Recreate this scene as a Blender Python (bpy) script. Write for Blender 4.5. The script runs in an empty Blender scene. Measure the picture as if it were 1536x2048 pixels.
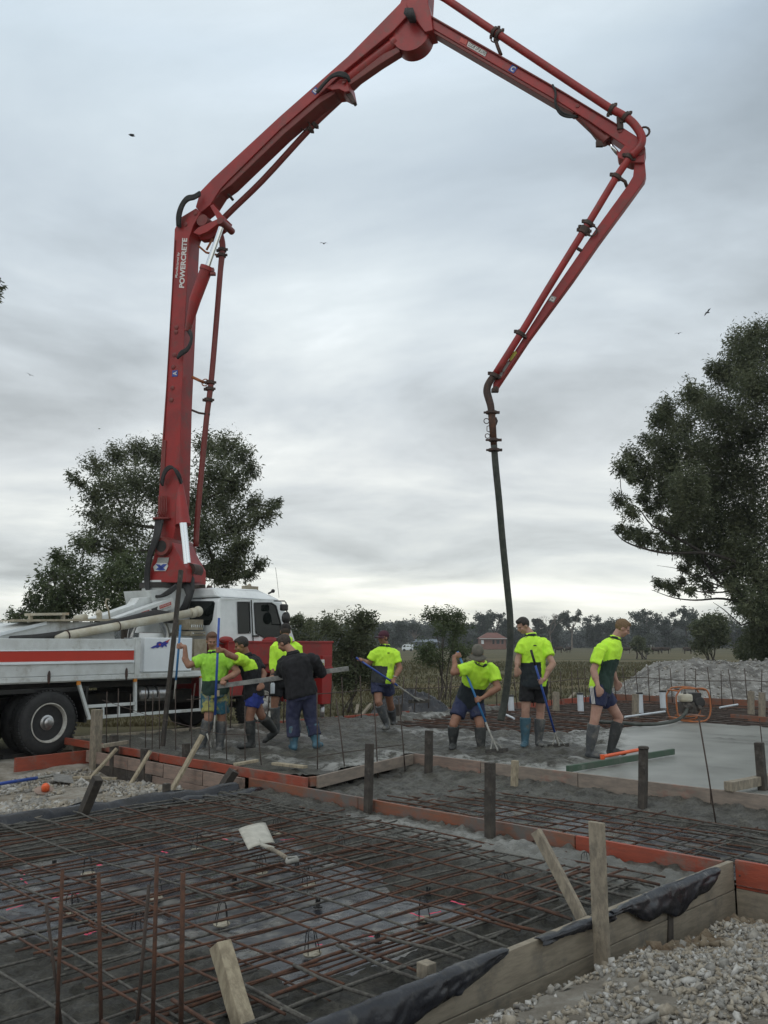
import bpy, bmesh, math, random
import numpy as np
from mathutils import Vector, Matrix, Quaternion, noise
random.seed(7); RNG = np.random.default_rng(11)
V = Vector; PI = math.pi; R = math.radians
C = bpy.context.scene.collection
SC = bpy.context.scene

# ------------------------------------------------------------------ camera, world, sun, exposure
CH = 1.45; F = 1770.0; TH = math.atan(263 / F)
cd = bpy.data.cameras.new('camera'); cam = bpy.data.objects.new('camera', cd); C.objects.link(cam)
cam.location = (0, 0, CH); cam.rotation_euler = (PI / 2 + TH, 0, 0)
cd.sensor_fit = 'VERTICAL'; cd.sensor_height = 24; cd.lens = 24 * F / 2048
cd.clip_start = 0.05; cd.clip_end = 5000
SC.camera = cam
SC.view_settings.view_transform = 'Standard'; SC.view_settings.look = 'None'
SC.view_settings.exposure = 0.0; SC.view_settings.gamma = 1
SUN_EL, SUN_AZ = R(48), R(215)          # azimuth of the sun measured clockwise from +Y

def build_world():
    w = bpy.data.worlds.new('World'); SC.world = w; w.use_nodes = True
    nt = w.node_tree; N = nt.nodes; L = nt.links; N.clear()
    def n(t, **k):
        o = N.new(t)
        for a, b in k.items(): setattr(o, a, b)
        return o
    out = n('ShaderNodeOutputWorld')
    sky = n('ShaderNodeTexSky', sky_type='NISHITA', sun_disc=False)
    sky.sun_elevation = SUN_EL; sky.sun_rotation = SUN_AZ; sky.dust_density = 3
    bg1 = n('ShaderNodeBackground'); bg1.inputs[1].default_value = 0.06
    L.new(sky.outputs[0], bg1.inputs[0])
    tc = n('ShaderNodeTexCoord'); sep = n('ShaderNodeSeparateXYZ'); L.new(tc.outputs['Generated'], sep.inputs[0])
    def m(op, a, b=None, c=None, clamp=False):
        o = n('ShaderNodeMath', operation=op, use_clamp=clamp)
        for i, x in enumerate((a, b, c)):
            if x is None: continue
            if isinstance(x, (int, float)): o.inputs[i].default_value = x
            else: L.new(x, o.inputs[i])
        return o.outputs[0]
    z = m('MAXIMUM', sep.outputs[2], 0.0)
    zz = m('ADD', z, 0.15)
    px = m('DIVIDE', sep.outputs[0], zz); py = m('DIVIDE', sep.outputs[1], zz)
    cb = n('ShaderNodeCombineXYZ'); L.new(px, cb.inputs[0]); L.new(py, cb.inputs[1])
    mp = n('ShaderNodeMapping'); mp.inputs['Scale'].default_value = (0.75, 0.95, 1); mp.inputs['Rotation'].default_value = (0, 0, R(-18)); mp.inputs['Location'].default_value = (3.3, 1.7, 0)
    L.new(cb.outputs[0], mp.inputs[0])
    n1 = n('ShaderNodeTexNoise'); n1.inputs['Scale'].default_value = 0.95; n1.inputs['Detail'].default_value = 9; n1.inputs['Roughness'].default_value = 0.55; n1.inputs['Distortion'].default_value = 0.35
    L.new(mp.outputs[0], n1.inputs['Vector'])
    n2 = n('ShaderNodeTexNoise'); n2.inputs['Scale'].default_value = 0.33; n2.inputs['Detail'].default_value = 4; n2.inputs['Roughness'].default_value = 0.5
    L.new(mp.outputs[0], n2.inputs['Vector'])
    mixv = m('ADD', m('MULTIPLY', n1.outputs[0], 0.6), m('MULTIPLY', n2.outputs[0], 0.4))
    r1 = n('ShaderNodeValToRGB'); L.new(mixv, r1.inputs[0])
    e = r1.color_ramp.elements
    e[0].position = 0.385; e[0].color = (0.41, 0.445, 0.475, 1)
    e[1].position = 0.59; e[1].color = (0.92, 0.95, 0.97, 1)
    k = e.new(0.46); k.color = (0.58, 0.625, 0.665, 1)
    k = e.new(0.53); k.color = (0.73, 0.77, 0.79, 1)
    # bluer, dimmer with height, warmer low; unseen zenith made neutral, brighter to light the scene
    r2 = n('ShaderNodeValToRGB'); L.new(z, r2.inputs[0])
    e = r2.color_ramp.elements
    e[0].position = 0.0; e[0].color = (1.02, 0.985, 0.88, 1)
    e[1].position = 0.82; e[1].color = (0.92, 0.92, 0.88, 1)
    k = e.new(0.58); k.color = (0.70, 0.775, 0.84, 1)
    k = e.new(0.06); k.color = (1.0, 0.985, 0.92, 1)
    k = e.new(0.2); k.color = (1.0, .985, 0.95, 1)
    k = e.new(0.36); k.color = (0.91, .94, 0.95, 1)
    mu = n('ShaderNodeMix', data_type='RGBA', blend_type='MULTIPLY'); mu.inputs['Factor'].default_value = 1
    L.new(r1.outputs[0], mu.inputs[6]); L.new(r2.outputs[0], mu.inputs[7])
    # pale break in the cloud low in the north
    g = n('ShaderNodeVectorMath', operation='DISTANCE'); L.new(tc.outputs['Generated'], g.inputs[0])
    g.inputs[1].default_value = (0.0, 1.0, 0.03)
    sx = n('ShaderNodeMapping'); sx.inputs['Scale'].default_value = (0.28, 1, 2.2); sx.inputs['Location'].default_value = (0, 0, -0.045)
    L.new(tc.outputs['Generated'], sx.inputs[0]); L.new(sx.outputs[0], g.inputs[0]); g.inputs[1].default_value = (0.0, 1.0, 0.0)
    gl = m('SUBTRACT', 1.0, m('DIVIDE', g.outputs['Value'], 0.16), clamp=True)
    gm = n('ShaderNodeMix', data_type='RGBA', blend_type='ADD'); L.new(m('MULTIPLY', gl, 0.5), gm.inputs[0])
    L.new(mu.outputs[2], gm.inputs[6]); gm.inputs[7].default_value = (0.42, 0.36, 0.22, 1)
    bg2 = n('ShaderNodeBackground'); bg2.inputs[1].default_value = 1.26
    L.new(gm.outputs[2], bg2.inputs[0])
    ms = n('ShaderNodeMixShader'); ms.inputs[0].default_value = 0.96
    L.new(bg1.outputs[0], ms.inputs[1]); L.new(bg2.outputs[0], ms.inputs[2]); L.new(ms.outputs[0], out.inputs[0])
build_world()
sd = bpy.data.lights.new('sun', 'SUN'); sd.energy = 0.5; sd.angle = R(25); sd.color = (1, 0.97, 0.92)
so = bpy.data.objects.new('sun', sd); C.objects.link(so)
sdir = V((math.sin(SUN_AZ) * math.cos(SUN_EL), math.cos(SUN_AZ) * math.cos(SUN_EL), math.sin(SUN_EL)))
so.rotation_euler = sdir.to_track_quat('Z', 'Y').to_euler()

# ------------------------------------------------------------------ where a thing stands, surveyed from the photograph
def ray(u, v):
    x = (u - 768) / F; y = (1024 - v) / F
    return x, math.cos(TH) - math.sin(TH) * y, math.sin(TH) + math.cos(TH) * y
def at(u, v, z=0.0):
    x, y, w = ray(u, v); t = (z - CH) / w
    return V((x * t, y * t, z))
def dep(u, v, d):
    x, y, w = ray(u, v); t = d / y
    return V((x * t, d, CH + w * t))
S2 = math.sqrt(0.5)
E1 = V((S2, -S2, 0)); E2 = V((S2, S2, 0)); UP = V((0, 0, 1))
def AB(a, b, z=0.0): return V(((a + b) * S2, (b - a) * S2, z))
def fbm(x, y, s=1.0, o=4, z=0.0):
    return noise.fractal(V((x * s, y * s, z)), 1.0, 2.0, o)

# ------------------------------------------------------------------ materials
def mat(name, col, rough=0.7, col2=None, scale=4.0, bump=0.0, bscale=30.0, metal=0.0, spec=0.5, detail=6, r2=None, stretch=None, coat=0, lo=.4, hi=.6, col3=None, s3=1.0, lo3=.55, hi3=.7):
    m = bpy.data.materials.new(name); m.use_nodes = True
    nt = m.node_tree; N = nt.nodes; L = nt.links
    b = N['Principled BSDF']
    b.inputs['Base Color'].default_value = (*col, 1); b.inputs['Roughness'].default_value = rough
    b.inputs['Metallic'].default_value = metal; b.inputs['Specular IOR Level'].default_value = spec
    if coat: b.inputs['Coat Weight'].default_value = coat; b.inputs['Coat Roughness'].default_value = .15
    tc = N.new('ShaderNodeTexCoord'); src = tc.outputs['Object']
    if stretch:
        mp = N.new('ShaderNodeMapping'); mp.inputs['Scale'].default_value = stretch; L.new(src, mp.inputs[0]); src = mp.outputs[0]
    if col2 is not None:
        t = N.new('ShaderNodeTexNoise'); t.inputs['Scale'].default_value = scale; t.inputs['Detail'].default_value = detail; t.inputs['Roughness'].default_value = .65
        L.new(src, t.inputs['Vector'])
        r = N.new('ShaderNodeValToRGB'); L.new(t.outputs[0], r.inputs[0])
        r.color_ramp.elements[0].position = lo; r.color_ramp.elements[1].position = hi
        r.color_ramp.elements[0].color = (*col, 1); r.color_ramp.elements[1].color = (*col2, 1)
        outc = r.outputs[0]
        if col3 is not None:
            t3 = N.new('ShaderNodeTexNoise'); t3.inputs['Scale'].default_value = s3; t3.inputs['Detail'].default_value = 8; t3.inputs['Roughness'].default_value = .7
            L.new(tc.outputs['Object'], t3.inputs['Vector'])
            r3 = N.new('ShaderNodeValToRGB'); L.new(t3.outputs[0], r3.inputs[0]); r3.color_ramp.elements[0].position = lo3; r3.color_ramp.elements[1].position = hi3
            mx = N.new('ShaderNodeMix'); mx.data_type = 'RGBA'; L.new(r3.outputs[0], mx.inputs[0]); L.new(outc, mx.inputs[6]); mx.inputs[7].default_value = (*col3, 1)
            outc = mx.outputs[2]
        L.new(outc, b.inputs['Base Color'])
        if r2 is not None:
            q = N.new('ShaderNodeMapRange'); L.new(t.outputs[0], q.inputs[0]); q.inputs[1].default_value = .35; q.inputs[2].default_value = .65
            q.inputs[3].default_value = rough; q.inputs[4].default_value = r2; L.new(q.outputs[0], b.inputs['Roughness'])
    if bump:
        t = N.new('ShaderNodeTexNoise'); t.inputs['Scale'].default_value = bscale; t.inputs['Detail'].default_value = 5
        L.new(src, t.inputs['Vector'])
        q = N.new('ShaderNodeBump'); q.inputs['Strength'].default_value = 1; q.inputs['Distance'].default_value = bump
        L.new(t.outputs[0], q.inputs['Height']); L.new(q.outputs[0], b.inputs['Normal'])
    return m
M = {}
def MM(k, *a, **kw): M[k] = mat(k, *a, **kw)
MM('white_paint', (.62, .65, .65), .4, (.52, .54, .53), 3, .002, 40, col3=(.26, .24, .20), s3=3.2, lo3=.55, hi3=.75)
MM('box_white', (.74, .78, .81), .35, (.69, .73, .76), 2)
MM('cab_white', (.74, .77, .78), .25, (.66, .69, .70), 3, coat=.3, col3=(.40, .40, .38), s3=3, lo3=.62, hi3=.85)
MM('red_paint', (.30, .014, .012), .45, (.22, .014, .013), 2.5, .0015, 40, col3=(.12, .045, .035), s3=4, lo3=.52, hi3=.74)
MM('red_worn', (.16, .018, .015), .5, (.16, .03, .022), 6, .002, 60, col3=(.08, .04, .03), s3=8, lo3=.55, hi3=.75)
MM('rust_dark', (.07, .035, .025), .7, (.035, .025, .022), 20, .004, 60)
MM('orange_red', (.48, .032, .015), .4, (.45, .03, .015), 3)
MM('black_rubber', (.018, .018, .019), .75, (.03, .03, .03), 8, .003, 60)
MM('black_paint', (.012, .012, .013), .45, (.025, .024, .023), 6)
MM('chassis', (.015, .015, .015), .8, (.035, .03, .025), 5)
MM('hose_green', (.03, .037, .032), .6, (.06, .065, .055), 9, .004, 50)
MM('steel', (.5, .5, .5), .3, (.35, .35, .35), 8, metal=.9)
MM('chrome', (.75, .78, .8), .12, metal=1.0)
MM('alu', (.26, .26, .245), .5, (.15, .15, .145), 12, metal=.3)
MM('wheel_paint', (.55, .54, .50), .45, (.36, .34, .30), 8)
MM('glass', (.010, .013, .012), .06, spec=.35)
MM('cream', (.50, .48, .40), .5, (.40, .36, .27), 5, .001, 30, col3=(.3, .2, .1), s3=3, lo3=.62, hi3=.75)
MM('beige', (.38, .34, .26), .6, (.28, .24, .17), 8)
MM('amber', (.6, .22, .03), .4)
MM('plate_white', (.6, .6, .58), .5, (.5, .5, .48), 20)
MM('plate_yellow', (.5, .45, .05), .5, (.3, .28, .05), 40)
MM('plate_grey', (.30, .30, .29), .5, (.22, .22, .21), 60)
MM('blue_ink', (.02, .03, .28), .5)
MM('logo_blue', (.03, .06, .28), .5)
MM('sign_red', (.5, .07, .05), .5, (.35, .06, .05), 30)
MM('text_white', (.62, .60, .58), .5)
MM('text_black', (.02, .02, .02), .5)
# timber
MM('timber_grey', (.29, .25, .19), .85, (.18, .155, .12), 9, .004, 40, stretch=(3, 3, 1.2), col3=(.11, .10, .085), s3=5, lo3=.56, hi3=.70)
MM('timber_pale', (.36, .31, .22), .85, (.24, .20, .14), 10, .003, 40, stretch=(3, 3, 1.2), col3=(.16, .15, .13), s3=6, lo3=.58, hi3=.7)
MM('timber_dark', (.065, .055, .045), .85, (.035, .030, .026), 8, .005, 40, col3=(.12, .11, .10), s3=7, lo3=.55, hi3=.7)
MM('formply_orange', (.32, .064, .033), .6, (.24, .055, .032), 6, .002, 30, stretch=(1, 1, 5), col3=(.17, .125, .10), s3=3.0, lo3=.51, hi3=.66)
MM('formply_dull', (.25, .085, .045), .7, (.17, .09, .06), 4, .003, 30, stretch=(1, 1, 6), col3=(.13, .12, .11), s3=2.2, lo3=.47, hi3=.63)
MM('formply_pink', (.28, .20, .16), .75, (.19, .145, .12), 4, .003, 30, stretch=(1, 1, 5), col3=(.26, .075, .05), s3=3, lo3=.60, hi3=.72)
MM('formply_grey', (.265, .215, .175), .8, (.185, .155, .13), 4, .003, 30, stretch=(1, 1, 4), col3=(.28, .10, .07), s3=1.6, lo3=.58, hi3=.72)
MM('plank', (.29, .25, .19), .8, (.215, .185, .14), 3, .002, 50, stretch=(2, 2, 14), col3=(.11, .105, .095), s3=2.5, lo3=.5, hi3=.7)
MM('rust', (.105, .046, .026), .85, (.052, .029, .021), 18, .003, 150, col3=(.095, .088, .078), s3=2.2, lo3=.58, hi3=.68)
MM('rust_cement', (.11, .105, .09), .85, (.055, .05, .045), 30, .004, 120)
MM('rebar_plain', (.045, .032, .026), .8, (.07, .05, .04), 25, .002, 150)
MM('wire_black', (.012, .012, .013), .6)
MM('chair_white', (.42, .39, .31), .6, (.26, .23, .17), 20)
MM('poly_black', (.010, .011, .015), .24, (.018, .020, .027), 5, .006, 22, r2=.45, col3=(.10, .098, .09), s3=5, lo3=.58, hi3=.72)
MM('poly_floor', (.022, .024, .030), .14, (.050, .052, .058), 3, .010, 9, r2=.4, col3=(.16, .155, .14), s3=3.4, lo3=.50, hi3=.62)
MM('pink_paint', (.80, .05, .13), .6, (.6, .06, .12), 14)
MM('pvc', (.58, .62, .66), .4, (.5, .54, .58), 6)
MM('blue_handle', (.02, .055, .28), .4, (.03, .08, .33), 5, col3=(.12, .14, .17), s3=9, lo3=.6, hi3=.72)
MM('light_blue_handle', (.03, .16, .38), .4, (.05, .2, .42), 5, col3=(.16, .2, .23), s3=9, lo3=.6, hi3=.72)
MM('cement_alu', (.32, .31, .28), .55, (.2, .2, .18), 14, .002, 60)
MM('shovel_steel', (.45, .43, .37), .45, (.33, .32, .27), 8, .002, 30)
MM('orange_plastic', (.75, .12, .03), .4, (.65, .10, .03), 6)
MM('orange_frame', (.42, .13, .03), .5, (.3, .10, .04), 10, .002, 40, col3=(.15, .1, .07), s3=8, lo3=.5, hi3=.7)
MM('green_paint', (.035, .075, .045), .6, (.06, .08, .06), 5, col3=(.16, .17, .15), s3=4, lo3=.55, hi3=.7)
MM('engine_dark', (.03, .028, .026), .6, (.07, .06, .05), 20, .004, 60)
# people
MM('skin', (.34, .185, .125), .6, (.28, .14, .09), 12, .001, 120)
MM('skin_tan', (.30, .15, .095), .6, (.23, .11, .07), 12, .001, 120)
MM('skin_pale', (.42, .25, .19), .6, (.36, .20, .15), 12, .001, 120)
MM('eye_dark', (.03, .02, .018), .3); MM('lip', (.24, .09, .07), .6)
MM('neon', (.56, .92, .05), .75, (.48, .82, .045), 7, .002, 60, col3=(.26, .36, .07), s3=5, lo3=.60, hi3=.80)
MM('neon_green', (.36, .72, .06), .8, (.28, .60, .05), 6, .002, 60, col3=(.20, .34, .07), s3=5, lo3=.56, hi3=.76)
MM('navy', (.010, .016, .022), .85, (.017, .024, .03), 7, .002, 60, col3=(.05, .05, .048), s3=6, lo3=.60, hi3=.72)
MM('bottle_green', (.010, .03, .022), .85, (.016, .04, .03), 7, .002, 60)
MM('charcoal', (.028, .032, .036), .85, (.045, .05, .05), 7, .002, 60)
MM('black_cloth', (.007, .007, .009), .9, (.014, .014, .017), 9, .003, 50)
MM('navy_short', (.018, .025, .07), .85, (.028, .035, .08), 7, .002, 60, col3=(.07, .07, .075), s3=6, lo3=.58, hi3=.70)
MM('blue_short', (.03, .05, .3), .8, (.02, .04, .2), 7, .002, 60)
MM('dirty_short', (.30, .29, .09), .9, (.02, .09, .13), 4.5, .002, 60, lo=.47, hi=.53, col3=(.17, .17, .13), s3=7, lo3=.52, hi3=.62)
MM('denim', (.016, .020, .055), .85, (.03, .034, .07), 9, .003, 60, col3=(.05, .05, .055), s3=5, lo3=.6, hi3=.75)
MM('boot_grey', (.075, .08, .085), .6, (.045, .05, .055), 9, .003, 60, col3=(.15, .145, .13), s3=6, lo3=.48, hi3=.62)
MM('boot_blue', (.05, .13, .18), .55, (.04, .10, .14), 8, .003, 60, col3=(.12, .12, .11), s3=6, lo3=.52, hi3=.66)
MM('boot_dark', (.035, .038, .038), .6, (.022, .024, .024), 9, .003, 60, col3=(.11, .105, .095), s3=6, lo3=.52, hi3=.66)
MM('hair_dark', (.012, .009, .008), .6, (.025, .018, .014), 60, .004, 150)
MM('hair_red', (.14, .07, .04), .7, (.09, .045, .025), 60, .004, 150)
MM('hair_blond', (.19, .12, .06), .7, (.13, .08, .04), 60, .004, 150)
MM('hair_brown', (.035, .024, .018), .7, (.05, .036, .028), 60, .004, 150)
MM('cap_maroon', (.055, .010, .022), .8); MM('cap_grey', (.13, .12, .10), .9, (.09, .085, .07), 20)
MM('cap_black', (.014, .012, .011), .9, (.025, .022, .02), 20)
# nature
MM('bark', (.10, .085, .07), .95, (.05, .042, .035), 6, .02, 12)
MM('bark_dark', (.045, .038, .032), .95, (.028, .024, .02), 6, .02, 12)
MM('bark_pale', (.20, .17, .14), .95, (.12, .10, .08), 6, .02, 12)
def leafmat(k, c1, c2, sc=.5):
    MM(k, c1, .6, c2, sc, detail=4, spec=.35)
    b = M[k].node_tree.nodes['Principled BSDF']
    nt = M[k].node_tree; tr = nt.nodes.new('ShaderNodeBsdfTranslucent'); mx = nt.nodes.new('ShaderNodeMixShader'); mx.inputs[0].default_value = .3
    nt.links.new(b.inputs['Base Color'].links[0].from_socket, tr.inputs[0]); nt.links.new(b.outputs[0], mx.inputs[1]); nt.links.new(tr.outputs[0], mx.inputs[2]); nt.links.new(mx.outputs[0], nt.nodes['Material Output'].inputs[0])
leafmat('leaf_gum', (.062, .078, .040), (.125, .140, .078), 1.6)
leafmat('leaf_dark', (.014, .024, .013), (.032, .045, .024), .8)
leafmat('leaf_mid', (.055, .080, .034), (.105, .130, .060), 1.6)
leafmat('leaf_far', (.040, .052, .034), (.066, .080, .052), .06)
leafmat('leaf_dry', (.10, .085, .045), (.07, .06, .03), 2)
leafmat('grass', (.062, .060, .027), (.115, .098, .048), .25)
MM('brick', (.21, .10, .075), .8, (.17, .085, .06), 1)
MM('roof_tile', (.17, .065, .05), .8, (.13, .055, .04), 1)
MM('cattle', (.02, .015, .012), .9, (.05, .03, .02), 2)
MM('shed_blue', (.14, .17, .21), .6, (.10, .12, .15), .5)

# ------------------------------------------------------------------ mesh building
MW = {}                                     # world matrix of every object that parents others
def imat(o): return MW.get(o.name, Matrix.Identity(4)).inverted() if o else Matrix.Identity(4)
class MB:
    def __init__(s, T=None): s.v = []; s.f = []; s.m = []; s.T = T
    def add(s, vs, fs, mi=0):
        o = len(s.v); s.v += [V(p) for p in vs]; s.f += [tuple(i + o for i in f) for f in fs]; s.m += [mi] * len(fs); return s
    def box(s, c, sz, rot=None, mi=0):
        c = V(c); h = V(sz) / 2; rot = rot or Matrix.Identity(3)
        vs = [c + rot @ V((x * h.x, y * h.y, z * h.z)) for z in (-1, 1) for y in (-1, 1) for x in (-1, 1)]
        return s.add(vs, [(0, 2, 3, 1), (4, 5, 7, 6), (0, 1, 5, 4), (2, 6, 7, 3), (0, 4, 6, 2), (1, 3, 7, 5)], mi)
    def box2(s, a, b, mi=0):
        a = V(a); b = V(b); return s.box((a + b) / 2, [abs(x) for x in (b - a)], None, mi)
    def beam(s, p, q, w, h, up=UP, mi=0, seg=1, wob=0):
        p = V(p); q = V(q); d = (q - p).normalized(); sd_ = d.cross(V(up))
        if sd_.length < 1e-4: sd_ = d.cross(V((0, 1, 0)))
        sd_.normalize(); u = sd_.cross(d).normalized()
        vs = []; fs = []
        for i in range(seg + 1):
            c = p.lerp(q, i / seg)
            if wob and 0 < i < seg: c = c + sd_ * random.uniform(-wob, wob) + u * random.uniform(-wob, wob)
            vs += [c + sd_ * (a * w / 2) + u * (b * h / 2) for a, b in ((-1, -1), (1, -1), (1, 1), (-1, 1))]
        for i in range(seg):
            o = i * 4
            for k in range(4): fs.append((o + k, o + (k + 1) % 4, o + 4 + (k + 1) % 4, o + 4 + k))
        fs.append((3, 2, 1, 0)); o = seg * 4; fs.append((o, o + 1, o + 2, o + 3))
        return s.add(vs, fs, mi)
    def tube(s, pts, r, n=8, mi=0, cap=True, sx=1.0, side=None):
        pts = [V(p) for p in pts]; k = len(pts)
        rs = r if isinstance(r, (list, tuple)) else [r] * k
        if k >= 5 and n >= 8 and not getattr(s, 'raw', False):          # round off the polyline
            P_ = [pts[0] * 2 - pts[1]] + pts + [pts[-1] * 2 - pts[-2]]; np_ = []; nr = []
            for i in range(1, k):
                a, b, c, d = P_[i - 1:i + 3]; L_ = (c - b).length; m1 = (c - a).normalized() * L_; m2 = (d - b).normalized() * L_
                for j in range(4):
                    t = j / 4; t2 = t * t; t3 = t2 * t
                    np_.append(b * (2 * t3 - 3 * t2 + 1) + m1 * (t3 - 2 * t2 + t) + c * (3 * t2 - 2 * t3) + m2 * (t3 - t2)); nr.append(rs[i - 1] + (rs[i] - rs[i - 1]) * t)
            pts = np_ + [pts[-1]]; rs = nr + [rs[-1]]; k = len(pts)
        t0 = (pts[1] - pts[0]).normalized(); ref = V(side) if side is not None else (UP if abs(t0.z) < .9 else V((1, 0, 0)))
        nx = (ref - t0 * ref.dot(t0)).normalized(); vs = []; fs = []
        for i in range(k):
            t = (pts[min(i + 1, k - 1)] - pts[max(i - 1, 0)]).normalized()
            nx = (nx - t * nx.dot(t)); nx = nx.normalized() if nx.length > 1e-6 else t.orthogonal().normalized()
            ny = t.cross(nx)
            for j in range(n):
                a = 2 * PI * j / n; vs.append(pts[i] + (nx * math.cos(a) * sx + ny * math.sin(a)) * rs[i])
        for i in range(k - 1):
            for j in range(n): fs.append((i * n + j, i * n + (j + 1) % n, (i + 1) * n + (j + 1) % n, (i + 1) * n + j))
        if cap: fs.append(tuple(range(n - 1, -1, -1))); fs.append(tuple((k - 1) * n + j for j in range(n)))
        return s.add(vs, fs, mi)
    def ell(s, c, rad, rot=None, nu=16, nv=10, mi=0):
        c = V(c); rot = rot or Matrix.Identity(3); vs = []; fs = []
        if isinstance(rad, (int, float)): rad = (rad,) * 3
        for i in range(1, nv):
            ph = PI * i / nv
            for j in range(nu):
                a = 2 * PI * j / nu
                vs.append(c + rot @ V((rad[0] * math.sin(ph) * math.cos(a), rad[1] * math.sin(ph) * math.sin(a), rad[2] * math.cos(ph))))
        t = len(vs); vs += [c + rot @ V((0, 0, rad[2])), c - rot @ V((0, 0, rad[2]))]
        for i in range(nv - 2):
            for j in range(nu): fs.append((i * nu + j, (i + 1) * nu + j, (i + 1) * nu + (j + 1) % nu, i * nu + (j + 1) % nu))
        for j in range(nu):
            fs.append((t, j, (j + 1) % nu)); o = (nv - 2) * nu; fs.append((t + 1, o + (j + 1) % nu, o + j))
        return s.add(vs, fs, mi)
    def prism(s, poly, off, mi=0):
        off = V(off); poly = [V(p) for p in poly]; n = len(poly)
        nn = V((0, 0, 0))
        for i in range(n): nn += poly[i].cross(poly[(i + 1) % n])
        if nn.dot(off) > 0: poly = poly[::-1]
        vs = poly + [p + off for p in poly]
        fs = [tuple(range(n)), tuple(range(2 * n - 1, n - 1, -1))] + [(i, i + n, (i + 1) % n + n, (i + 1) % n) for i in range(n)]
        return s.add(vs, fs, mi)
    def ring(s, c, ax, R0, r, n=20, k=8, mi=0, arc=2 * PI, a0=0, ref=None):
        c = V(c); ax = V(ax).normalized(); u = ax.orthogonal().normalized() if ref is None else (V(ref) - ax * V(ref).dot(ax)).normalized(); w = ax.cross(u)
        pts = [c + (u * math.cos(a0 + arc * i / n) + w * math.sin(a0 + arc * i / n)) * R0 for i in range(n + 1)]
        return s.tube(pts, r, k, mi, cap=arc < 2 * PI - .01)
    def lathe(s, c, ax, prof, n=24, mi=0):
        c = V(c); ax = V(ax).normalized(); u = ax.orthogonal().normalized(); w = ax.cross(u); vs = []; fs = []
        for (h, r) in prof:
            for j in range(n):
                a = 2 * PI * j / n; vs.append(c + ax * h + (u * math.cos(a) + w * math.sin(a)) * r)
        for i in range(len(prof) - 1):
            for j in range(n): fs.append((i * n + j, i * n + (j + 1) % n, (i + 1) * n + (j + 1) % n, (i + 1) * n + j))
        fs.append(tuple(range(n - 1, -1, -1))); o = (len(prof) - 1) * n; fs.append(tuple(o + j for j in range(n)))
        return s.add(vs, fs, mi)
    def build(s, name, mats, parent=None, smooth=False, bevel=0, local=False, label=None):
        if not isinstance(mats, (list, tuple)): mats = [mats]
        me = bpy.data.meshes.new(name); vs = s.v
        if s.T is not None: vs = [s.T @ p for p in vs]
        loc = V((0, 0, 0))
        if parent is not None:
            if not local: im = imat(parent); vs = [im @ p for p in vs]
        else:
            a = np.array([tuple(p) for p in vs]); mn = a.min(0); mx = a.max(0)
            loc = V(((mn[0] + mx[0]) / 2, (mn[1] + mx[1]) / 2, mn[2])); vs = [p - loc for p in vs]
        me.from_pydata([tuple(p) for p in vs], [], s.f)
        for x in mats: me.materials.append(M[x] if isinstance(x, str) else x)
        if len(mats) > 1: me.polygons.foreach_set('material_index', s.m)
        me.update()
        o = bpy.data.objects.new(name, me); C.objects.link(o); o.location = loc
        if parent is not None: o.parent = parent; MW[o.name] = MW.get(parent.name, Matrix.Identity(4))
        else: MW[o.name] = Matrix.Translation(loc)
        if smooth: me.polygons.foreach_set('use_smooth', [True] * len(me.polygons))
        if smooth == 'auto':
            bm = bmesh.new(); bm.from_mesh(me)
            for e in bm.edges: e.smooth = e.calc_face_angle(0) < R(38)
            bm.to_mesh(me); bm.free()
        if bevel:
            bv = o.modifiers.new('bevel', 'BEVEL'); bv.width = bevel; bv.segments = 2; bv.limit_method = 'ANGLE'
        if label: o['label'] = label
        return o
def tag(o, label, cat, group=None, kind=None):
    if label: o['label'] = label
    if cat: o['category'] = cat
    if group: o['group'] = group
    if kind: o['kind'] = kind
    return o
def thing(name, label, cat, loc=(0, 0, 0), group=None, rz=0):
    o = bpy.data.objects.new(name, None); C.objects.link(o); o.location = loc; o.rotation_euler = (0, 0, rz); o.empty_display_size = .2
    MW[o.name] = Matrix.Translation(V(loc)) @ Matrix.Rotation(rz, 4, 'Z')
    return tag(o, label, cat, group)
def fast(name, vs, fs, mats, parent=None, mi=None, smooth=False):
    """vs (n,3) float array, fs (m,k) int array"""
    me = bpy.data.meshes.new(name); vs = np.asarray(vs, dtype=np.float32); fs = np.asarray(fs, dtype=np.int32); k = fs.shape[1]
    loc = V((0, 0, 0))
    if parent is not None:
        a = np.array(imat(parent)); vs = vs @ a[:3, :3].T.astype(np.float32) + a[:3, 3].astype(np.float32)
    else:
        mn = vs.min(0); mx = vs.max(0); loc = V((float(mn[0] + mx[0]) / 2, float(mn[1] + mx[1]) / 2, float(mn[2]))); vs = vs - np.array(loc, dtype=np.float32)
    me.vertices.add(len(vs)); me.vertices.foreach_set('co', vs.ravel())
    me.loops.add(fs.size); me.loops.foreach_set('vertex_index', fs.ravel())
    me.polygons.add(len(fs)); me.polygons.foreach_set('loop_start', np.arange(0, fs.size, k, dtype=np.int32)); 
    for x in (mats if isinstance(mats, (list, tuple)) else [mats]): me.materials.append(M[x])
    if mi is not None: me.polygons.foreach_set('material_index', np.asarray(mi, dtype=np.int32))
    me.update(calc_edges=True); me.validate()
    if smooth: me.polygons.foreach_set('use_smooth', [True] * len(me.polygons))
    o = bpy.data.objects.new(name, me); C.objects.link(o); o.location = loc
    if parent is not None: o.parent = parent; MW[o.name] = MW.get(parent.name, Matrix.Identity(4))
    else: MW[o.name] = Matrix.Translation(loc)
    return o
def copy_tree(o, parent=None):
    c = o.copy(); C.objects.link(c)
    if parent is not None: c.parent = parent
    for ch in [x for x in o.children]: copy_tree(ch, c)
    return c
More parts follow.
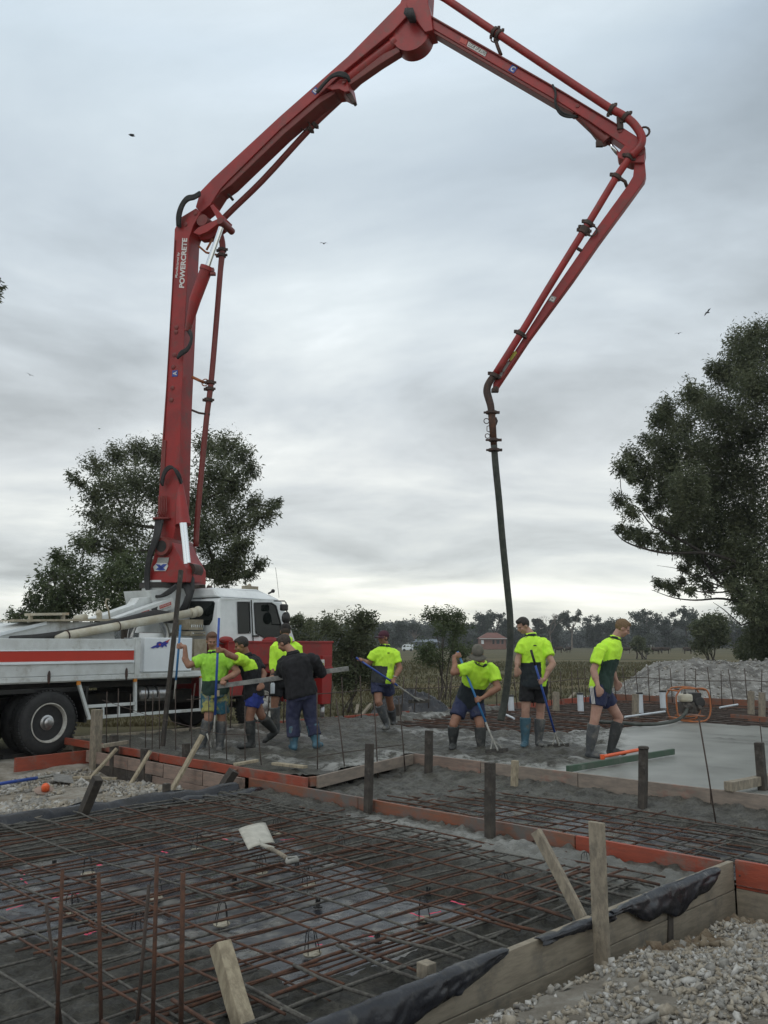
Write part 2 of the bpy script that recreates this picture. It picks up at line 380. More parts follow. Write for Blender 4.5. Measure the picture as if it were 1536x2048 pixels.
def grid(xs, ys, zf):
    X, Y = np.meshgrid(xs, ys); Z = zf(X, Y); nx = len(xs); ny = len(ys)
    vs = np.stack([X.ravel(), Y.ravel(), Z.ravel()], 1)
    i = np.arange(nx - 1); j = np.arange(ny - 1); I, J = np.meshgrid(i, j); a = (J * nx + I).ravel()
    return vs, np.stack([a, a + 1, a + nx + 1, a + nx], 1)
_P = RNG.permutation(512); _G = RNG.uniform(-1, 1, 512)
def vnoise(x, y, seed=0):
    xi = np.floor(x).astype(int); yi = np.floor(y).astype(int); xf = x - xi; yf = y - yi
    u = xf * xf * (3 - 2 * xf); w = yf * yf * (3 - 2 * yf)
    def h(a, b): return _G[_P[(_P[(a + seed * 17) % 512] + b) % 512] % 512]
    return (h(xi, yi) * (1 - u) + h(xi + 1, yi) * u) * (1 - w) + (h(xi, yi + 1) * (1 - u) + h(xi + 1, yi + 1) * u) * w
def vf(x, y, s, o=4, seed=0, g=.5):
    t = 0; a = 1; n = 0
    for k in range(o): t = t + a * vnoise(x * s, y * s, seed + k); n += a; a *= g; s *= 2.03
    return t / n
def sstep(a, b, x): t = np.clip((x - a) / (b - a), 0, 1); return t * t * (3 - 2 * t)
def text_mesh(name, s, o, xd, yd, length, height, mt, parent, lift=0.003, bold=0, shear=0):
    """lettering of the given length and height, laid from the point o along xd with its top towards yd"""
    cu = bpy.data.curves.new('tmp', 'FONT'); cu.body = s; cu.size = 1; cu.offset = bold; cu.shear = shear; cu.extrude = 0
    ob = bpy.data.objects.new('tmp', cu); C.objects.link(ob)
    dg = bpy.context.evaluated_depsgraph_get(); me = bpy.data.meshes.new_from_object(ob.evaluated_get(dg))
    a = np.array([tuple(v.co) for v in me.vertices]); mn = a.min(0); mx = a.max(0)
    xd = V(xd).normalized(); yd = V(yd); yd = (yd - xd * yd.dot(xd)).normalized(); nd = xd.cross(yd)
    im = imat(parent)
    for v in me.vertices:
        p = V(o) + xd * ((v.co.x - mn[0]) / (mx[0] - mn[0]) * length) + yd * ((v.co.y - mn[1]) / (mx[1] - mn[1]) * height) + nd * lift
        v.co = im @ p
    bpy.data.objects.remove(ob); bpy.data.curves.remove(cu)
    me.name = name; me.materials.clear(); me.materials.append(M[mt])
    r = bpy.data.objects.new(name, me); C.objects.link(r); r.parent = parent; MW[r.name] = MW.get(parent.name, Matrix.Identity(4))
    return r
# ------------------------------------------------------------------ ground, concrete, formwork
def axis(lo, f0, f1, hi, fine, grow=1.18, mx=60):
    c = list(np.arange(f0, f1, fine)); st = fine; p = c[0]; L_ = []
    while p > lo: st = min(st * grow, mx); p -= st; L_.append(p)
    st = fine; p = c[-1]; R_ = []
    while p < hi: st = min(st * grow, mx); p += st; R_.append(p)
    return np.array(L_[::-1] + c + R_)
def zone(x, y):
    return (x - y) * S2, (x + y) * S2
def gravel_mask(x, y):
    a, b = zone(x, y)
    m = (1 - sstep(6.6, 8.0, b + vf(x, y, .8, 3, 5) * .6)) * sstep(-14.6, -13.0, a + vf(x, y, .9, 3, 4))
    m = np.maximum(m, (b > 22) * (b < 27) * (a > -15) * (a < 8))
    n = sstep(-16.2, -14.6, a + vf(x, y, .7, 3, 8) * 1.0) * (b > 8) * (b < 27)
    return np.clip(np.maximum(m, n), 0, 1)
def ground_z(x, y):
    a, b = zone(x, y)
    z = -0.26 - .2 * sstep(18, 34, y) - .1 * sstep(60, 200, y) + .03 * vf(x, y, .35, 3, 1)
    left = (1 - sstep(6.45, 6.6, b)) * (1 - sstep(-8.36, -8.30, a))
    z = z + left * (-.12 * sstep(-13.0, -11.6, a) + .05 * vf(x, y, 1.3, 4, 2) + .012 * vf(x, y, 9, 3, 3) + .07 * np.exp(-((a + 9.9) ** 2 + (b - 5.7) ** 2) / .6))
    z = z + left * .19 * (1 - sstep(4.3, 6.1, b)) * sstep(-10.6, -8.7, a)
    right = sstep(-3.1, -3.0, a) * (1 - sstep(6.6, 6.7, b))
    rz = -.23 - .09 * sstep(4.6, 5.6, b) - .14 * sstep(5.7, 6.5, b) + .10 * sstep(-2.7, -1.9, a) - .17 * (1 - sstep(-2.86, -2.66, a + .06 * vf(x, y, 2.2, 3, 12))) + .05 * vf(x, y, 1.7, 4, 6) + .016 * vf(x, y, 8, 3, 7)
    z = z * (1 - right) + right * rz
    pit = sstep(-8.40, -8.34, a) * (1 - sstep(-3.0, -2.93, a)) * (1 - sstep(6.3, 6.4, b)) * sstep(.2, .3, b)
    slab = sstep(-13.5, -13.4, a) * (1 - sstep(22.2, 22.35, b)) * sstep(6.42, 6.5, b) * (1 - sstep(6, 6.2, a))
    z = np.where(pit > .5, -.8, z); z = np.where(slab > .5, -.8, z)
    return z
gx = axis(-700, -7.5, 6.5, 700, .055); gy = axis(-30, 2.0, 16.5, 900, .055)
vs, fs = grid(gx, gy, ground_z)
g = fast('ground', vs, fs, [], smooth=True); tag(g, 'dry grass field and gravelly building ground', 'ground', kind='structure')
at_ = g.data.attributes.new('gravel', 'FLOAT', 'POINT'); at_.data.foreach_set('value', gravel_mask(vs[:, 0], vs[:, 1]).astype(np.float32))
def ground_mat():
    m = bpy.data.materials.new('ground'); m.use_nodes = True; nt = m.node_tree; N = nt.nodes; L = nt.links; b = N['Principled BSDF']
    b.inputs['Roughness'].default_value = .95; b.inputs['Specular IOR Level'].default_value = .2
    tc = N.new('ShaderNodeTexCoord')
    def nz(sc, det, st=None, rough=.6):
        t = N.new('ShaderNodeTexNoise'); t.inputs['Scale'].default_value = sc; t.inputs['Detail'].default_value = det; t.inputs['Roughness'].default_value = rough
        s = tc.outputs['Object']
        if st:
            mp = N.new('ShaderNodeMapping'); mp.inputs['Scale'].default_value = st; L.new(s, mp.inputs[0]); s = mp.outputs[0]
        L.new(s, t.inputs['Vector']); return t.outputs[0]
    def ramp(f, stops):
        r = N.new('ShaderNodeValToRGB'); L.new(f, r.inputs[0]); e = r.color_ramp.elements
        e[0].position, e[0].color = stops[0][0], (*stops[0][1], 1); e[1].position, e[1].color = stops[-1][0], (*stops[-1][1], 1)
        for p, c in stops[1:-1]: k = e.new(p); k.color = (*c, 1)
        return r.outputs[0]
    def mix(f, a_, b_):
        x = N.new('ShaderNodeMix'); x.data_type = 'RGBA'; L.new(f, x.inputs[0]); L.new(a_, x.inputs[6]); L.new(b_, x.inputs[7]); return x.outputs[2]
    field = ramp(nz(.03, 6, (1, 3.2, 1)), [(.36, (.036, .044, .020)), (.48, (.072, .070, .032)), (.56, (.105, .090, .044)), (.66, (.165, .13, .068))])
    fine = ramp(nz(.9, 8), [(.35, (.035, .035, .018)), (.6, (.12, .10, .05))])
    x = N.new('ShaderNodeMix'); x.data_type = 'RGBA'; x.inputs[0].default_value = .42; L.new(field, x.inputs[6]); L.new(fine, x.inputs[7])
    grav = ramp(nz(3.0, 10, rough=.75), [(.30, (.15, .13, .105)), (.46, (.29, .262, .22)), (.62, (.42, .395, .35))])
    brown = ramp(nz(1.1, 6), [(.55, (0, 0, 0)), (.66, (1, 1, 1))])
    rgb = N.new('ShaderNodeRGB'); rgb.outputs[0].default_value = (.19, .15, .105, 1)
    sep = N.new('ShaderNodeMath'); sep.operation = 'MULTIPLY'; sep.inputs[1].default_value = .55; L.new(brown, sep.inputs[0])
    grav2 = mix(sep.outputs[0], grav, rgb.outputs[0])
    at = N.new('ShaderNodeAttribute'); at.attribute_name = 'gravel'
    L.new(mix(at.outputs['Fac'], x.outputs[2], grav2), b.inputs['Base Color'])
    bp = N.new('ShaderNodeBump'); bp.inputs['Distance'].default_value = .035; L.new(nz(22, 12, None, .8), bp.inputs['Height']); L.new(bp.outputs[0], b.inputs['Normal'])
    return m
g.data.materials.append(ground_mat())

def concrete_mat(name, smooth_attr=True):
    m = bpy.data.materials.new(name); m.use_nodes = True; nt = m.node_tree; N = nt.nodes; L = nt.links; b = N['Principled BSDF']
    tc = N.new('ShaderNodeTexCoord')
    def nz(sc, det, rough=.6, st=None):
        t = N.new('ShaderNodeTexNoise'); t.inputs['Scale'].default_value = sc; t.inputs['Detail'].default_value = det; t.inputs['Roughness'].default_value = rough
        s = tc.outputs['Object']
        if st:
            mp = N.new('ShaderNodeMapping'); mp.inputs['Scale'].default_value = st; mp.inputs['Rotation'].default_value = (0, 0, R(40)); L.new(s, mp.inputs[0]); s = mp.outputs[0]
        L.new(s, t.inputs['Vector']); return t.outputs[0]
    def ramp(f, stops):
        r = N.new('ShaderNodeValToRGB'); L.new(f, r.inputs[0]); e = r.color_ramp.elements
        e[0].position, e[0].color = stops[0][0], (*stops[0][1], 1); e[1].position, e[1].color = stops[-1][0], (*stops[-1][1], 1)
        for p, c in stops[1:-1]: k = e.new(p); k.color = (*c, 1)
        return r.outputs[0]
    at = N.new('ShaderNodeAttribute'); at.attribute_name = 'finish'
    rough = ramp(nz(5, 10, .7), [(.30, (.034, .032, .025)), (.5, (.074, .070, .056)), (.70, (.148, .14, .115))])
    spk = ramp(nz(48, 6, .8), [(.36, (.35, .35, .35)), (.5, (.95, .95, .95)), (.66, (1.5, 1.5, 1.45))])
    sx_ = N.new('ShaderNodeMix'); sx_.data_type = 'RGBA'; sx_.blend_type = 'MULTIPLY'; sx_.inputs[0].default_value = .85; L.new(rough, sx_.inputs[6]); L.new(spk, sx_.inputs[7]); rough = sx_.outputs[2]
    smooth = ramp(nz(1.2, 6, .6), [(.32, (.165, .168, .155)), (.5, (.215, .22, .205)), (.68, (.265, .27, .25))])
    x = N.new('ShaderNodeMix'); x.data_type = 'RGBA'; L.new(at.outputs['Fac'], x.inputs[0]); L.new(rough, x.inputs[6]); L.new(smooth, x.inputs[7])
    at2 = N.new('ShaderNodeAttribute'); at2.attribute_name = 'milk'
    mk = N.new('ShaderNodeMath'); mk.operation = 'MULTIPLY'; L.new(at2.outputs['Fac'], mk.inputs[0]); L.new(ramp(nz(6, 8, .7), [(.44, (0, 0, 0)), (.56, (1, 1, 1))]), mk.inputs[1])
    x2 = N.new('ShaderNodeMix'); x2.data_type = 'RGBA'; L.new(mk.outputs[0], x2.inputs[0]); L.new(x.outputs[2], x2.inputs[6]); x2.inputs[7].default_value = (.40, .40, .38, 1)
    L.new(x2.outputs[2], b.inputs['Base Color'])
    rr = N.new('ShaderNodeMapRange'); L.new(at.outputs['Fac'], rr.inputs[0]); rr.inputs[3].default_value = .42; rr.inputs[4].default_value = .42
    L.new(rr.outputs[0], b.inputs['Roughness'])
    bs = N.new('ShaderNodeMapRange'); L.new(at.outputs['Fac'], bs.inputs[0]); bs.inputs[3].default_value = 1; bs.inputs[4].default_value = .05
    bp = N.new('ShaderNodeBump'); bp.inputs['Distance'].default_value = .05; L.new(bs.outputs[0], bp.inputs['Strength']); L.new(nz(26, 12, .8), bp.inputs['Height']); L.new(bp.outputs[0], b.inputs['Normal'])
    return m
M['concrete'] = concrete_mat('concrete')
def ab_grid(name, a0, a1, b0, b1, st, zf, keep, finish, milk, mats, label=None, kind='structure'):
    A = np.arange(a0, a1, st); B = np.arange(b0, b1, st)
    vs, fs = grid(A, B, zf)
    ca = vs[fs].mean(1); k = keep(ca[:, 0], ca[:, 1]); fs = fs[k]
    fin = finish(vs[:, 0], vs[:, 1]).astype(np.float32); mlk = milk(vs[:, 0], vs[:, 1]).astype(np.float32)
    w = np.stack([(vs[:, 0] + vs[:, 1]) * S2, (vs[:, 1] - vs[:, 0]) * S2, vs[:, 2]], 1)
    used = np.unique(fs); mp = np.zeros(len(w), int); mp[used] = np.arange(len(used))
    o = fast(name, w[used], mp[fs], mats, smooth=True)
    for n_, d in (('finish', fin), ('milk', mlk)):
        a_ = o.data.attributes.new(n_, 'FLOAT', 'POINT'); a_.data.foreach_set('value', d[used])
    return tag(o, label, None, kind=kind)
# --- main slab
def f_finish(a, b):
    e = a + 6.1 + (b - 9) * .42 + .5 * vf(a, b, .7, 3, 21)
    return sstep(-.15, .25, e) * (1 - .55 * sstep(.25, .6, vf(a * .5, b * 2.2, .8, 3, 22)))
def f_open(a, b):          # where the mesh still lies bare
    l = sstep(-.1, .25, (b - 12.4) + 1.1 * vf(a, b, .6, 3, 25)) * (1 - sstep(-8.9, -8.4, a + .3 * vf(a, b, .8, 2, 26))) * sstep(-13.0, -12.6, a - .5 + .12 * (b - 12))
    r = sstep(-.1, .25, (b - 16.7) + 1.0 * vf(a, b, .7, 3, 27))
    return np.maximum(l, r)
def slab_z(a, b):
    fin = f_finish(a, b); r = 1 - fin
    rid = 1 - np.abs(vf(a * .45, b * 2.4, 1.7, 4, 31)) * 3
    z = -.045 + r * (.035 * vf(a, b, 1.6, 3, 30) + .10 * np.abs(vf(a, b, 4.0, 4, 32, .62)) + .022 * rid) + .003 * fin * vf(a, b, 2, 2, 33)
    edge = np.minimum(np.abs(b - 8.87), np.abs(b - 6.5) + (a > -8) * 9); z = z * (1 - .6 * np.exp(-edge * 6))- .006 * np.exp(-edge * 6)
    return z - .22 * f_open(a, b)
def slab_keep(a, b):
    return ((b > 6.52) & (a < -7.66 - (b - 6.4) * .31)) | ((b > 8.89))
def slab_milk(a, b):
    near = np.exp(-((b - 9.15) / .28) ** 2) * sstep(-8.3, -8.0, a) * (1 - sstep(-6.6, -5.6, a))
    lft = np.exp(-((a + 7.85 + (b - 6.4) * .31) / .28) ** 2) * (b < 9) * sstep(6.9, 7.3, b)
    st = .75 * sstep(.15, .42, vf(a * .4, b * 2.4, 1.2, 4, 35)) * (1 - f_finish(a, b))
    pud = sstep(.1, .3, vf(a, b, .9, 3, 37)) * np.exp(-((a + 6.9 + (b - 10) * .4) / .8) ** 2)
    return np.clip(np.maximum.reduce([near, lft, st, pud]), 0, 1)
ab_grid('concrete_slab', -13.42, 3.0, 6.5, 22.25, .05, slab_z, slab_keep, f_finish, slab_milk, ['concrete'], 'freshly poured wet concrete slab the crew stands in')
MM('sub_base', (.035, .030, .026), .7, (.075, .065, .055), 6, .02, 25)
ab_grid('sub_base', -13.4, 3.0, 10.5, 22.25, .1, lambda a, b: -.17 + .03 * vf(a, b, 3, 4, 41), lambda a, b: a > -20, lambda a, b: a * 0, lambda a, b: a * 0, ['sub_base'], 'dark trench base under the bare mesh')
# --- pit in the foreground
def pit_open(a, b):
    w = .35 * vf(a, b, 1.1, 4, 51)
    return sstep(-.12, .12, np.minimum.reduce([(5.05 + .15 * np.sin(a * 1.7)) - b + w, a + 7.3 + w, -3.6 - a + w * .5, b - 1.85 - 1.15 * sstep(-5.4, -4.9, a) + w * .6]))
def pit_z(a, b):
    cl = np.abs(vf(a, b, 5.5, 4, 53, .62)); c2 = np.maximum(0, vf(a, b, 13, 3, 54, .6))
    return -.222 + .035 * vf(a, b, 2.0, 4, 52) + .085 * cl + .03 * c2 - .17 * pit_open(a, b) + .03 * np.exp(-((b - 6.1) / .25) ** 2)
def pit_milk(a, b): return np.exp(-((b - 6.05) / .20) ** 2) * sstep(-6.9, -6.3, a) * (1 - sstep(-4.6, -4.0, a)) * .5 + .8 * np.exp(-((a + 4.6) ** 2 + (b - 2.9) ** 2) / .08)
ab_grid('trench_concrete', -8.36, -2.96, .35, 6.36, .022, pit_z, lambda a, b: a > -20, lambda a, b: sstep(.0, .5, np.exp(-((b - 5.9) / .3) ** 2) * sstep(-6.8, -5.5, a)) * .45, pit_milk, ['concrete'], 'rough wet concrete filling the trenches round the foreground mesh')
# --- middle trough
def tr_open(a, b):
    w = .4 * vf(a, b, 1.0, 4, 61)
    return sstep(-.12, .15, np.minimum.reduce([a + 6.3 + w, 8.1 - b + w * .7, b - 6.5 + w * .3, -3.4 - a + w + .9 * (b < 7.6)]))
ab_grid('trough_concrete', -8.55, 2.9, 6.40, 8.84, .035, lambda a, b: -.20 + .035 * vf(a, b, 2.0, 4, 62) + .085 * np.abs(vf(a, b, 5.5, 4, 63, .62)) + .03 * np.maximum(0, vf(a, b, 13, 3, 65)) + .05 * np.exp(-(b - 8.75) ** 2 / .05) - .12 * tr_open(a, b),
        lambda a, b: (a > -7.72 - (b - 6.4) * .31) & ((b > 6.48) | (a < -2.98)), lambda a, b: a * 0, lambda a, b: a * 0 + .15, ['concrete'], 'rough wet concrete in the trough between the two form lines')
ab_grid('trough_base', -8.5, 2.9, 6.42, 8.6, .08, lambda a, b: -.245 + .012 * vf(a, b, 3, 3, 64), lambda a, b: a > -20, lambda a, b: a * 0, lambda a, b: a * 0, ['poly_floor'], 'dark plastic floor of the trough')

# --- black membrane: floor, folded edges, pink marks
mem = thing('plastic_membrane', 'black plastic membrane lining the foreground pit and folded over its edge boards', 'plastic sheet', AB(-5.6, 3.5, -.3))
A = np.arange(-8.3, -3.0, .045); B = np.arange(.5, 6.3, .045)
mz = lambda a, b: -.288 + .012 * vf(a * .5, b * 2, 2.0, 4, 71) + .010 * np.maximum(0, 1 - np.abs(vf(a * .6 + b, b - a * .3, 1.2, 3, 72)) * 9)
vs, fs = grid(A, B, mz); w = np.stack([(vs[:, 0] + vs[:, 1]) * S2, (vs[:, 1] - vs[:, 0]) * S2, vs[:, 2]], 1)
fast('floor_sheet', w, fs, ['poly_floor'], parent=mem, smooth=True)
mem_parts = 0
for u, v, du, dv, wd in ((40, 1757, 14, 10, 3), (95, 1798, 62, -12, 4), (155, 1842, 22, -2, 6), (12, 1820, 34, -10, 3), (170, 1870, 18, -8, 6), (262, 1713, 14, -4, 5), (325, 1702, 10, 4, 5), (375, 1690, 10, -4, 4), (440, 1675, 14, 5, 4), (195, 1727, 14, 6, 6), (40, 1740, 10, 12, 3), (230, 1885, 40, -10, 4), (545, 1655, 22, -3, 6),
                         (775, 1842, 38, 10, 4), (820, 1826, 30, 8, 3), (860, 1828, 22, -6, 3), (900, 1802, 35, 8, 4), (785, 1717, 14, -6, 3), (890, 1742, 26, -6, 3), (950, 1755, 14, 4, 3), (965, 1785, 24, 8, 4), (985, 1790, 20, -8, 3), (725, 1870, 22, 4, 3), (598, 1930, 14, 6, 5), (635, 1888, 8, 2, 3), (1010, 1770, 30, 6, 4), (1055, 1765, 25, 10, 3), (80, 1865, 20, -4, 3), (560, 1680, 40, -4, 3)):
    p = at(u, v, -.25); q = at(u + du, v + dv, -.25); r = MB(); d = (q - p); sd_ = d.cross(UP).normalized() * wd * .003
    k = 5; pts = [p.lerp(q, i / k) + sd_ * random.uniform(-.8, .8) for i in range(k + 1)]
    vsn = []; pk = MB()
    for i, c in enumerate(pts):
        a_ = random.uniform(.5, 1.1); vsn += [c - sd_ * a_, c + sd_ * a_]
    pk.add(vsn, [(2 * i, 2 * i + 2, 2 * i + 3, 2 * i + 1) for i in range(k)]); pk.build('spray_mark', 'pink_paint', mem)
def drape(name, b0, b1, a_top, drop_f, inner=.35, side=1, mt='poly_black', zt0=-.078, n=None, in_z=-.26, th=.03):
    """sheet going from inside the pit over a board's top edge and hanging down outside it"""
    n = n or int(abs(b1 - b0) / .02) + 2; vs_ = []; K = 22
    for i in range(n):
        t = i / (n - 1); b = b0 + (b1 - b0) * t; dr = drop_f(t); zt = zt0 + (.035 * fbm(b * 1.9, 2, 1, 3, 5) if side < 0 else 0)
        for k in range(K):
            s = k / (K - 1)
            if s < .5: q = s / .5; a = a_top - side * (inner * (1 - q) + .01); z = in_z + (zt - in_z) * q ** 1.6
            else: q = (s - .5) / .5; a = a_top + side * (th * min(1, q * 4) + .012 * math.sin(q * 3)); z = zt - dr * max(0, q - .1) / .9
            nn = fbm(b * 3.1, s * 3, 1, 3, 3.3) * .022 + (.5 - abs(fbm(b * 7 + s * 3, s * 5 - b, 1, 3, 7))) * .026 - .008
            vs_.append(AB(a + side * (abs(nn) + .0) * (1 if s > .45 else .6), b + nn * .4, z + nn * (1 if s < .5 else .25)))
    f_ = [(i * K + k, i * K + k + 1, (i + 1) * K + k + 1, (i + 1) * K + k) for i in range(n - 1) for k in range(K - 1)]
    o = MB().add(vs_, f_).build(name, mt, mem, smooth=True)
    s_ = o.modifiers.new('thick', 'SOLIDIFY'); s_.thickness = .003
    return o
drape('edge_fold', 6.15, 4.75, -2.925, lambda t: .04 + .13 * math.sin(min(1, t * 1.15) * PI) ** .7 * (1 + .2 * math.sin(t * 19)), zt0=-.075)
drape('edge_fold', 4.78, 4.05, -2.925, lambda t: .02 + .04 * (1 - t), zt0=-.082, inner=.25)
drape('edge_fold', 3.75, 1.0, -2.925, lambda t: .02 + .24 * min(1, t * 2.2) ** .8 * (1 + .12 * math.sin(t * 23)), zt0=-.06)
drape('edge_fold', 6.1, 1.2, -8.42, lambda t: .02 + .03 * math.sin(t * 30), side=-1, zt0=-.105, inner=.15, in_z=-.33, th=.05)
roll = [AB(-8.25 - .06 * math.sin(i), 5.2 + i * .16, -.205 + .015 * math.sin(i * 1.3)) for i in range(8)]
MB().tube(roll, [.05, .06, .05, .06, .065, .06, .065, .05], 10).build('rolled_edge', 'poly_black', mem, smooth=True)

# --- stones
def ico():
    bm = bmesh.new(); bmesh.ops.create_icosphere(bm, subdivisions=1, radius=1); v = np.array([tuple(x.co) for x in bm.verts]); f = np.array([[y.index for y in x.verts] for x in bm.faces]); bm.free(); return v, f
ICV, ICF = ico()
ICV = np.array([(x, y, z) for z in (-1, 1) for y in (-1, 1) for x in (-1, 1)]) * .72                  # broken, angular chips
ICF = np.array([(0, 2, 3), (0, 3, 1), (4, 5, 7), (4, 7, 6), (0, 1, 5), (0, 5, 4), (2, 6, 7), (2, 7, 3), (0, 4, 6), (0, 6, 2), (1, 3, 7), (1, 7, 5)])
def stones(name, pos, size, mats, label, cat, flat=.42, parent=None, kind='stuff', mi=None):
    n = len(pos); k = len(ICV)
    j = ICV[None] * RNG.uniform(.45, 1.3, (n, k, 3)); sc = size[:, None, None] * np.stack([RNG.uniform(.7, 1.4, n), RNG.uniform(.6, 1.1, n), RNG.uniform(.35, .9, n) * flat / .6], 1)[:, None, :]
    j = j * sc
    q = RNG.normal(size=(n, 4)); q[:, 1:3] *= .45; q /= np.linalg.norm(q, axis=1)[:, None]; w_, x, y, z = q.T
    Rm = np.stack([np.stack([1 - 2 * (y * y + z * z), 2 * (x * y - z * w_), 2 * (x * z + y * w_)], 1), np.stack([2 * (x * y + z * w_), 1 - 2 * (x * x + z * z), 2 * (y * z - x * w_)], 1), np.stack([2 * (x * z - y * w_), 2 * (y * z + x * w_), 1 - 2 * (x * x + y * y)], 1)], 1)
    v = np.einsum('nij,nkj->nki', Rm, j) + pos[:, None, :]
    f = (ICF[None] + (np.arange(n) * k)[:, None, None]).reshape(-1, 3)
    mi_ = np.repeat(RNG.integers(0, len(mats), n), len(ICF))
    o = fast(name, v.reshape(-1, 3), f, mats, parent=parent, mi=mi_)
    if parent is None: tag(o, label, cat, kind=kind)
    return o
MM('stone_pale', (.36, .34, .30), .9, (.26, .24, .21), 12, .004, 60)
MM('stone_grey', (.27, .26, .235), .9, (.19, .18, .165), 12, .004, 60)
MM('stone_tan', (.24, .205, .155), .9, (.33, .295, .24), 10, .004, 60)
MM('stone_white', (.46, .45, .42), .9, (.36, .35, .33), 12, .004, 60)
SM = ['stone_tan', 'stone_grey', 'stone_tan', 'stone_pale', 'stone_tan', 'stone_pale', 'stone_grey', 'stone_white']
def scatter(n, a0, a1, b0, b1, smin, smax, keep=None, pw=3.0, lift=.3):
    a = RNG.uniform(a0, a1, n); b = RNG.uniform(b0, b1, n); s = smin + (smax - smin) * RNG.power(1, n) ** pw
    if keep is not None: k = keep(a, b); a, b, s = a[k], b[k], s[k]
    x = (a + b) * S2; y = (b - a) * S2; z = ground_z(x, y) + s * lift
    return np.stack([x, y, z], 1), s
p1, s1 = scatter(80000, -2.84, -.6, 1.3, 6.5, .003, .026, lambda a, b: (vf(a, b, 1.3, 4, 81) + .45 * vf(a, b, 5, 2, 85) > -.30) , 5.5)
p2, s2 = scatter(1100, -2.8, -.3, 1.3, 6.3, .015, .05, lambda a, b: vf(a, b, 1.3, 4, 81) > -.3, 2.6)
p3, s3 = scatter(15000, -12.2, -8.55, 3.0, 6.25, .006, .045, lambda a, b: vf(a, b, 1.2, 3, 83) > -.3, 3.2)
p4, s4 = scatter(600, -11.7, -8.6, 3.3, 6.1, .025, .085, lambda a, b: vf(a, b, 1.2, 3, 83) > .0, 2.0)
stones('gravel', np.concatenate([p1, p2, p3, p4]), np.concatenate([s1, s2, s3, s4]), SM, 'loose broken pale stones lying over the bare ground beside the pit', 'gravel')
p, s = scatter(2600, -15.2, -13.75, 9.5, 22, .02, .10, None, 2.5)
stones('limestone_rubble', p, s, ['stone_white', 'stone_pale', 'stone_tan'], 'strip of white rubble along the far side of the slab', 'rubble')
MM('clay', (.115, .08, .05), .95, (.18, .145, .10), 9, .02, 20)
p, s = scatter(1500, -2.86, -2.2, 4.5, 6.42, .012, .06, lambda a, b: (vf(a, b, 1.4, 3, 84) > -.1) & (b * .5 - a > 5.05), 2.2, lift=.1)
stones('clay_clods', p, s, ['clay'], 'brown clay clods heaped against the outer board corner', 'clay')

# --- rubble heap beyond the slab
hp = thing('rubble_heap', 'long grey heap of crushed rock rising behind the far starter bars', 'rubble heap', at(1440, 1390, -.4))
def heap_h(x, y):
    u = x; c = np.exp(-((y - 29.5) / 2.6) ** 2)
    prof = 1.35 * sstep(6.2, 10.2, x) * (1 + .0 * x) + .55 * np.exp(-((x - 9.2) / 1.2) ** 2) * .35 + .5 * sstep(12.0, 14.5, x)
    return -.5 + c * np.maximum(0, prof * (1 + .14 * vf(x, y, .9, 3, 91))) + .10 * vf(x, y, 1.6, 4, 92) * c + .03 * vf(x, y, 7, 3, 93) * c
X = np.arange(4.5, 22, .12); Y = np.arange(24.5, 36, .12); vs, fs = grid(X, Y, heap_h)
MM('heap_rock', (.11, .105, .098), .95, (.24, .235, .22), 1.4, .05, 9, col3=(.34, .335, .32), s3=5, lo3=.52, hi3=.62)
fast('heap_body', vs, fs, ['heap_rock'], parent=hp, smooth=True)
n = 9000; x = RNG.uniform(5.5, 21, n); y = RNG.uniform(25.5, 33, n); z = heap_h(x, y); k = z > -.42; s = .010 + .055 * RNG.uniform(0, 1, n) ** 4
stones('heap_stones', np.stack([x, y, z + s * .3], 1)[k], s[k], ['stone_grey', 'stone_pale', 'stone_grey', 'stone_white'], None, None, parent=hp)
for ch in hp.children:
    if ch.name.startswith('heap_stones'): ch['kind'] = 'stuff'

# --- boards
def board(name, label, p, q, h, th, mt, group=None, cat='form board', wob=.004, drop=0):
    p = V(p) - UP * (h / 2 + drop); q = V(q) - UP * (h / 2 + drop); mb = MB().beam(p, q, th, h, UP, 0, max(2, int((q - p).length / .6)), wob)
    return tag(mb.build(name, mt, None, bevel=.003), label, cat, group)
FB = 'timber form boards'
# rebate line, upper slab edge (orange)
sb = lambda a, dz=0: AB(a, 6.47, 0.0 + dz)
board('form_board', 'bright orange slab edge board behind the lashed vertical bars, left half', sb(-13.9), sb(-10.7), .10, .035, 'formply_orange', FB, drop=-.004)
board('form_board', 'bright orange slab edge board ending in a sawn corner block, right half', sb(-10.68), sb(-7.66), .105, .035, 'formply_orange', FB)
tag(MB().beam(AB(-7.70, 6.53, -.055), AB(-7.70, 6.63, -.055), .06, .10, UP).build('corner_block', 'formply_dull', bevel=.003), 'small weathered block closing the corner of the orange slab edge board', 'timber block', FB)
pb = lambda a, dz=0: AB(a, 6.33, -.09 + dz)
for a0, a1, mt, h, l in ((-12.45, -11.25, 'formply_pink', .16, 'pinkish grey outer board nearest the pale post, upper row'), (-11.24, -10.35, 'formply_pink', .16, 'short pinkish grey outer board second along, upper row'), (-10.33, -9.45, 'formply_pink', .17, 'pinkish grey outer board behind the long pale brace, upper row'), (-9.43, -8.62, 'formply_pink', .17, 'pinkish grey outer board meeting the long orange board, upper row')):
    board('form_board', l, pb(a0), pb(a1), h, .035, mt, FB)
board('form_board', 'pinkish lower outer board standing in the gravel under the upper row', pb(-10.6, -.172), pb(-8.6, -.172), .14, .034, 'formply_pink', FB)
board('form_board', 'dark stained lower outer board near the pale post', pb(-12.3, -.165), pb(-10.62, -.165), .14, .034, 'timber_dark', FB)
ob = lambda a, dz=0: AB(a, 6.40, -.09 + dz)
board('form_board', 'long faded orange board between pit and trough, part behind the shovel', ob(-8.60), ob(-6.76), .135, .036, 'formply_dull', FB)
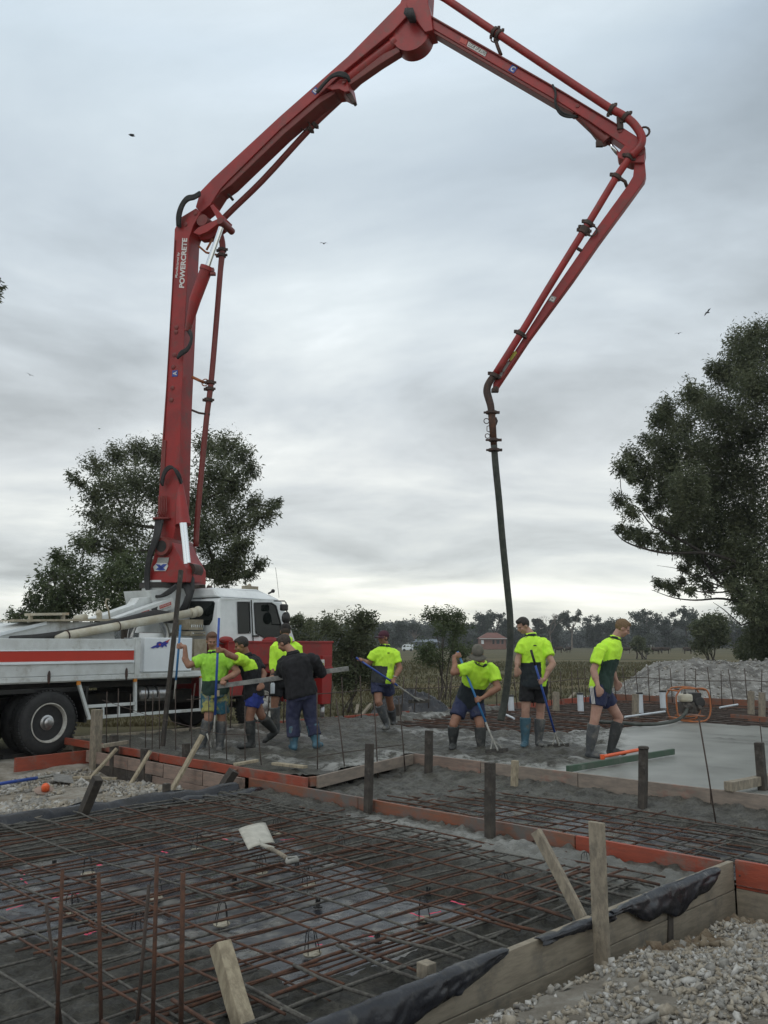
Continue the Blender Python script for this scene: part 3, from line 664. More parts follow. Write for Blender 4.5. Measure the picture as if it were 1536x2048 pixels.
board('form_board', 'long orange board between pit and trough, part with the two dark posts', ob(-6.75), ob(-4.2), .145, .036, 'formply_dull', FB)
board('form_board', 'orange board between pit and trough, part ending by the two crossed pegs', ob(-4.19), ob(-2.98), .155, .036, 'formply_orange', FB)
# slab edge, notch and front
board('form_board', 'short grey concrete-splashed board running back into the slab notch', AB(-7.66, 6.62, .002), AB(-8.27, 8.80, .002), .13, .036, 'formply_grey', FB)
sf = lambda a, dz=0: AB(a, 8.85, .004 + dz)
for a0, a1, mt, l in ((-8.28, -7.15, 'formply_pink', 'grey slab front board with red paint splashes at the notch corner'), (-7.14, -5.75, 'formply_grey', 'grey slab front board below the bending worker'), (-5.74, -4.2, 'formply_grey', 'grey slab front board beside the green straightedge'), (-4.19, -2.3, 'formply_grey', 'grey slab front board with faint red smears beside the smooth concrete')):
    board('form_board', l, sf(a0), sf(a1), .185, .036, mt, FB)
board('form_board', 'grey slab front board running out past the right edge', sf(-2.29), sf(1.5), .185, .036, 'formply_grey', FB)
# near boards
nb = lambda b, dz=0: AB(-2.93, b, -.085 + dz)
for b0, b1, dz, l in ((6.30, 4.62, 0, 'upper near plank under the loose plastic fold by the corner'), (6.30, 4.70, -.195, 'lower near plank standing in clay by the corner'), (4.60, 1.6, 0, 'upper near plank running to the bottom of the picture'), (4.68, 1.6, -.195, 'lower near plank running to the bottom of the picture')):
    board('edge_plank', l, nb(b0 + (.13 if b0 > 6 else 0), dz), nb(b1, dz), .19, .04, 'plank', 'planks along the near side of the pit', 'plank')
board('form_board', 'bright orange board at the right edge above a grey plank', AB(-2.90, 6.45, -.075), AB(.6, 6.45, -.075), .19, .036, 'formply_orange', FB)
board('edge_plank', 'grey plank under the orange board at the right edge', AB(-2.90, 6.447, -.268), AB(.6, 6.447, -.268), .20, .036, 'plank', 'planks along the near side of the pit', 'plank')
# left stub
board('form_board', 'loose orange board lying in front of the truck wheel', at(30, 1516, -.1), at(187, 1499, -.1), .19, .035, 'formply_orange', FB)
board('form_board', 'pale weathered cross rail behind the pale post', AB(-13.9, 6.60, -.09), AB(-13.75, 10.5, -.09), .15, .035, 'timber_grey', FB)
# back edge boards
nw = lambda b, dz=0: AB(-13.45, b, .01 + dz)
for b0, b1, l, mt in ((6.6, 9.9, 'back form board behind the truck side crew', 'timber_grey'), (9.92, 12.6, 'rusty orange back form board by the red outrigger', 'formply_orange'), (12.62, 15.2, 'orange back form board by the black plastic bundle', 'formply_orange'), (15.22, 18.6, 'faded orange back form board behind the white pipes', 'formply_dull'), (18.62, 22.3, 'orange back form board under the heap edge', 'formply_orange')):
    board('form_board', l, nw(b0), nw(b1), .22, .04, mt, FB)
for a0, a1, l in ((-13.4, -10.9, 'weathered red board at the foot of the rubble heap, left part'), (-10.88, -8.0, 'weathered red board at the foot of the rubble heap, middle part'), (-7.98, -3.0, 'weathered red board at the foot of the rubble heap, right part')):
    board('form_board', l, AB(a0, 22.35, .06), AB(a1, 22.35, .06), .28, .04, 'formply_dull', FB)
board('form_board', 'dull red inner board lying across the bare mesh at the right', at(1462, 1428, .02), at(1600, 1440, .02), .12, .04, 'formply_dull', FB)
# --- posts, pegs and braces
PG = 'timber pegs holding the form boards'
def peg(label, ub, vb, zb, ut, vt, w, mt='timber_grey', dy=0, d=None, sink=.08, group=PG, name='timber_peg', cat='peg'):
    b = at(ub, vb, zb); t = dep(ut, vt, b.y + dy); dd = (t - b).normalized(); b2 = b - dd * sink
    w = w / F * b.y; mb = MB().beam(b2, t, w, (d or w), E1.cross(dd), 0, 4, .002)
    return tag(mb.build(name, mt, None, bevel=.004), label, cat, group)
peg('dark wet post on the orange board, nearer the shovel', 736, 1625, -.20, 739, 1487, 13, 'timber_dark')
peg('dark wet post on the orange board, right of the shovel and nearer the crossed pegs', 980, 1680, -.20, 980, 1525, 16, 'timber_dark')
peg('slim dark post at the notch corner of the slab', 857, 1548, -.17, 858, 1461, 12, 'timber_dark')
peg('short brown peg on the slab front below the standing dark-haired worker', 1029, 1572, -.17, 1030, 1521, 11, 'timber_pale')
pq = peg('dark post with a mushroomed top beside the green straightedge', 1285, 1612, -.17, 1287, 1497, 14, 'timber_dark')
tp = dep(1287, 1495, at(1285, 1612, -.17).y); MB().lathe(tp - UP * .02, (0, 0, 1), [(0, .045), (.012, .055), (.03, .05), (.035, .03)], 12).build('split_head', 'timber_dark', pq)
peg('dark post at the right edge by the timber offcut', 1527, 1596, -.12, 1518, 1485, 15, 'timber_dark')
peg('tall pale square post at the left corner of the formwork', 190, 1542, -.36, 194, 1419, 17, 'timber_grey')
peg('tall pale peg crossed by a leaning brace outside the near planks', 1205, 1938, -.33, 1193, 1644, 32, 'timber_grey', d=.03)
peg('leaning brown brace with a worn top crossing the tall pale peg', 1210, 1925, -.33, 1072, 1662, 22, 'timber_grey', dy=.35, d=.035)
peg('dark short peg under the plastic fold on the outer face of the near planks', 1334, 1880, -.40, 1334, 1776, 18, 'timber_dark', dy=.05)
peg('dark short peg beside the crossed pegs on the outer face of the near planks', 1168, 1935, -.35, 1165, 1850, 22, 'timber_dark', dy=.03)
peg('short sawn peg poking up inside the near plank', 852, 1990, -.25, 853, 1924, 27, 'timber_grey')
peg('thick pale stake leaning in at the bottom left of the frame', 495, 2075, -.22, 440, 1888, 33, 'timber_pale', dy=.18)
for u, v0, v1, w, mt, l in ((228, 1545, 1470, 13, 'timber_dark', 'dark peg behind the first leaning brace'), (290, 1558, 1497, 13, 'timber_dark', 'dark peg behind the second leaning brace'), (372, 1566, 1487, 12, 'timber_dark', 'dark peg with a flat cap behind the third leaning brace'), (472, 1590, 1538, 12, 'formply_dull', 'reddish peg at the meeting of pink and orange boards'), (333, 1601, 1567, 12, 'timber_dark', 'tiny brown peg in the gravel at the plastic edge')):
    peg(l, u, v0, -.33 if u != 333 else -.22, u, v1, w, mt)
BG = 'timber braces leaning on the form boards'
peg('first thin brace leaning on the pink boards near the pale post', 190, 1546, -.28, 234, 1497, 9, 'timber_pale', dy=.15, d=.03, group=BG, name='timber_brace', cat='brace')
peg('second thin brace leaning on the pink boards', 266, 1560, -.28, 301, 1502, 9, 'timber_pale', dy=.13, d=.03, group=BG, name='timber_brace', cat='brace')
peg('long pale brace leaning on the pink boards below the tall worker group', 346, 1576, -.28, 405, 1470, 12, 'timber_pale', dy=.12, d=.035, group=BG, name='timber_brace', cat='brace')
peg('dark stubby stake leaning over the plastic edge left of the tiny peg', 165, 1630, -.17, 196, 1556, 17, 'timber_dark', dy=-.1)
peg('dark leaning stake under the small nailed batten', 440, 1586, -.24, 468, 1541, 16, 'timber_dark', dy=.0)
def stick(label, p, q, w, h, mt, name='timber_offcut', cat='offcut', group='loose timber offcuts'):
    return tag(MB().beam(p, q, w, h, UP, 0, 3, .002).build(name, mt, None, bevel=.003), label, cat, group)
stick('small pale batten nailed over the dark leaning stake', dep(470, 1529, 10.1), dep(514, 1521, 10.35), .06, .03, 'timber_pale')
stick('pale rail nailed between the pale post and the first peg', dep(205, 1492, 12.2), dep(255, 1484, 12.6), .05, .05, 'timber_grey')
stick('yellowish timber offcut resting on the orange slab corner', at(548, 1527, .04), at(611, 1534, .04), .09, .03, 'timber_pale')
stick('square timber offcut at the right edge in front of the dark post', at(1456, 1573, .05), at(1545, 1556, .05), .09, .09, 'timber_grey')
stick('thin pale batten lying on the gravel behind the stubby stake', at(147, 1555, -.31), at(233, 1557, -.31), .05, .03, 'timber_pale')
for i, (u0, v0, u1, v1, l) in enumerate(((722, 1432, 742, 1408, 'left of the two stacked props'), (712, 1428, 716, 1410, 'stub beside the two stacked props'), (1138, 1398, 1150, 1386, 'tiny prop beside the first white pipe'))):
    stick('little tan timber prop behind the back form board, ' + l, at(u0, v0, -.2), dep(u1, v1, at(u0, v0, -.2).y + .4), .07, .05, 'timber_grey', 'timber_prop', 'prop')
for u, v0, v1, l in ((797, 1436, 1408, 'dark stub peg in front of the black plastic bundle'), (1112, 1420, 1384, 'brown stub peg by the back board near the first white pipe'), (1367, 1384, 1366, 'dark stub peg at the foot of the heap behind the engine'), (1437, 1380, 1363, 'dark stub peg at the foot of the heap right of the engine'), (1271, 1432, 1388, 'reddish peg between the white pipes'), (1524, 1440, 1385, 'leaning grey peg at the far right on the bare mesh'), (1502, 1428, 1382, 'grey peg at the far right on the bare mesh')):
    peg(l, u, v0, -.05, u, v1, 10, 'timber_dark' if 'dark' in l else 'timber_grey')

# --- reinforcement
def mesh_sheet(label, a0, a1, b0, b1, sa, sb_, z, r, mt, rot=0, jit=.01, group='welded reinforcing sheets', sag=.012, over=.05, keep=None, n=6, mt2=None):
    root = thing('reinforcing_mesh', label, 'rebar mesh', AB((a0 + a1) / 2, (b0 + b1) / 2, z), group)
    ca, cb = (a0 + a1) / 2, (b0 + b1) / 2; cr, sr = math.cos(rot), math.sin(rot)
    def pt(a, b, dz): da, db = a - ca, b - cb; return AB(ca + da * cr - db * sr, cb + da * sr + db * cr, z + dz)
    cnt = 0
    def bar(fn, l0, l1, dz):
        mb = MB(); k = max(3, int((l1 - l0) / .45)); ph = random.uniform(0, 9)
        mb.tube([fn(l0 + (l1 - l0) * i / k, dz + sag * math.sin(ph + i * 1.3) + random.uniform(-.002, .002)) for i in range(k + 1)], r, n)
        mb.build('bar', mt2 if (mt2 and random.random() < .3) else mt, root, smooth=True)
    x = b0
    while x < b1:
        xx = x + random.uniform(-jit, jit); bar(lambda t, d, xx=xx: pt(t, xx + .01 * math.sin(t), d), a0 - random.uniform(0, over), a1 + random.uniform(0, over), r * 2); x += sb_
    x = a0
    while x < a1:
        xx = x + random.uniform(-jit, jit); bar(lambda t, d, xx=xx: pt(xx + .01 * math.sin(t * 2), t, d), b0 - random.uniform(0, over), b1 + random.uniform(0, over), 0); x += sa
    return root
mesh_sheet('large rusty sheet over the black plastic around the shovel', -8.15, -4.9, 2.6, 5.9, .155, .40, -.170, .0074, 'rust', R(.6), over=.12, mt2='rust_cement')
mesh_sheet('rusty sheet lapping towards the near planks with cement-grey ends', -5.35, -3.25, 2.2, 5.7, .16, .41, -.155, .0074, 'rust', R(-.9), over=.1, mt2='rust_cement')
mesh_sheet('second rusty sheet laid crooked beneath the large one', -7.7, -3.4, 2.9, 5.3, .37, .82, -.200, .006, 'rust', R(1.0), over=.15)
mesh_sheet('cement-grey sheet in the bottom left corner', -7.4, -3.05, .5, 2.75, .33, .36, -.165, .0075, 'rust_cement', R(-.7), over=.15, mt2='rust')
TG = 'trench reinforcement ladders'
mesh_sheet('cement-coated ladder bars in the trench along the near planks', -3.62, -3.08, 1.0, 5.9, .18, .33, -.150, .010, 'rust_cement', R(.3), group=TG, mt2='rust')
mesh_sheet('grey ladder bars along the left plastic fold', -8.28, -7.85, 1.6, 6.1, .15, .36, -.165, .0085, 'rust_cement', R(-.2), group=TG)
mesh_sheet('half buried bars in the trench along the orange board', -8.2, -3.2, 5.55, 6.15, .37, .2, -.188, .007, 'rust_cement', R(.5), group=TG, mt2='rust')
mesh_sheet('rusty sheet in the middle trough right of the dark posts', -6.7, -3.3, 6.6, 8.15, .23, .21, -.185, .0075, 'rust', R(1.2), mt2='rust_cement', over=.25)
mesh_sheet('rusty sheet in the middle trough at the right edge', -3.6, -.5, 6.6, 8.0, .25, .24, -.165, .0075, 'rust_cement', R(-2), mt2='rust', over=.2)
mesh_sheet('dark bare sheet behind the hose end', -12.9, -8.2, 12.2, 22.0, .22, .30, -.10, .012, 'rebar_plain', R(.5), n=5, mt2='rust')
mesh_sheet('dark bare sheet behind the small engine', -8.3, -4.5, 16.8, 22.0, .30, .30, -.09, .012, 'rebar_plain', R(-.8), n=5, mt2='rust')
# starter bars
def vbar(label, group, b, t, r=.0065, mt='rebar_plain'):
    return tag(MB().tube([V(b), V(b).lerp(V(t), .5) + V((random.uniform(-.006, .006), 0, 0)), V(t)], r, 6).build('starter_bar', mt, smooth=True), label, 'starter bar', group)
G1 = 'starter bars standing in the left rebate'
for u, vt, vb, ut in ((213, 1383, 1503, 214), (235, 1377, 1506, 237), (260, 1388, 1512, 261), (291, 1375, 1512, 291), (304, 1382, 1514, 306), (319, 1375, 1516, 318), (352, 1378, 1520, 351), (384, 1390, 1526, 383), (419, 1393, 1532, 417), (454, 1403, 1538, 452), (491, 1412, 1547, 490)):
    p = at(u, vb, -.11); vbar('thin dark bar among those standing in the rebate in front of the orange slab edge', G1, p - UP * .06, dep(ut, vt, p.y))
for u, vt, vb, ut, l in ((526, 1440, 1556, 515, 'thin bar leaning left beside the end of the orange slab edge board'), (635, 1385, 1566, 634, 'thin upright bar right of the sawn corner block'), (694, 1563, 1565, 672, ''), (756, 1400, 1550, 748, 'thin bar just behind the first dark post'), (811, 1394, 1540, 797, 'thin bar leaning left between the dark posts and the notch'), (1432, 1640, 1640, 1397, ''), (1526, 1436, 1498, 1519, 'thin bar in front of the dull red inner board at the right')):
    if u == 694: vt = 1398; l = 'thin bar leaning left in the trough between block and dark post'
    if u == 1432: vt = 1432; l = 'long dark bar leaning over the smooth concrete at the right'
    p = at(u, vb, -.17 if u != 1526 else 0); vbar(l, 'starter bars leaning in the trough', p - UP * .06, dep(ut, vt, p.y), .0075)
tag(MB().tube([dep(205, 1400, 12.1), dep(300, 1432, 11.6), dep(440, 1468, 10.9), dep(500, 1470, 10.8)], .004, 6).build('tie_rod', 'rebar_plain', smooth=True), 'thin sagging tie rod lashed along the left starter bars', 'tie rod')
tag(MB().tube([dep(615, 1516, 9.9), dep(700, 1503, 10.3), dep(810, 1489, 10.8)], .005, 6).build('tie_rod', 'rebar_plain', smooth=True), 'thin tie rod lashed between the leaning trough bars', 'tie rod')
def vrow(n, pf, label, group, h, jit=.08):
    for i in range(n):
        p = pf(i); t = p + UP * (h + random.uniform(-.05, .05)) + V((random.uniform(-jit, jit), random.uniform(-jit, jit), 0)); vbar(label, group, p, t, .0115)
G2 = 'starter bars along the heap side'; G3 = 'starter bars along the field side'
vrow(24, lambda i: AB(-13.0 + i * .33, 22.05 + random.uniform(-.1, .1), -.1), 'thin rusty bar in the row of starters standing before the rubble heap', G2, .92)
vrow(34, lambda i: AB(-13.28 + random.uniform(-.06, .06), 8.6 + i * .40, -.1), 'thin rusty bar in the row of starters standing along the field edge', G3, .86)
tag(MB().tube([AB(-13.2 + i * 1.0, 22.0 + .05 * math.sin(i), .52 + .03 * math.sin(i * 2)) for i in range(10)], .009, 6).build('tie_rod', 'rebar_plain', smooth=True), 'long rusty tie rod along the starters by the rubble heap', 'tie rod')
tag(MB().tube([AB(-13.25, 8.5 + i * 1.2, .5 + .03 * math.sin(i * 2)) for i in range(12)], .009, 6).build('tie_rod', 'rebar_plain', smooth=True), 'long rusty tie rod along the starters by the field', 'tie rod')
G4 = 'tall rusty bars in the near left corner'
for (ut, vt, ub, vb, r, l) in ((125, 1737, 112, 2100, .0085, 'rusty upright bar, second from the left, joining the bent one at its foot'), (92, 1808, 128, 2095, .0075, 'short grey bar leaning right at the far left'), (197, 1745, 203, 2100, .009, 'thick upright bar with a rough rusty tip, third from the left'), (298, 1770, 270, 2090, .008, 'grey bar leaning right beside the tallest one'), (314, 1714, 304, 2100, .0095, 'tallest rusty upright bar'), (366, 1745, 361, 2105, .011, 'thick rusty upright bar, rightmost and nearest the leaning stake')):
    p = at(ub, vb, -.25); tag(MB().tube([p, dep(ut, vt, p.y)], r, 8).build('starter_bar', 'rust' if 'rusty' in l else 'rebar_plain', smooth=True), l, 'starter bar', G4)

# bar chairs: white foot disc, wire legs, small saddle
def bar_chair():
    r = thing('bar_chair', 'x', 'bar chair', (0, 0, 0), 'wire bar chairs under the mesh')
    MB().lathe((0, 0, 0), (0, 0, 1), [(0, .048), (.008, .053), (.012, .052), (.010, .040), (.005, .036)], 20).build('foot_disc', 'chair_white', r, smooth='auto')
    mb = MB()
    for k in range(4):
        a = k * PI / 2 + .5; c, s = math.cos(a), math.sin(a)
        mb.tube([(c * .05, s * .05, .008), (c * .03, s * .03, .12), (c * .018, s * .018, .135), (0, 0, .138)], .0028, 5)
    mb.build('wire_legs', 'wire_black', r); return r
proto = None
chairs = [(849, 1840, 'on bare plastic right of centre, nearest the short sawn peg'), (625, 1910, 'beside the pale concrete puddle at lower centre'), (618, 1772, 'straight below the shovel grip'), (522, 1747, 'below the shovel blade'), (681, 1707, 'right of the shovel handle'), (443, 1850, 'white disc splashed with cement left of centre'), (176, 1750, 'between the two left-hand upright bars at the back'), (145, 1830, 'beside the long pink mark at the left'), (311, 1798, 'behind the tallest upright bar'), (394, 1701, 'left of the shovel blade'), (277, 1874, 'half sunk in grey concrete'), (1011, 1787, 'with pink marks around it at the right'), (1173, 1741, 'beside the tall pale peg'), (554, 1668, 'just behind the shovel blade')]
for i, (u, v, l) in enumerate(chairs):
    p = at(u, v, -.27)
    if i == 0: proto = bar_chair(); c = proto
    else: c = copy_tree(proto)
    c.location = p; c.rotation_euler = (random.uniform(-.1, .1), random.uniform(-.1, .1), random.uniform(0, 3)); c['label'] = 'white disc wire chair ' + l
bc = [(745, 1704, 'right of the shovel handle'), (855, 1790, 'right of centre above the white disc chair'), (636, 1815, 'near the centre'), (593, 1740, 'under the shovel grip'), (754, 1885, 'above the wrinkled plastic near the short sawn peg'), (464, 1695, 'left of the shovel blade'), (933, 1733, 'towards the orange board'), (186, 1767, 'behind the thick third bar'), (184, 1818, 'below the one behind the thick third bar'), (108, 1735, 'at the far left'), (469, 1771, 'left of centre'), (283, 1693, 'far back at the left'), (1074, 1762, 'right, near the leaning brace')]
pr2 = None
for i, (u, v, l) in enumerate(bc):
    p = at(u, v, -.27)
    if pr2 is None:
        pr2 = thing('plastic_chair', 'x', 'bar chair', (0, 0, 0), 'small black plastic bar chairs')
        MB().lathe((0, 0, 0), (0, 0, 1), [(0, .045), (.012, .045), (.016, .02), (.05, .014), (.055, .02)], 12).build('base', 'black_paint', pr2, smooth='auto')
        mb = MB()
        for k in range(4): a = k * PI / 2; mb.box((math.cos(a) * .018, math.sin(a) * .018, .068), (.01, .01, .035))
        mb.ring((0, 0, .05), (0, 0, 1), .024, .005, 12, 5); mb.build('prongs', 'black_paint', pr2); c = pr2
    else: c = copy_tree(pr2)
    c.location = p; c.rotation_euler[2] = random.uniform(0, 3); c.rotation_euler[0] = random.uniform(-.2, .2); c['label'] = 'small black plastic chair under the bars, ' + l; c.scale = (.7, .7, .62)
# ------------------------------------------------------------------ concrete pump truck (local frame: x forward, y to its left, z up from the wheels)
T0 = at(95, 1513, -.25); AZ = R(38); TF = V((math.sin(AZ), math.cos(AZ), 0)); TL = V((-math.cos(AZ), math.sin(AZ), 0))
TM = Matrix(((TF.x, TL.x, 0, T0.x), (TF.y, TL.y, 0, T0.y), (0, 0, 1, T0.z), (0, 0, 0, 1)))
truck = bpy.data.objects.new('pump_truck', None); C.objects.link(truck); truck.location = T0; truck.rotation_euler = (0, 0, PI / 2 - AZ)
MW['pump_truck'] = TM
tag(truck, 'white and red concrete pump truck with its long red folding boom raised over the slab', 'pump truck')
def TS(u, v, yl=0.0):                 # pixel -> point of the truck's vertical plane y = yl, truck frame
    x, y, w = ray(u, v); q = (yl + T0.x * TL.x + T0.y * TL.y) / (x * TL.x + y * TL.y)
    p = V((x * q, y * q, CH + w * q)) - T0
    return V((p.dot(TF), yl, p.z))
def TR(u, v, xl):                     # same for the plane x = xl
    x, y, w = ray(u, v); q = (xl + T0.x * TF.x + T0.y * TF.y) / (x * TF.x + y * TF.y)
    p = V((x * q, y * q, CH + w * q)) - T0
    return V((xl, p.dot(TL), p.z))
def part(mb, name, mt, parent=truck, smooth=False, bevel=0, label=None):
    return mb.build(name, mt, parent, smooth, bevel, local=True, label=label)
X0 = -3.2
# chassis and dark underside
ch = part(MB().box2((X0, .72, .62), (6.2, .92, .86)).box2((X0, 1.58, .62), (6.2, 1.78, .86)).box2((X0, .3, .98), (3.0, 2.2, 1.10)).box2((1.9, .95, .45), (3.2, 1.6, .98)).box2((-1.0, 1.0, .35), (.9, 1.5, .7)), 'chassis', 'chassis', bevel=.01)
part(MB().tube([(0, .2, .5), (0, 2.3, .5)], .09, 12).tube([(-1.3, .2, .5), (-1.3, 2.3, .5)], .09, 12).tube([(4.57, .3, .5), (4.57, 2.2, .5)], .06, 12), 'axle', 'chassis', ch, True)
part(MB().box2((-2.9, .12, .95), (.75, .7, 1.02)).box2((.68, .1, .45), (.72, .7, 1.0)), 'mudguard', 'black_paint')
# tray side, stripe, lip, rail
ts = part(MB().box2((X0, -.02, 1.40), (1.50, .03, 1.775)).box2((X0, -.02, 1.205), (1.50, .03, 1.385)), 'tray_side', 'white_paint', bevel=.006)
part(MB().box2((X0, -.026, 1.43), (1.48, -.021, 1.585)), 'red_stripe', 'orange_red', ts)
part(MB().box2((X0, -.05, 1.385), (1.48, .02, 1.42)).box2((X0, -.035, 1.585), (1.48, .0, 1.60)), 'lip', 'box_white', ts, bevel=.005)
part(MB().box2((X0, -.03, 1.12), (3.02, .05, 1.195)).box2((1.50, -.04, 1.12), (1.60, .06, 1.80)), 'side_rail', 'white_paint', bevel=.006)
for u, v in ((98, 1355), (253, 1348)):
    p = TS(u, v, -.03); part(MB().lathe(p, (0, -1, 0), [(0, .1), (.01, .1), (.014, .09)], 16).T and MB() or MB().ell(p, (.028, .012, .105), nu=12, nv=8), 'latch', 'rust_dark', ts, True)
part(MB().box2((X0, .03, 1.10), (1.5, 2.5, 1.16)).box2((1.5, .06, 1.10), (3.1, 2.4, 1.215)), 'tray_floor', 'white_paint')
# white locker box with ink emblem
bx = part(MB().box2((1.72, .02, 1.22), (2.76, .62, 1.80)), 'locker', 'box_white', bevel=.015)
lg = MB(); px = [(301, 1296), (307, 1292), (313, 1290), (314, 1285), (320, 1283), (325, 1285), (331, 1282), (336, 1281), (337, 1286), (333, 1289), (334, 1294), (328, 1291), (326, 1295), (320, 1293), (316, 1296), (311, 1295), (306, 1297)]
pts = [TS(u, v, .012) for u, v in px]; lg.add(pts + [p - V((0, .003, 0)) for p in pts], [tuple(range(len(pts), 2 * len(pts)))[::-1], tuple(range(len(pts), 2 * len(pts)))])
part(MB().add([TS(u, v, .008) for u, v in px], [tuple(range(len(px)))]), 'emblem', 'blue_ink', bx)
part(MB().add([TS(u, v, .006) for u, v in ((330, 1284), (340, 1278), (336, 1285))], [(0, 1, 2)]).add([TS(u, v, .006) for u, v in ((318, 1287), (322, 1288), (321, 1291), (317, 1290))], [(0, 1, 2, 3)]), 'emblem_accent', 'sign_red', bx)
# side underrun frame
fr = MB(); w = .045
def fb(u0, v0, u1, v1, ww=.05): fr.beam(TS(u0, v0, .02), TS(u1, v1, .02), ww, ww, (0, 1, 0))
fb(157, 1366, 177, 1433); fb(270, 1360, 270, 1430); fb(402, 1350, 402, 1416); fb(175, 1436, 404, 1419); fb(175, 1413, 270, 1407); fb(206, 1411, 206, 1432, .035); fb(237, 1409, 237, 1430, .035)
part(fr, 'side_guard', 'white_paint', bevel=.004)
for u, v in ((157, 1366), (270, 1360), (402, 1352)):
    part(MB().box(TS(u, v, -.01), (.06, .03, .06)), 'side_marker', 'amber')
tk = part(MB().lathe(TS(272, 1388, .25), (1, 0, -.02), [(0, .10), (.02, .125), (.62, .125), (.64, .10)], 20), 'air_tank', 'steel', smooth='auto')
part(MB().lathe(TS(287, 1387, .25), (1, 0, 0), [(0, .129), (.03, .129)], 20).lathe(TS(305, 1386, .25), (1, 0, 0), [(0, .129), (.03, .129)], 20), 'strap', 'black_paint', tk)
# wheels
def wheel(x, y, dual=True, st=1.0, front=False):
    c = V((x, y, .5)); prof = [(.06, .29), (.0, .31), (-.005, .36), (.0, .43), (.03, .475), (.06, .497), (.22, .497), (.25, .475), (.28, .43), (.28, .30)]
    t = MB().lathe(c, (0, 1, 0), prof, 48)
    for k in range(48):                                     # tread blocks
        a = 2 * PI * k / 48; d = V((math.cos(a), 0, math.sin(a)))
        for yy in (.05, .14, .23): t.box(c + d * .490 + V((0, yy, 0)), (.040, .07, .020), Matrix.Rotation(-a + PI / 2, 3, 'Y'))
    if dual: t.lathe(c + V((0, .33, 0)), (0, 1, 0), prof, 40)
    w_ = part(t, 'wheel', 'black_rubber', smooth='auto')
    rp = [(.012, .300), (-.004, .300), (-.004, .285), (.03, .272), (.10, .262), (.16, .235), (.165, .12), (.15, .10)] if not front else [(.0, .300), (-.004, .285), (.03, .272), (.05, .20), (.02, .13), (-.02, .11)]
    rm = MB()
    u = V((1, 0, 0)); w2 = V((0, 0, 1)); n = 40
    vs = []; fs = []
    for (h, r) in rp:
        for j in range(n): a = 2 * PI * j / n; vs.append(c + V((math.cos(a) * r, h, math.sin(a) * r)))
    for i in range(len(rp) - 1):
        for j in range(n): fs.append((i * n + (j + 1) % n, i * n + j, (i + 1) * n + j, (i + 1) * n + (j + 1) % n))
    rm.add(vs, fs); rm.lathe(c + V((0, .165 if not front else .04, 0)), (0, 1, 0), [(0, .24), (.01, .24)], 32)
    r_ = part(rm, 'rim', 'wheel_paint', w_, 'auto')
    hb = MB().lathe(c, (0, -1, 0), [(-.16, .12), (-.06, .115), (-.05, .085), (-.0, .08), (.012, .06), (.016, 0.02)] if not front else [(-.03, .11), (.03, .1), (.04, .05)], 20)
    for k in range(10): a = 2 * PI * k / 10; hb.tube([c + V((math.cos(a) * .14, .165, math.sin(a) * .14)), c + V((math.cos(a) * .14, .13, math.sin(a) * .14))], .014, 6)
    part(hb, 'hub', 'steel', w_, 'auto')
    hl = MB()
    for k in range(8): a = 2 * PI * (k + .5) / 8; hl.lathe(c + V((math.cos(a) * .195, .152 if not front else .02, math.sin(a) * .195)), (0, 1, 0), [(0, .026), (.005, .026)], 12)
    part(hl, 'hand_hole', 'chassis', w_)
wheel(0, .0); wheel(-1.28, .0); wheel(4.57, .04, False, front=True)
for x in (0, -1.28): part(MB().lathe((x, 1.9, .5), (0, 1, 0), [(0, .3), (0, .45), (.05, .5), (.5, .5), (.55, .45)], 32), 'wheel', 'black_rubber', smooth='auto')
part(MB().lathe((4.57, 2.1, .5), (0, 1, 0), [(0, .3), (0, .45), (.05, .5), (.26, .5)], 32), 'wheel', 'black_rubber', smooth='auto')
# deck body behind the cab: long tank, rusty top edge, bracket, ducts
dk = MB(); pl = [TS(u, v, .55) for u, v in ((-60, 1285), (-60, 1272), (0, 1268), (92, 1244), (215, 1244), (225, 1247), (60, 1276), (3, 1275))]
pl = [TS(u, v, .55) for u, v in ((-80, 1300), (-80, 1290), (0, 1266), (92, 1244), (225, 1244), (232, 1290))]
dk.prism(pl, (0, 1.4, 0)); db = part(dk, 'deck_tank', 'white_paint', bevel=.01)
part(MB().beam(TS(24, 1241, .5), TS(236, 1240, .5), .12, .035).beam(TS(24, 1241, 1.0), TS(236, 1240, 1.0), .8, .02), 'rusty_lip', 'beige', db)
part(MB().beam(TS(-70, 1291, .52), TS(0, 1268, .52), .05, .06).beam(TS(0, 1268, .52), TS(92, 1246, .52), .05, .05), 'edge_bead', 'box_white', db)
part(MB().beam(TS(61, 1245, .7), TS(61, 1228, .7), .05, .05).beam(TS(126, 1240, .7), TS(126, 1228, .7), .05, .05).beam(TS(59, 1229, .7), TS(128, 1228, .7), .3, .04), 'hatch_bracket', 'cream')
part(MB().ring(TS(182, 1236, .9), (0, 1, .3), .16, .05, 16, 8, arc=PI).tube([TS(150, 1238, .8), TS(172, 1234, .8)], .06, 10), 'pipe_bend', 'cream', smooth=True)
part(MB().tube([TS(220, 1240, .6), TS(217, 1220, .6), TS(211, 1206, .6), TS(213, 1198, .6), TS(218, 1199, .6)], .016, 6), 'lifting_hook', 'beige', smooth=True)
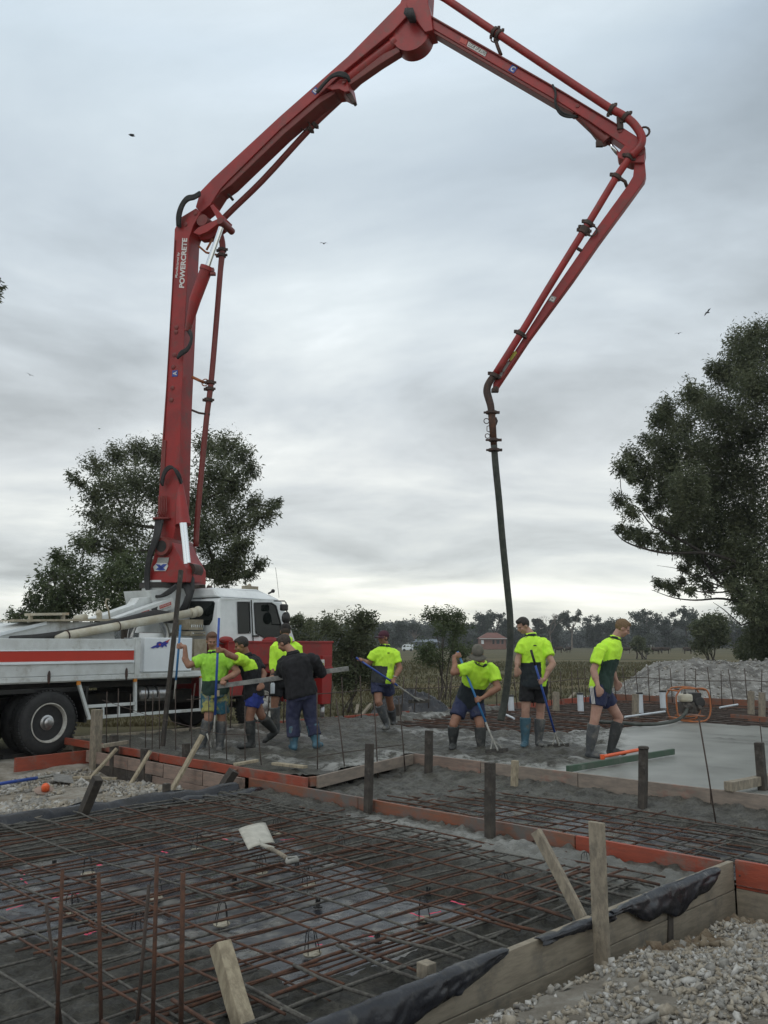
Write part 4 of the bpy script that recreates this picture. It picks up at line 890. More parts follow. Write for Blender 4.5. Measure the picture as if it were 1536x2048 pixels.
# big dark hose sweeping under the pipe
part(MB().tube([TS(20, 1277, .4), TS(90, 1275, .4), TS(170, 1262, .4), TS(260, 1243, .45), TS(310, 1232, .5), TS(345, 1236, .6)], [.04, .07, .08, .10, .11, .10], 12), 'suction_hose', 'black_rubber', smooth=True)
pp = part(MB().tube([TS(112, 1277, .25), TS(130, 1272, .25), TS(392, 1224, .25)], [.045, .072, .072], 16), 'conveying_pipe', 'cream', smooth=True)
part(MB().ell(TS(396, 1223, .25), (.10, .09, .10)).lathe(TS(385, 1226, .25), (TS(392, 1224, .25) - TS(130, 1272, .25)), [(-.05, .085), (-.03, .092), (.03, .092), (.05, .085)], 16), 'end_cap', 'cream', pp, True)
part(MB().ring(TS(236, 1252, .25), (TS(392, 1224, .25) - TS(130, 1272, .25)), .078, .008, 16, 6).ring(TS(134, 1271, .25), (TS(392, 1224, .25) - TS(130, 1272, .25)), .078, .012, 16, 6), 'clamp_band', 'rust_dark', pp)
part(MB().ring(TS(298, 1276, .75), (0, 1, 0), .30, .028, 24, 8, arc=PI, a0=0, ref=(1, 0, 0)).ring(TS(298, 1276, .76), (0, 1, 0), .40, .06, 24, 8), 'spare_wheel', ['steel'], smooth=True)
# stabiliser arms: two white beams meeting at the pedestal
sa = part(MB().prism([TS(u, v, .9) for u, v in ((188, 1237), (270, 1208), (278, 1196), (306, 1193), (320, 1215), (255, 1236), (230, 1246))], (0, .25, 0)), 'stabiliser_arm', 'white_paint', bevel=.01)
sb2 = part(MB().prism([TS(u, v, .62) for u, v in ((228, 1237), (345, 1195), (352, 1216), (300, 1234), (262, 1242))], (0, .2, 0)), 'stabiliser_arm', 'white_paint', bevel=.01)
def plate(pxs, mt, yl, parent, name='sign_plate', th=.006):
    return part(MB().prism([TS(u, v, yl) for u, v in pxs], (0, th, 0)), name, mt, parent)
s1_ = plate([(283, 1224), (345, 1202), (347, 1213), (286, 1234)], 'plate_white', .606, sb2)
plate([(319, 1211.5), (342, 1203.5), (343, 1209.5), (320, 1218)], 'sign_red', .600, sb2); plate([(283, 1224.5), (298, 1219.5), (299, 1224.5), (284, 1229.5)], 'sign_red', .600, sb2)
plate([(302, 1218), (316, 1213), (314, 1218), (317, 1221), (304, 1225), (305, 1221)], 'text_black', .600, sb2)
a0 = TM @ TS(320.5, 1215.5, .597); a1 = TM @ TS(342, 1208, .597); text_mesh('lettering', 'DANGER', a0, a1 - a0, UP, (a1 - a0).length * .95, .03, 'plate_white', sb2, .001)
a0 = TM @ TS(321, 1221.5, .597); a1 = TM @ TS(343, 1213.5, .597); text_mesh('lettering', 'KEEP CLEAR', a0, a1 - a0, UP, (a1 - a0).length * .95, .02, 'text_black', sb2, .001)
a0 = TM @ TS(284.5, 1228, .597); a1 = TM @ TS(298, 1223, .597); text_mesh('lettering', 'DANGER', a0, a1 - a0, UP, (a1 - a0).length * .9, .025, 'plate_white', sb2, .001)
# pedestal under the turret
PY = 1.25
pe = part(MB().lathe(V((3.05, PY, 1.9)), (0, 0, 1), [(0, .55), (.45, .50), (.72, .42), (.98, .41)], 28).prism([TS(u, v, .85) for u, v in ((300, 1180), (374, 1178), (377, 1195), (352, 1232), (330, 1240), (306, 1210))], (0, .8, 0)), 'pedestal', 'white_paint', smooth='auto')
# valve bank, exhaust, small boxes
vb = part(MB().box2((2.95, .35, 1.95), (3.28, .9, 2.14)).box2((2.95, .30, 1.84), (3.3, .9, 1.92)).box2((3.0, .25, 1.2), (3.3, .9, 1.78)), 'valve_bank', 'beige', bevel=.006)
kb = MB()
for i in range(7): kb.tube([V((2.98 + i * .045, .30, 1.90)), V((2.98 + i * .045, .24, 1.88))], .012, 6).box((2.98 + i * .045, .33, 2.02), (.012, .03, .05))
for i in range(5): kb.tube([V((3.0 + i * .05, .22, 1.28)), V((3.0 + i * .05, .22, 1.34))], .014, 6)
part(kb, 'lever', 'chrome', vb)
ex = part(MB().tube([TS(425, 1262, .55), TS(424, 1213, .55)], .075, 14), 'exhaust', 'steel', smooth='auto')
part(MB().tube([TS(409, 1209, .55), TS(410, 1200, .55), TS(414, 1187, .55), TS(420, 1173, .55)], [.07, .065, .06, .055], 12), 'tailpipe', 'rust_dark', ex, True)
# cab: shell from a side profile, bulged roof, dark panes, red skirt
def shell(name, prof, y0, y1, mt, bev, parent=truck, cham=0):
    mb = MB(); n = len(prof); vs = [V((x, y0, z)) for x, z in prof] + [V((x, y1, z)) for x, z in prof]
    a = sum(prof[i][0] * prof[(i + 1) % n][1] - prof[(i + 1) % n][0] * prof[i][1] for i in range(n))
    fs = [tuple(range(n)), tuple(range(2 * n - 1, n - 1, -1))] + [(i, i + n, (i + 1) % n + n, (i + 1) % n) for i in range(n)]
    if a < 0: fs = [f[::-1] for f in fs]
    return part(mb.add(vs, fs), name, mt, parent, bevel=bev)
CX0, CX1 = 3.36, 5.12
cab = shell('cab', [(CX0, 1.70), (CX0, 2.52), (CX0 + .10, 2.555), (5.02, 2.555), (5.10, 2.40), (5.42, 1.78), (5.44, 1.70)], .02, 2.42, 'cab_white', .05)
rf = part(MB().add([V(p) for p in ((CX0 + .0, .05, 2.56), (5.02, .05, 2.56), (5.02, 2.39, 2.56), (CX0, 2.39, 2.56), (CX0 + .02, .22, 2.74), (4.55, .22, 2.76), (4.55, 2.2, 2.76), (CX0 + .02, 2.2, 2.74), (4.9, .25, 2.66), (4.9, 2.2, 2.66))],
    [(0, 1, 8, 5, 4), (1, 2, 9, 8), (2, 3, 7, 6, 9), (3, 0, 4, 7), (4, 5, 6, 7), (5, 8, 9, 6), (3, 2, 1, 0)]), 'roof', 'cab_white', cab, bevel=.04)
sk = shell('cab_skirt', [(CX0, .72), (CX0, 1.695), (5.46, 1.695), (5.50, .55), (5.15, .55), (5.1, .9), (4.9, 1.1), (4.57, 1.14), (4.25, 1.1), (4.05, .9), (4.0, .72)], .03, 2.41, 'red_paint', .03, cab)
def pane(pxs, name='side_window', yl=.012):
    return part(MB().prism([TS(u, v, yl) for u, v in pxs], (0, .012, 0)), name, 'glass', cab, bevel=.003)
pane([(475, 1207), (477, 1204), (497, 1204), (499, 1208), (500.5, 1262), (498, 1266), (479, 1267), (476.5, 1262)])
pane([(508.5, 1208), (511, 1205), (541, 1206), (549, 1208), (553, 1215), (561, 1245), (562, 1270), (556, 1274), (532, 1276), (514, 1266), (511, 1258)], 'door_window')
def outline(pxs, ww, mt='black_rubber', nm='window_seal', yl=.004):
    mb = MB(); k = len(pxs)
    for i in range(k): mb.beam(TS(*pxs[i], yl), TS(*pxs[(i + 1) % k], yl), ww, .008, (0, 1, 0))
    return part(mb, nm, mt, cab)
outline([(508.5, 1206), (543, 1206), (552, 1212), (562, 1248), (562.5, 1272), (556, 1276), (532, 1277), (512, 1266)], .022)
outline([(475, 1204), (499, 1204), (501, 1266), (477, 1267)], .014)
outline([(502, 1199), (506, 1283), (507, 1283), (503, 1199)], .008, 'black_paint', 'door_seam')
rw = [TR(u, v, CX0 - .012) for u, v in ((378, 1202), (426, 1202), (429, 1206), (424, 1240), (418, 1250), (378, 1252))]
part(MB().prism(rw, (.02, 0, 0)), 'rear_window', 'glass', cab, bevel=.004)
part(MB().beam(TS(440, 1197.5, .0) , TS(548, 1200, .0), .02, .012, (0, 1, 0)), 'gutter', 'white_paint', cab)
part(MB().ell(TS(441, 1280, .0) + V((.12, -.02, 0)), (.17, .06, .07)).ell(TS(541, 1281, .0), (.22, .06, .07)), 'grab_fairing', 'red_paint', cab, True)
part(MB().box(TS(511, 1272, .0), (.16, .02, .035)), 'door_handle', 'black_paint', cab); part(MB().box(TS(470, 1296, .02), (.10, .02, .05)), 'side_marker', 'amber', cab)
ml = MB().tube([TS(548, 1202, .0), TS(553, 1202, -.18), TS(569, 1202, -.25), TS(572, 1206, -.25), TS(573, 1212, -.25)], .012, 6).tube([TS(573, 1222, -.25), TS(578, 1228, -.25), TS(580, 1236, -.25), TS(577, 1248, -.22), TS(567, 1250, .0)], .012, 6)
mi_ = part(ml, 'mirror_arm', 'black_paint', cab, True)
part(MB().box(TS(568, 1215, -.25), (.16, .1, .13)), 'mirror', 'black_paint', mi_, bevel=.025); part(MB().ell(TS(572, 1236, -.25), (.11, .06, .12)), 'mirror', 'black_paint', mi_, True)
part(MB().tube([TS(537, 1187, .3), TS(545, 1183, .3)], .02, 6).ell(TS(546, 1182, .3), .04), 'roof_horn', 'black_paint', cab, True)
part(MB().tube([TS(558, 1195, .2), TS(554, 1158, .2), TS(551, 1135, .2)], .004, 5), 'aerial', 'black_paint', cab)
part(MB().box(TS(500, 1176, 1.6), (.4, .1, .08)).tube([TS(488, 1180, 1.6), TS(500, 1170, 1.6)], .04, 8), 'roof_beacon', 'beige', cab)
# front outrigger
orr = part(MB().box2((3.5, -.10, 1.30), (6.42, .02, 1.735)).box2((3.5, -.12, 1.71), (6.44, .04, 1.75)), 'outrigger_beam', 'red_paint', bevel=.008)
lgx = TS(646, 1400, -.02).x
og = part(MB().box2((lgx - .15, -.13, .46), (lgx + .15, .10, 1.45)).box2((lgx - .17, -.15, 1.18), (lgx + .17, .12, 1.22)), 'outrigger_leg', 'red_paint', bevel=.012)
part(MB().tube([(lgx - .02, -.02, .47), (lgx - .02, -.02, .12)], .05, 12), 'jack_rod', 'steel', og, True)
part(MB().lathe((lgx - .02, -.02, .06), (0, 0, 1), [(0, .2), (.05, .2), (.08, .08)], 16), 'foot_plate', 'chassis', og)
plate([(639, 1319), (649, 1319), (649, 1332), (639, 1332)], 'plate_white', -.138, og); plate([(640, 1326), (648, 1326), (648, 1331), (640, 1331)], 'plate_yellow', -.146, og)
part(MB().box2((-.6, .2, 0), (0, .9, .06)), 'wheel_chock', 'chassis')

# ------------------------------------------------------------------ boom, in the vertical plane through the turret
BO = TM @ V((3.05, PY, 0)); BA = R(18); BD = V((math.cos(BA), -math.sin(BA), 0)); BN = V((-math.sin(BA), -math.cos(BA), 0))
def BP(u, v, off=0.0):
    x, y, w = ray(u, v); d = V((x, y, w)); q = ((BO - V((0, 0, CH))).dot(BN) + off) / d.dot(BN)
    return V((0, 0, CH)) + d * q
def sect(name, side, t, mt='red_paint', parent=truck, off=0, bevel=.012, label=None):
    return MB().prism([BP(u, v, off + t / 2) for u, v in side], BN * -t).build(name, mt, parent, bevel=bevel, label=label)
def bt(pts, r, off, n=12, mt=None): return MB().tube([BP(u, v, off) for u, v in pts], r, n)
# turret
tu = MB(); bo = [BP(u, v, .45) for u, v in ((296, 1165), (388, 1165))]
front = [(315, 1083), (306, 1118), (297, 1148), (296, 1165), (357, 1165), (372, 1164), (372, 1136), (361, 1117), (345, 1085)]
tur = sect('turret', front, .75, off=0)
sect('turret_lug', [(350, 1112), (386, 1128), (388, 1164), (350, 1166)], .28, 'red_paint', tur)
MB().lathe(BP(326, 1093, .40), -BN, [(-.06, .17), (0, .19), (.9, .19)], 24).build('pivot_boss', 'red_worn', tur, 'auto')
MB().lathe(BP(326, 1093, .40), BN, [(.055, .11), (.065, .11)], 20).build('pivot_bore', 'chassis', tur)
MB().lathe(BP(379, 1139, .16), -BN, [(0, .12), (.32, .12)], 16).build('cylinder_pin', 'rust_dark', tur, 'auto')
MB().lathe(BO + UP * (BP(340, 1167).z - .10 - BO.z + 0), UP, [(0, .46), (.10, .46)], 32).build('slew_ring', 'chassis', tur, 'auto')
pl_ = MB().prism([BP(u, v, .392) for u, v in ((316, 1115), (338, 1115), (336, 1126), (313, 1126))], BN * -.008).build('data_plate', 'plate_grey', tur)
pl2 = MB().prism([BP(u, v, .394) for u, v in ((313, 1126), (334, 1126), (336, 1132), (331, 1142), (309, 1142), (306, 1134))], BN * -.01).build('emblem_plate', 'plate_white', tur)
xm = MB()
for pts in (((311, 1128), (319, 1129), (331, 1140), (323, 1141)), ((326, 1128), (334, 1128), (321, 1141), (311, 1139))):
    xm.prism([BP(u, v, .402) for u, v in pts], BN * -.006)
xm.build('emblem', 'logo_blue', tur)
# section A
sa_side = [(345, 1085), (352, 1050), (357, 994), (362, 810), (370, 640), (378, 476), (386, 452), (401, 425), (392, 416), (362, 434), (349, 458), (337, 700), (324, 881), (317, 994), (316, 1065), (318, 1098), (330, 1104), (340, 1098)]
A_ = sect('boom_section', sa_side, .42, label='lowest red boom section with white lettering')
sect('side_rib', [(325, 880), (320, 960), (328, 960), (332, 880)], .02, 'red_worn', A_, off=.222)
for (u, v) in ((352, 664), (349, 710), (346.5, 734), (345, 776), (343, 800), (371, 449), (391, 427), (353, 655)):
    MB().lathe(BP(u, v, .21), BN, [(0, .045), (.012, .045), (.02, .02)], 12).build('pin_head', 'red_worn', A_, 'auto')
MB().beam(BP(326, 900, .222), BP(341, 640, .222), .012, .02, BN).beam(BP(341, 640, .222), BP(350.5, 480, .222), .012, .02, BN).build('weld_strip', 'red_worn', A_)
pb_ = MB()
for i in range(6): u = 317 + i * 3.2; pb_.tube([BP(u, 992, .27), BP(u, 1020, .27), BP(u - 4, 1036, .30)], .010, 6)
pb_.box(BP(323, 1037, .29), (.32, .1, .04)); pb_.build('hydraulic_line', 'red_worn', A_, True)
hp_ = MB(); hpb = MB()
for i in range(4): hpb.tube([BP(325 - i * 1.2, 972 - i * 2, .30), BP(330, 948 - i * 3, .34), BP(343, 936 - i, .34), BP(356, 944 + i * 3, .28), BP(364, 966 + i * 2, .1)], .022, 8)
for i in range(4): hp_.tube([BP(313 + i * 4, 1040, .30), BP(308 + i * 3, 1075, .5), BP(296 + i * 2, 1115, .5), BP(291 + i * 2, 1160, .45), BP(297 + i, 1186, .5), BP(315 + i, 1193, .6), BP(336, 1188 - i * 2, .65), BP(352, 1176 - i * 2, .5)], .028, 8)
hp_.tube([BP(372, 1168, .2), BP(379, 1190, .3), BP(372, 1210, .3), BP(362, 1226, .2)], .07, 10).tube([BP(384, 1150, .1), BP(384, 1180, .2), BP(378, 1200, .25)], .05, 10)
hp_.build('hydraulic_hose', 'black_rubber', A_, True); hpb.build('hydraulic_hose', 'black_rubber', A_, True)
h2 = MB(); h2b = MB()
for i in range(3): h2b.tube([BP(376, 655 + i * 3, .2), BP(383, 672 + i * 3, .3), BP(376, 695 + i * 2, .34), BP(362, 704 + i * 3, .32), BP(355, 716, .28)], .028, 8)
for i in range(4): h2.tube([BP(355 + i * 1.5, 452 + i, .25), BP(355 + i * 2, 430, .32), BP(362 + i * 2, 409, .34), BP(374 + i, 394 + i * 2, .36), BP(388, 391 + i * 2, .34), BP(400, 384 + i * 2, .28)], .028, 8)
h2.build('hydraulic_hose', 'black_rubber', A_, True); h2b.build('hydraulic_hose', 'black_rubber', A_, True)
a0 = BP(368.5, 576, .212); a1 = BP(375, 475, .212)
text_mesh('lettering', 'POWERCRETE', a0, a1 - a0, BP(355, 525, .25) - BP(372, 526, .25), (a1 - a0).length, .118, 'text_white', A_, .004, .035, .15)
a0 = BP(356.5, 556, .212); a1 = BP(361, 504, .212)
text_mesh('lettering', 'Manufactured by', a0, a1 - a0, BP(345, 525, .25) - BP(362, 526, .25), (a1 - a0).length, .075, 'text_white', A_, .006, .012, .35)
def letter(s, u, v, ang, size, parent, off, dark='logo_blue'):
    c = BP(u, v, off); xd = BD * math.cos(ang) + UP * math.sin(ang); yd = BD * -math.sin(ang) + UP * math.cos(ang); h = size / 2
    p = MB().prism([c + xd * (a * h) + yd * (b * h) for a, b in ((-1, -1), (1, -1), (1, 1), (-1, 1))], BN * .006).build('letter_plate', dark, parent)
    text_mesh('lettering', s, c - xd * h * .62 - yd * h * .72 + BN * .006, xd, yd, h * 1.24, h * 1.44, 'text_white', parent, .003, .02)
letter('A', 350, 747, R(88), .125, A_, .212)
# slot and lower cylinder of A
sE = lambda v, d: BP(362 - (v - 810) * .0543, v, .21) - BN * d
MB().prism([sE(926, .20), sE(922, .24), sE(926, .28), sE(1000, .30), sE(1000, .18)], BD * .012).build('slot_recess', 'chassis', A_)
c1 = MB().tube([BP(358, 950, .10), BP(366, 1050, .20)], [.05, .15], 18).build('cylinder', 'red_paint', A_, 'auto')
MB().tube([BP(363.5, 1046, .40), BP(372, 1128, .42)], .042, 14).build('piston_rod', 'chrome', c1, 'auto'); MB().tube([BP(369, 1046, .38), BP(377, 1126, .40)], .042, 14).build('piston_rod', 'chrome', c1, 'auto')
# joint A-B: linkage, knuckle plates and second cylinder
k1 = MB().prism([BP(u, v, .30) for u, v in ((386, 465), (398, 470), (414, 464), (438, 446), (447, 442), (448, 432), (436, 437), (412, 448), (396, 455))], BN * -.12).prism([BP(u, v, -.10) for u, v in ((386, 470), (402, 480), (420, 478), (455, 452), (458, 443), (450, 436), (412, 448))], BN * -.15)
k1.prism([BP(u, v, .28) for u, v in ((420, 412), (426, 408), (447, 434), (444, 442), (436, 441))], BN * -.10).build('linkage', 'red_paint', A_, bevel=.008)
MB().lathe(BP(440, 441, .32), -BN, [(0, .07), (.5, .07)], 16).lathe(BP(404, 440, .2), -BN, [(0, .12), (.4, .12)], 16).build('linkage_pin', 'red_worn', A_, 'auto')
c2 = MB().tube([BP(375, 662, .22), BP(390, 600, .27), BP(415, 533, .30)], [.06, .115, .122], 18).lathe(BP(415, 534, .30), BP(443, 455, .30) - BP(415, 534, .30), [(-.08, .14), (0, .14)], 18).build('cylinder', 'red_paint', A_, 'auto')
MB().tube([BP(415, 534, .30), BP(442, 455, .30)], .052, 14).build('piston_rod', 'chrome', c2, 'auto')
MB().box(BP(421, 541, .30), (.14, .1, .08)).box(BP(426, 548, .30), (.1, .08, .05)).build('valve_block', 'red_worn', c2)
# section B
b_side = [(401, 425), (420, 410), (441, 377), (456, 361), (560, 258), (636, 192), (690, 141), (740, 100), (786, 62), (812, 34), (822, 5), (826, -28), (812, -28), (800, 6), (762, 45), (695, 113), (560, 232), (424, 358), (400, 383), (391, 414)]
B_ = sect('boom_section', b_side, .36, label='second red boom section rising to the top of the picture')
sect('box_web', [(420, 412), (441, 385), (462, 370), (568, 268), (640, 206), (668, 188), (676, 176), (640, 192), (560, 258), (456, 361), (425, 395)], .30, 'red_worn', B_)
sect('saddle', [(650, 175), (668, 168), (680, 158), (694, 158), (697, 172), (699, 182), (690, 184), (678, 178), (664, 180)], .44, 'red_paint', B_)
sect('saddle_lug', [(694, 176), (700, 180), (711, 203), (706, 207), (696, 194), (688, 184)], .12, 'rust_dark', B_, off=.1)
MB().lathe(BP(688, 164, .24), BN, [(0, .04), (.02, .04)], 12).build('pin_head', 'red_worn', B_, 'auto')
c3 = MB().tube([BP(700, 158, .0), BP(720, 142, 0), BP(790, 88, 0)], [.13, .13, .125], 16).lathe(BP(790, 88, 0), BP(800, 80, 0) - BP(720, 142, 0), [(-.05, .145), (.05, .145)], 16).build('cylinder', 'red_paint', B_, 'auto')
MB().tube([BP(792, 86, 0), BP(818, 58, 0)], .05, 12).build('piston_rod', 'chrome', c3, True)
sect('soffit_plate', [(697, 172), (760, 128), (800, 103), (798, 92), (740, 120), (697, 158)], .18, 'red_worn', B_)
disc = MB().lathe(BP(822, 66, .12), -BN, [(0, .36), (.34, .36)], 36).prism([BP(u, v, .12) for u, v in ((790, 66), (800, 35), (812, 8), (856, 20), (852, 62), (850, 78), (838, 92))], BN * -.34).build('knuckle', 'red_paint', B_, 'auto')
h3 = MB(); h3b = MB()
for i in range(4): h3b.tube([BP(634, 183 + i, .24), BP(650, 164 + i, .28), BP(664, 151 + i, .30), BP(680, 145 + i * 2, .32), BP(694, 150 + i * 2, .28), BP(699, 162, .15)], .026, 8)
for i in range(5): h3.tube([BP(812 + i * 3, 18, .24), BP(810 + i * 4, 26, .32), BP(817 + i * 3, 34, .32), BP(822 + i * 2, 44, .2)], .028, 8)
h3.build('hydraulic_hose', 'black_rubber', B_, True); h3b.build('hydraulic_hose', 'black_rubber', B_, True)
letter('B', 631, 182, R(42), .12, B_, .182)
# joint B-C block and section C
sect('boom_head', [(812, 10), (818, -28), (858, -28), (856, 5), (862, 30), (866, 60), (850, 64), (832, 40)], .40, 'red_paint', B_)
c_side = [(862, 30), (1125, 181), (1234, 247), (1287, 281), (1286, 292), (1262, 300), (1180, 243), (1109, 198), (856, 52), (852, 36)]
C_ = sect('boom_section', c_side, .26, label='third red boom section with a safety notice')
sect('top_flange', [(862, 30), (1125, 181), (1234, 247), (1234, 250), (1124, 184), (860, 33)], .34, 'red_worn', C_)
sect('underside', [(856, 52), (1109, 198), (1150, 224), (1146, 226), (1106, 205), (857, 60)], .22, 'red_worn', C_)
c4 = MB().tube([BP(1150, 226, 0), BP(1215, 283, 0)], [.07, .095], 16).lathe(BP(1214, 282, 0), BP(1236, 308, 0) - BP(1214, 282, 0), [(-.05, .11), (.02, .11)], 16).build('cylinder', 'red_worn', C_, 'auto')
MB().tube([BP(1214, 281, 0), BP(1236, 308, 0)], .035, 10).build('piston_rod', 'chrome', c4, True)
MB().tube([BP(1162, 240, .05), BP(1196, 284, .05)], .012, 6).box(BP(1199, 288, .05), (.12, .06, .1)).build('oil_line', 'rust_dark', c4)
sect('knuckle', [(1234, 308), (1250, 290), (1262, 297), (1285, 290), (1290, 306), (1287, 325), (1262, 325), (1236, 315)], .26, 'red_paint', C_)
h4 = MB()
for i in range(2): h4.tube([BP(1105, 170, .15), BP(1111, 185, .2), BP(1111, 205 + i * 4, .2), BP(1120, 222 + i * 5, .16), BP(1136, 230 + i * 4, .1), BP(1156, 233, .06)], .022, 8)
h4.build('hydraulic_hose', 'black_rubber', C_, True)
th = math.atan2(-(BP(1125, 181).z - BP(862, 30).z) * -1, (BP(1125, 181) - BP(862, 30)).dot(BD))
letter('C', 1026, 138, th, .13, C_, .132, 'logo_blue')
MB().prism([BP(u, v, .138) for u, v in ((937, 83), (974, 104), (970, 113), (934, 92))], BN * -.01).build('notice_plate', 'plate_white', C_)
MB().prism([BP(u, v, .138) for u, v in ((922, 74), (935, 81), (932, 90), (919, 83))], BN * -.01).build('notice_plate', 'sign_red', C_)
a0 = BP(936, 91, .139); a1 = BP(970, 110.5, .139); text_mesh('lettering', 'LOOK UP & LIVE!', a0, a1 - a0, UP, (a1 - a0).length, .07, 'text_black', C_, .003)
for (u, v) in ((1155, 212), (1240, 262)): MB().lathe(BP(u, v, .13), BN, [(0, .035), (.015, .035)], 10).build('pin_head', 'red_worn', C_, 'auto')
# section D
d_side = [(1287, 300), (1290, 326), (1292, 349), (1289, 360), (1260, 400), (1198, 484), (1145, 560), (1057, 679), (994, 774), (985, 781), (986, 766), (1037, 690), (1096, 597), (1160, 504), (1192, 457), (1256, 369), (1266, 352), (1269, 324), (1262, 306)]
D_ = sect('boom_section', d_side, .16, label='slim outermost red boom section')
for pts, mt in ((((1024, 706), (1031, 701), (1034, 706), (1022, 722), (1018, 719)), 'plate_yellow'), (((1010, 727), (1016, 722), (1020, 725), (1008, 744), (1004, 741)), 'plate_grey'), (((1002, 744), (1006, 743), (1004, 752), (997, 759), (995, 756)), 'plate_grey')):
    MB().prism([BP(u, v, .088) for u, v in pts], BN * -.008).build('notice_plate', mt, D_)
letter('D', 1105, 598, R(-118 + 180), .10, D_, .084, 'plate_grey')
MB().lathe(BP(1279, 300, .14), -BN, [(0, .10), (.28, .10)], 16).build('knuckle_pin', 'red_worn', D_, 'auto')
# delivery pipeline
def coupling(u, v, u2, v2, off, r, parent, lug=True):
    c = BP(u, v, off); d = (BP(u2, v2, off) - c).normalized(); s_ = d.cross(BN)
    mb = MB().lathe(c - d * .04, d, [(0, r), (.01, r + .025), (.07, r + .025), (.08, r)], 16)
    if lug: mb.box(c + s_ * (r + .04), (.05, .05, .05)).box(c - s_ * (r + .035), (.05, .04, .04))
    mb.build('coupling', 'rust_dark', parent, 'auto')
pr_ = .063
P1_ = bt([(392, 1093), (394, 1045), (413, 838), (422, 767), (433, 640), (441, 540), (444.5, 505), (445, 490), (442, 474), (437, 462)], [pr_ * .9] * 6 + [pr_] * 4, -.18).build('delivery_pipe', 'red_worn', A_, True)
for u, v, u2, v2 in ((417, 800, 414, 830), (421, 765, 420, 775), (419.5, 778, 419, 785), (444.5, 500, 444, 510), (443.5, 511, 443, 520)): coupling(u, v, u2, v2, -.18, pr_, P1_)
MB().tube([BP(384, 754, -.0), BP(397, 760, -.05), BP(408, 765, -.16)], .03, 8).ring(BP(410, 765, -.16), BN, .07, .012, 12, 6).build('pipe_bracket', 'orange_frame', P1_, True); MB().tube([BP(383, 820, 0), BP(398, 826, -.08), BP(420, 829, -.18)], .022, 8).build('pipe_bracket', 'rust_dark', P1_, True)
MB().tube([BP(397, 492, .0), BP(412, 505, -.1), BP(440, 511, -.18)], .022, 8).tube([BP(413, 500, -.1), BP(425, 478, -.1)], .022, 8).build('pipe_bracket', 'orange_frame', P1_, True)
P2_ = bt([(437, 462), (441, 446), (452, 432), (524, 362), (625, 252), (685, 195), (720, 162), (760, 120), (812, 60), (850, 0), (862, -40)], pr_, -.22).build('delivery_pipe', 'red_worn', B_, True)
MB().tube([BP(454, 385, 0), BP(466, 400, -.2)], .028, 8).tube([BP(604, 245, .0), BP(612, 250, -.15), BP(620, 255, -.22)], .02, 8).ring(BP(611, 252, -.05), BN, .09, .013, 14, 6).build('pipe_bracket', 'rust_dark', P2_, True)
coupling(620, 258, 616, 262, -.22, pr_, P2_); coupling(628, 249, 632, 244, -.22, pr_, P2_)
P3_ = bt([(862, -40), (870, -16), (892, -2), (987, 62), (1219, 216), (1245, 230), (1264, 244), (1278, 262), (1284, 276), (1282, 290), (1272, 303), (1262, 312)], pr_ * 1.12, .16).build('delivery_pipe', 'red_paint', C_, True)
for u, v, u2, v2 in ((990, 64, 996, 68), (998, 69, 1004, 73), (1224, 219, 1230, 222), (1252, 234, 1258, 239)): coupling(u, v, u2, v2, .16, pr_ * 1.12, P3_)
MB().tube([BP(991, 80, .14), BP(996, 95, .14), BP(1002, 110, .12)], .035, 8).ring(BP(991, 76, .16), BN, .085, .013, 14, 6).build('pipe_bracket', 'rust_dark', P3_, True); MB().box(BP(1240, 246, .14), (.1, .06, .24)).build('pipe_bracket', 'rust_dark', P3_); MB().ring(BP(1288, 264, .16), BN, .09, .02, 14, 6).build('pipe_bracket', 'rust_dark', P3_, True)
P4_ = bt([(1262, 312), (1256, 320), (1233, 354), (1178, 445), (1097, 576), (1045, 662), (989, 751)], pr_, .13).build('delivery_pipe', 'red_paint', D_, True)
for u, v, u2, v2 in ((1258, 315, 1254, 321), (1233, 354, 1229, 360), (1177, 447, 1174, 452), (1170, 458, 1167, 463), (1167, 464, 1164, 469), (1041, 668, 1038, 673), (989, 751, 986, 757)): coupling(u, v, u2, v2, .13, pr_, P4_)
MB().tube([BP(1242, 358, .12), BP(1250, 363, .1), BP(1254, 374, .05)], .03, 8).build('pipe_bracket', 'rust_dark', P4_, True); MB().tube([BP(1155, 497, .1), BP(1165, 503, .05)], .03, 8).ring(BP(1183, 462, .12), BN, .09, .014, 14, 6).build('pipe_bracket', 'rust_dark', P4_, True); MB().beam(BP(1035, 661, .13), BP(1054, 677, .05), .05, .06).build('pipe_bracket', 'rust_dark', P4_, True)
EL = bt([(989, 751), (981, 761), (975, 773), (974, 784), (977, 796), (981, 810), (983, 824)], [.062, .064, .066, .067, .066, .064, .060], .13).build('end_elbow', 'rust_dark', D_, True)
MB().box(BP(990, 781, .1), (.12, .1, .06)).ell(BP(991, 779, .1), .06).build('swivel', 'rust_dark', EL)
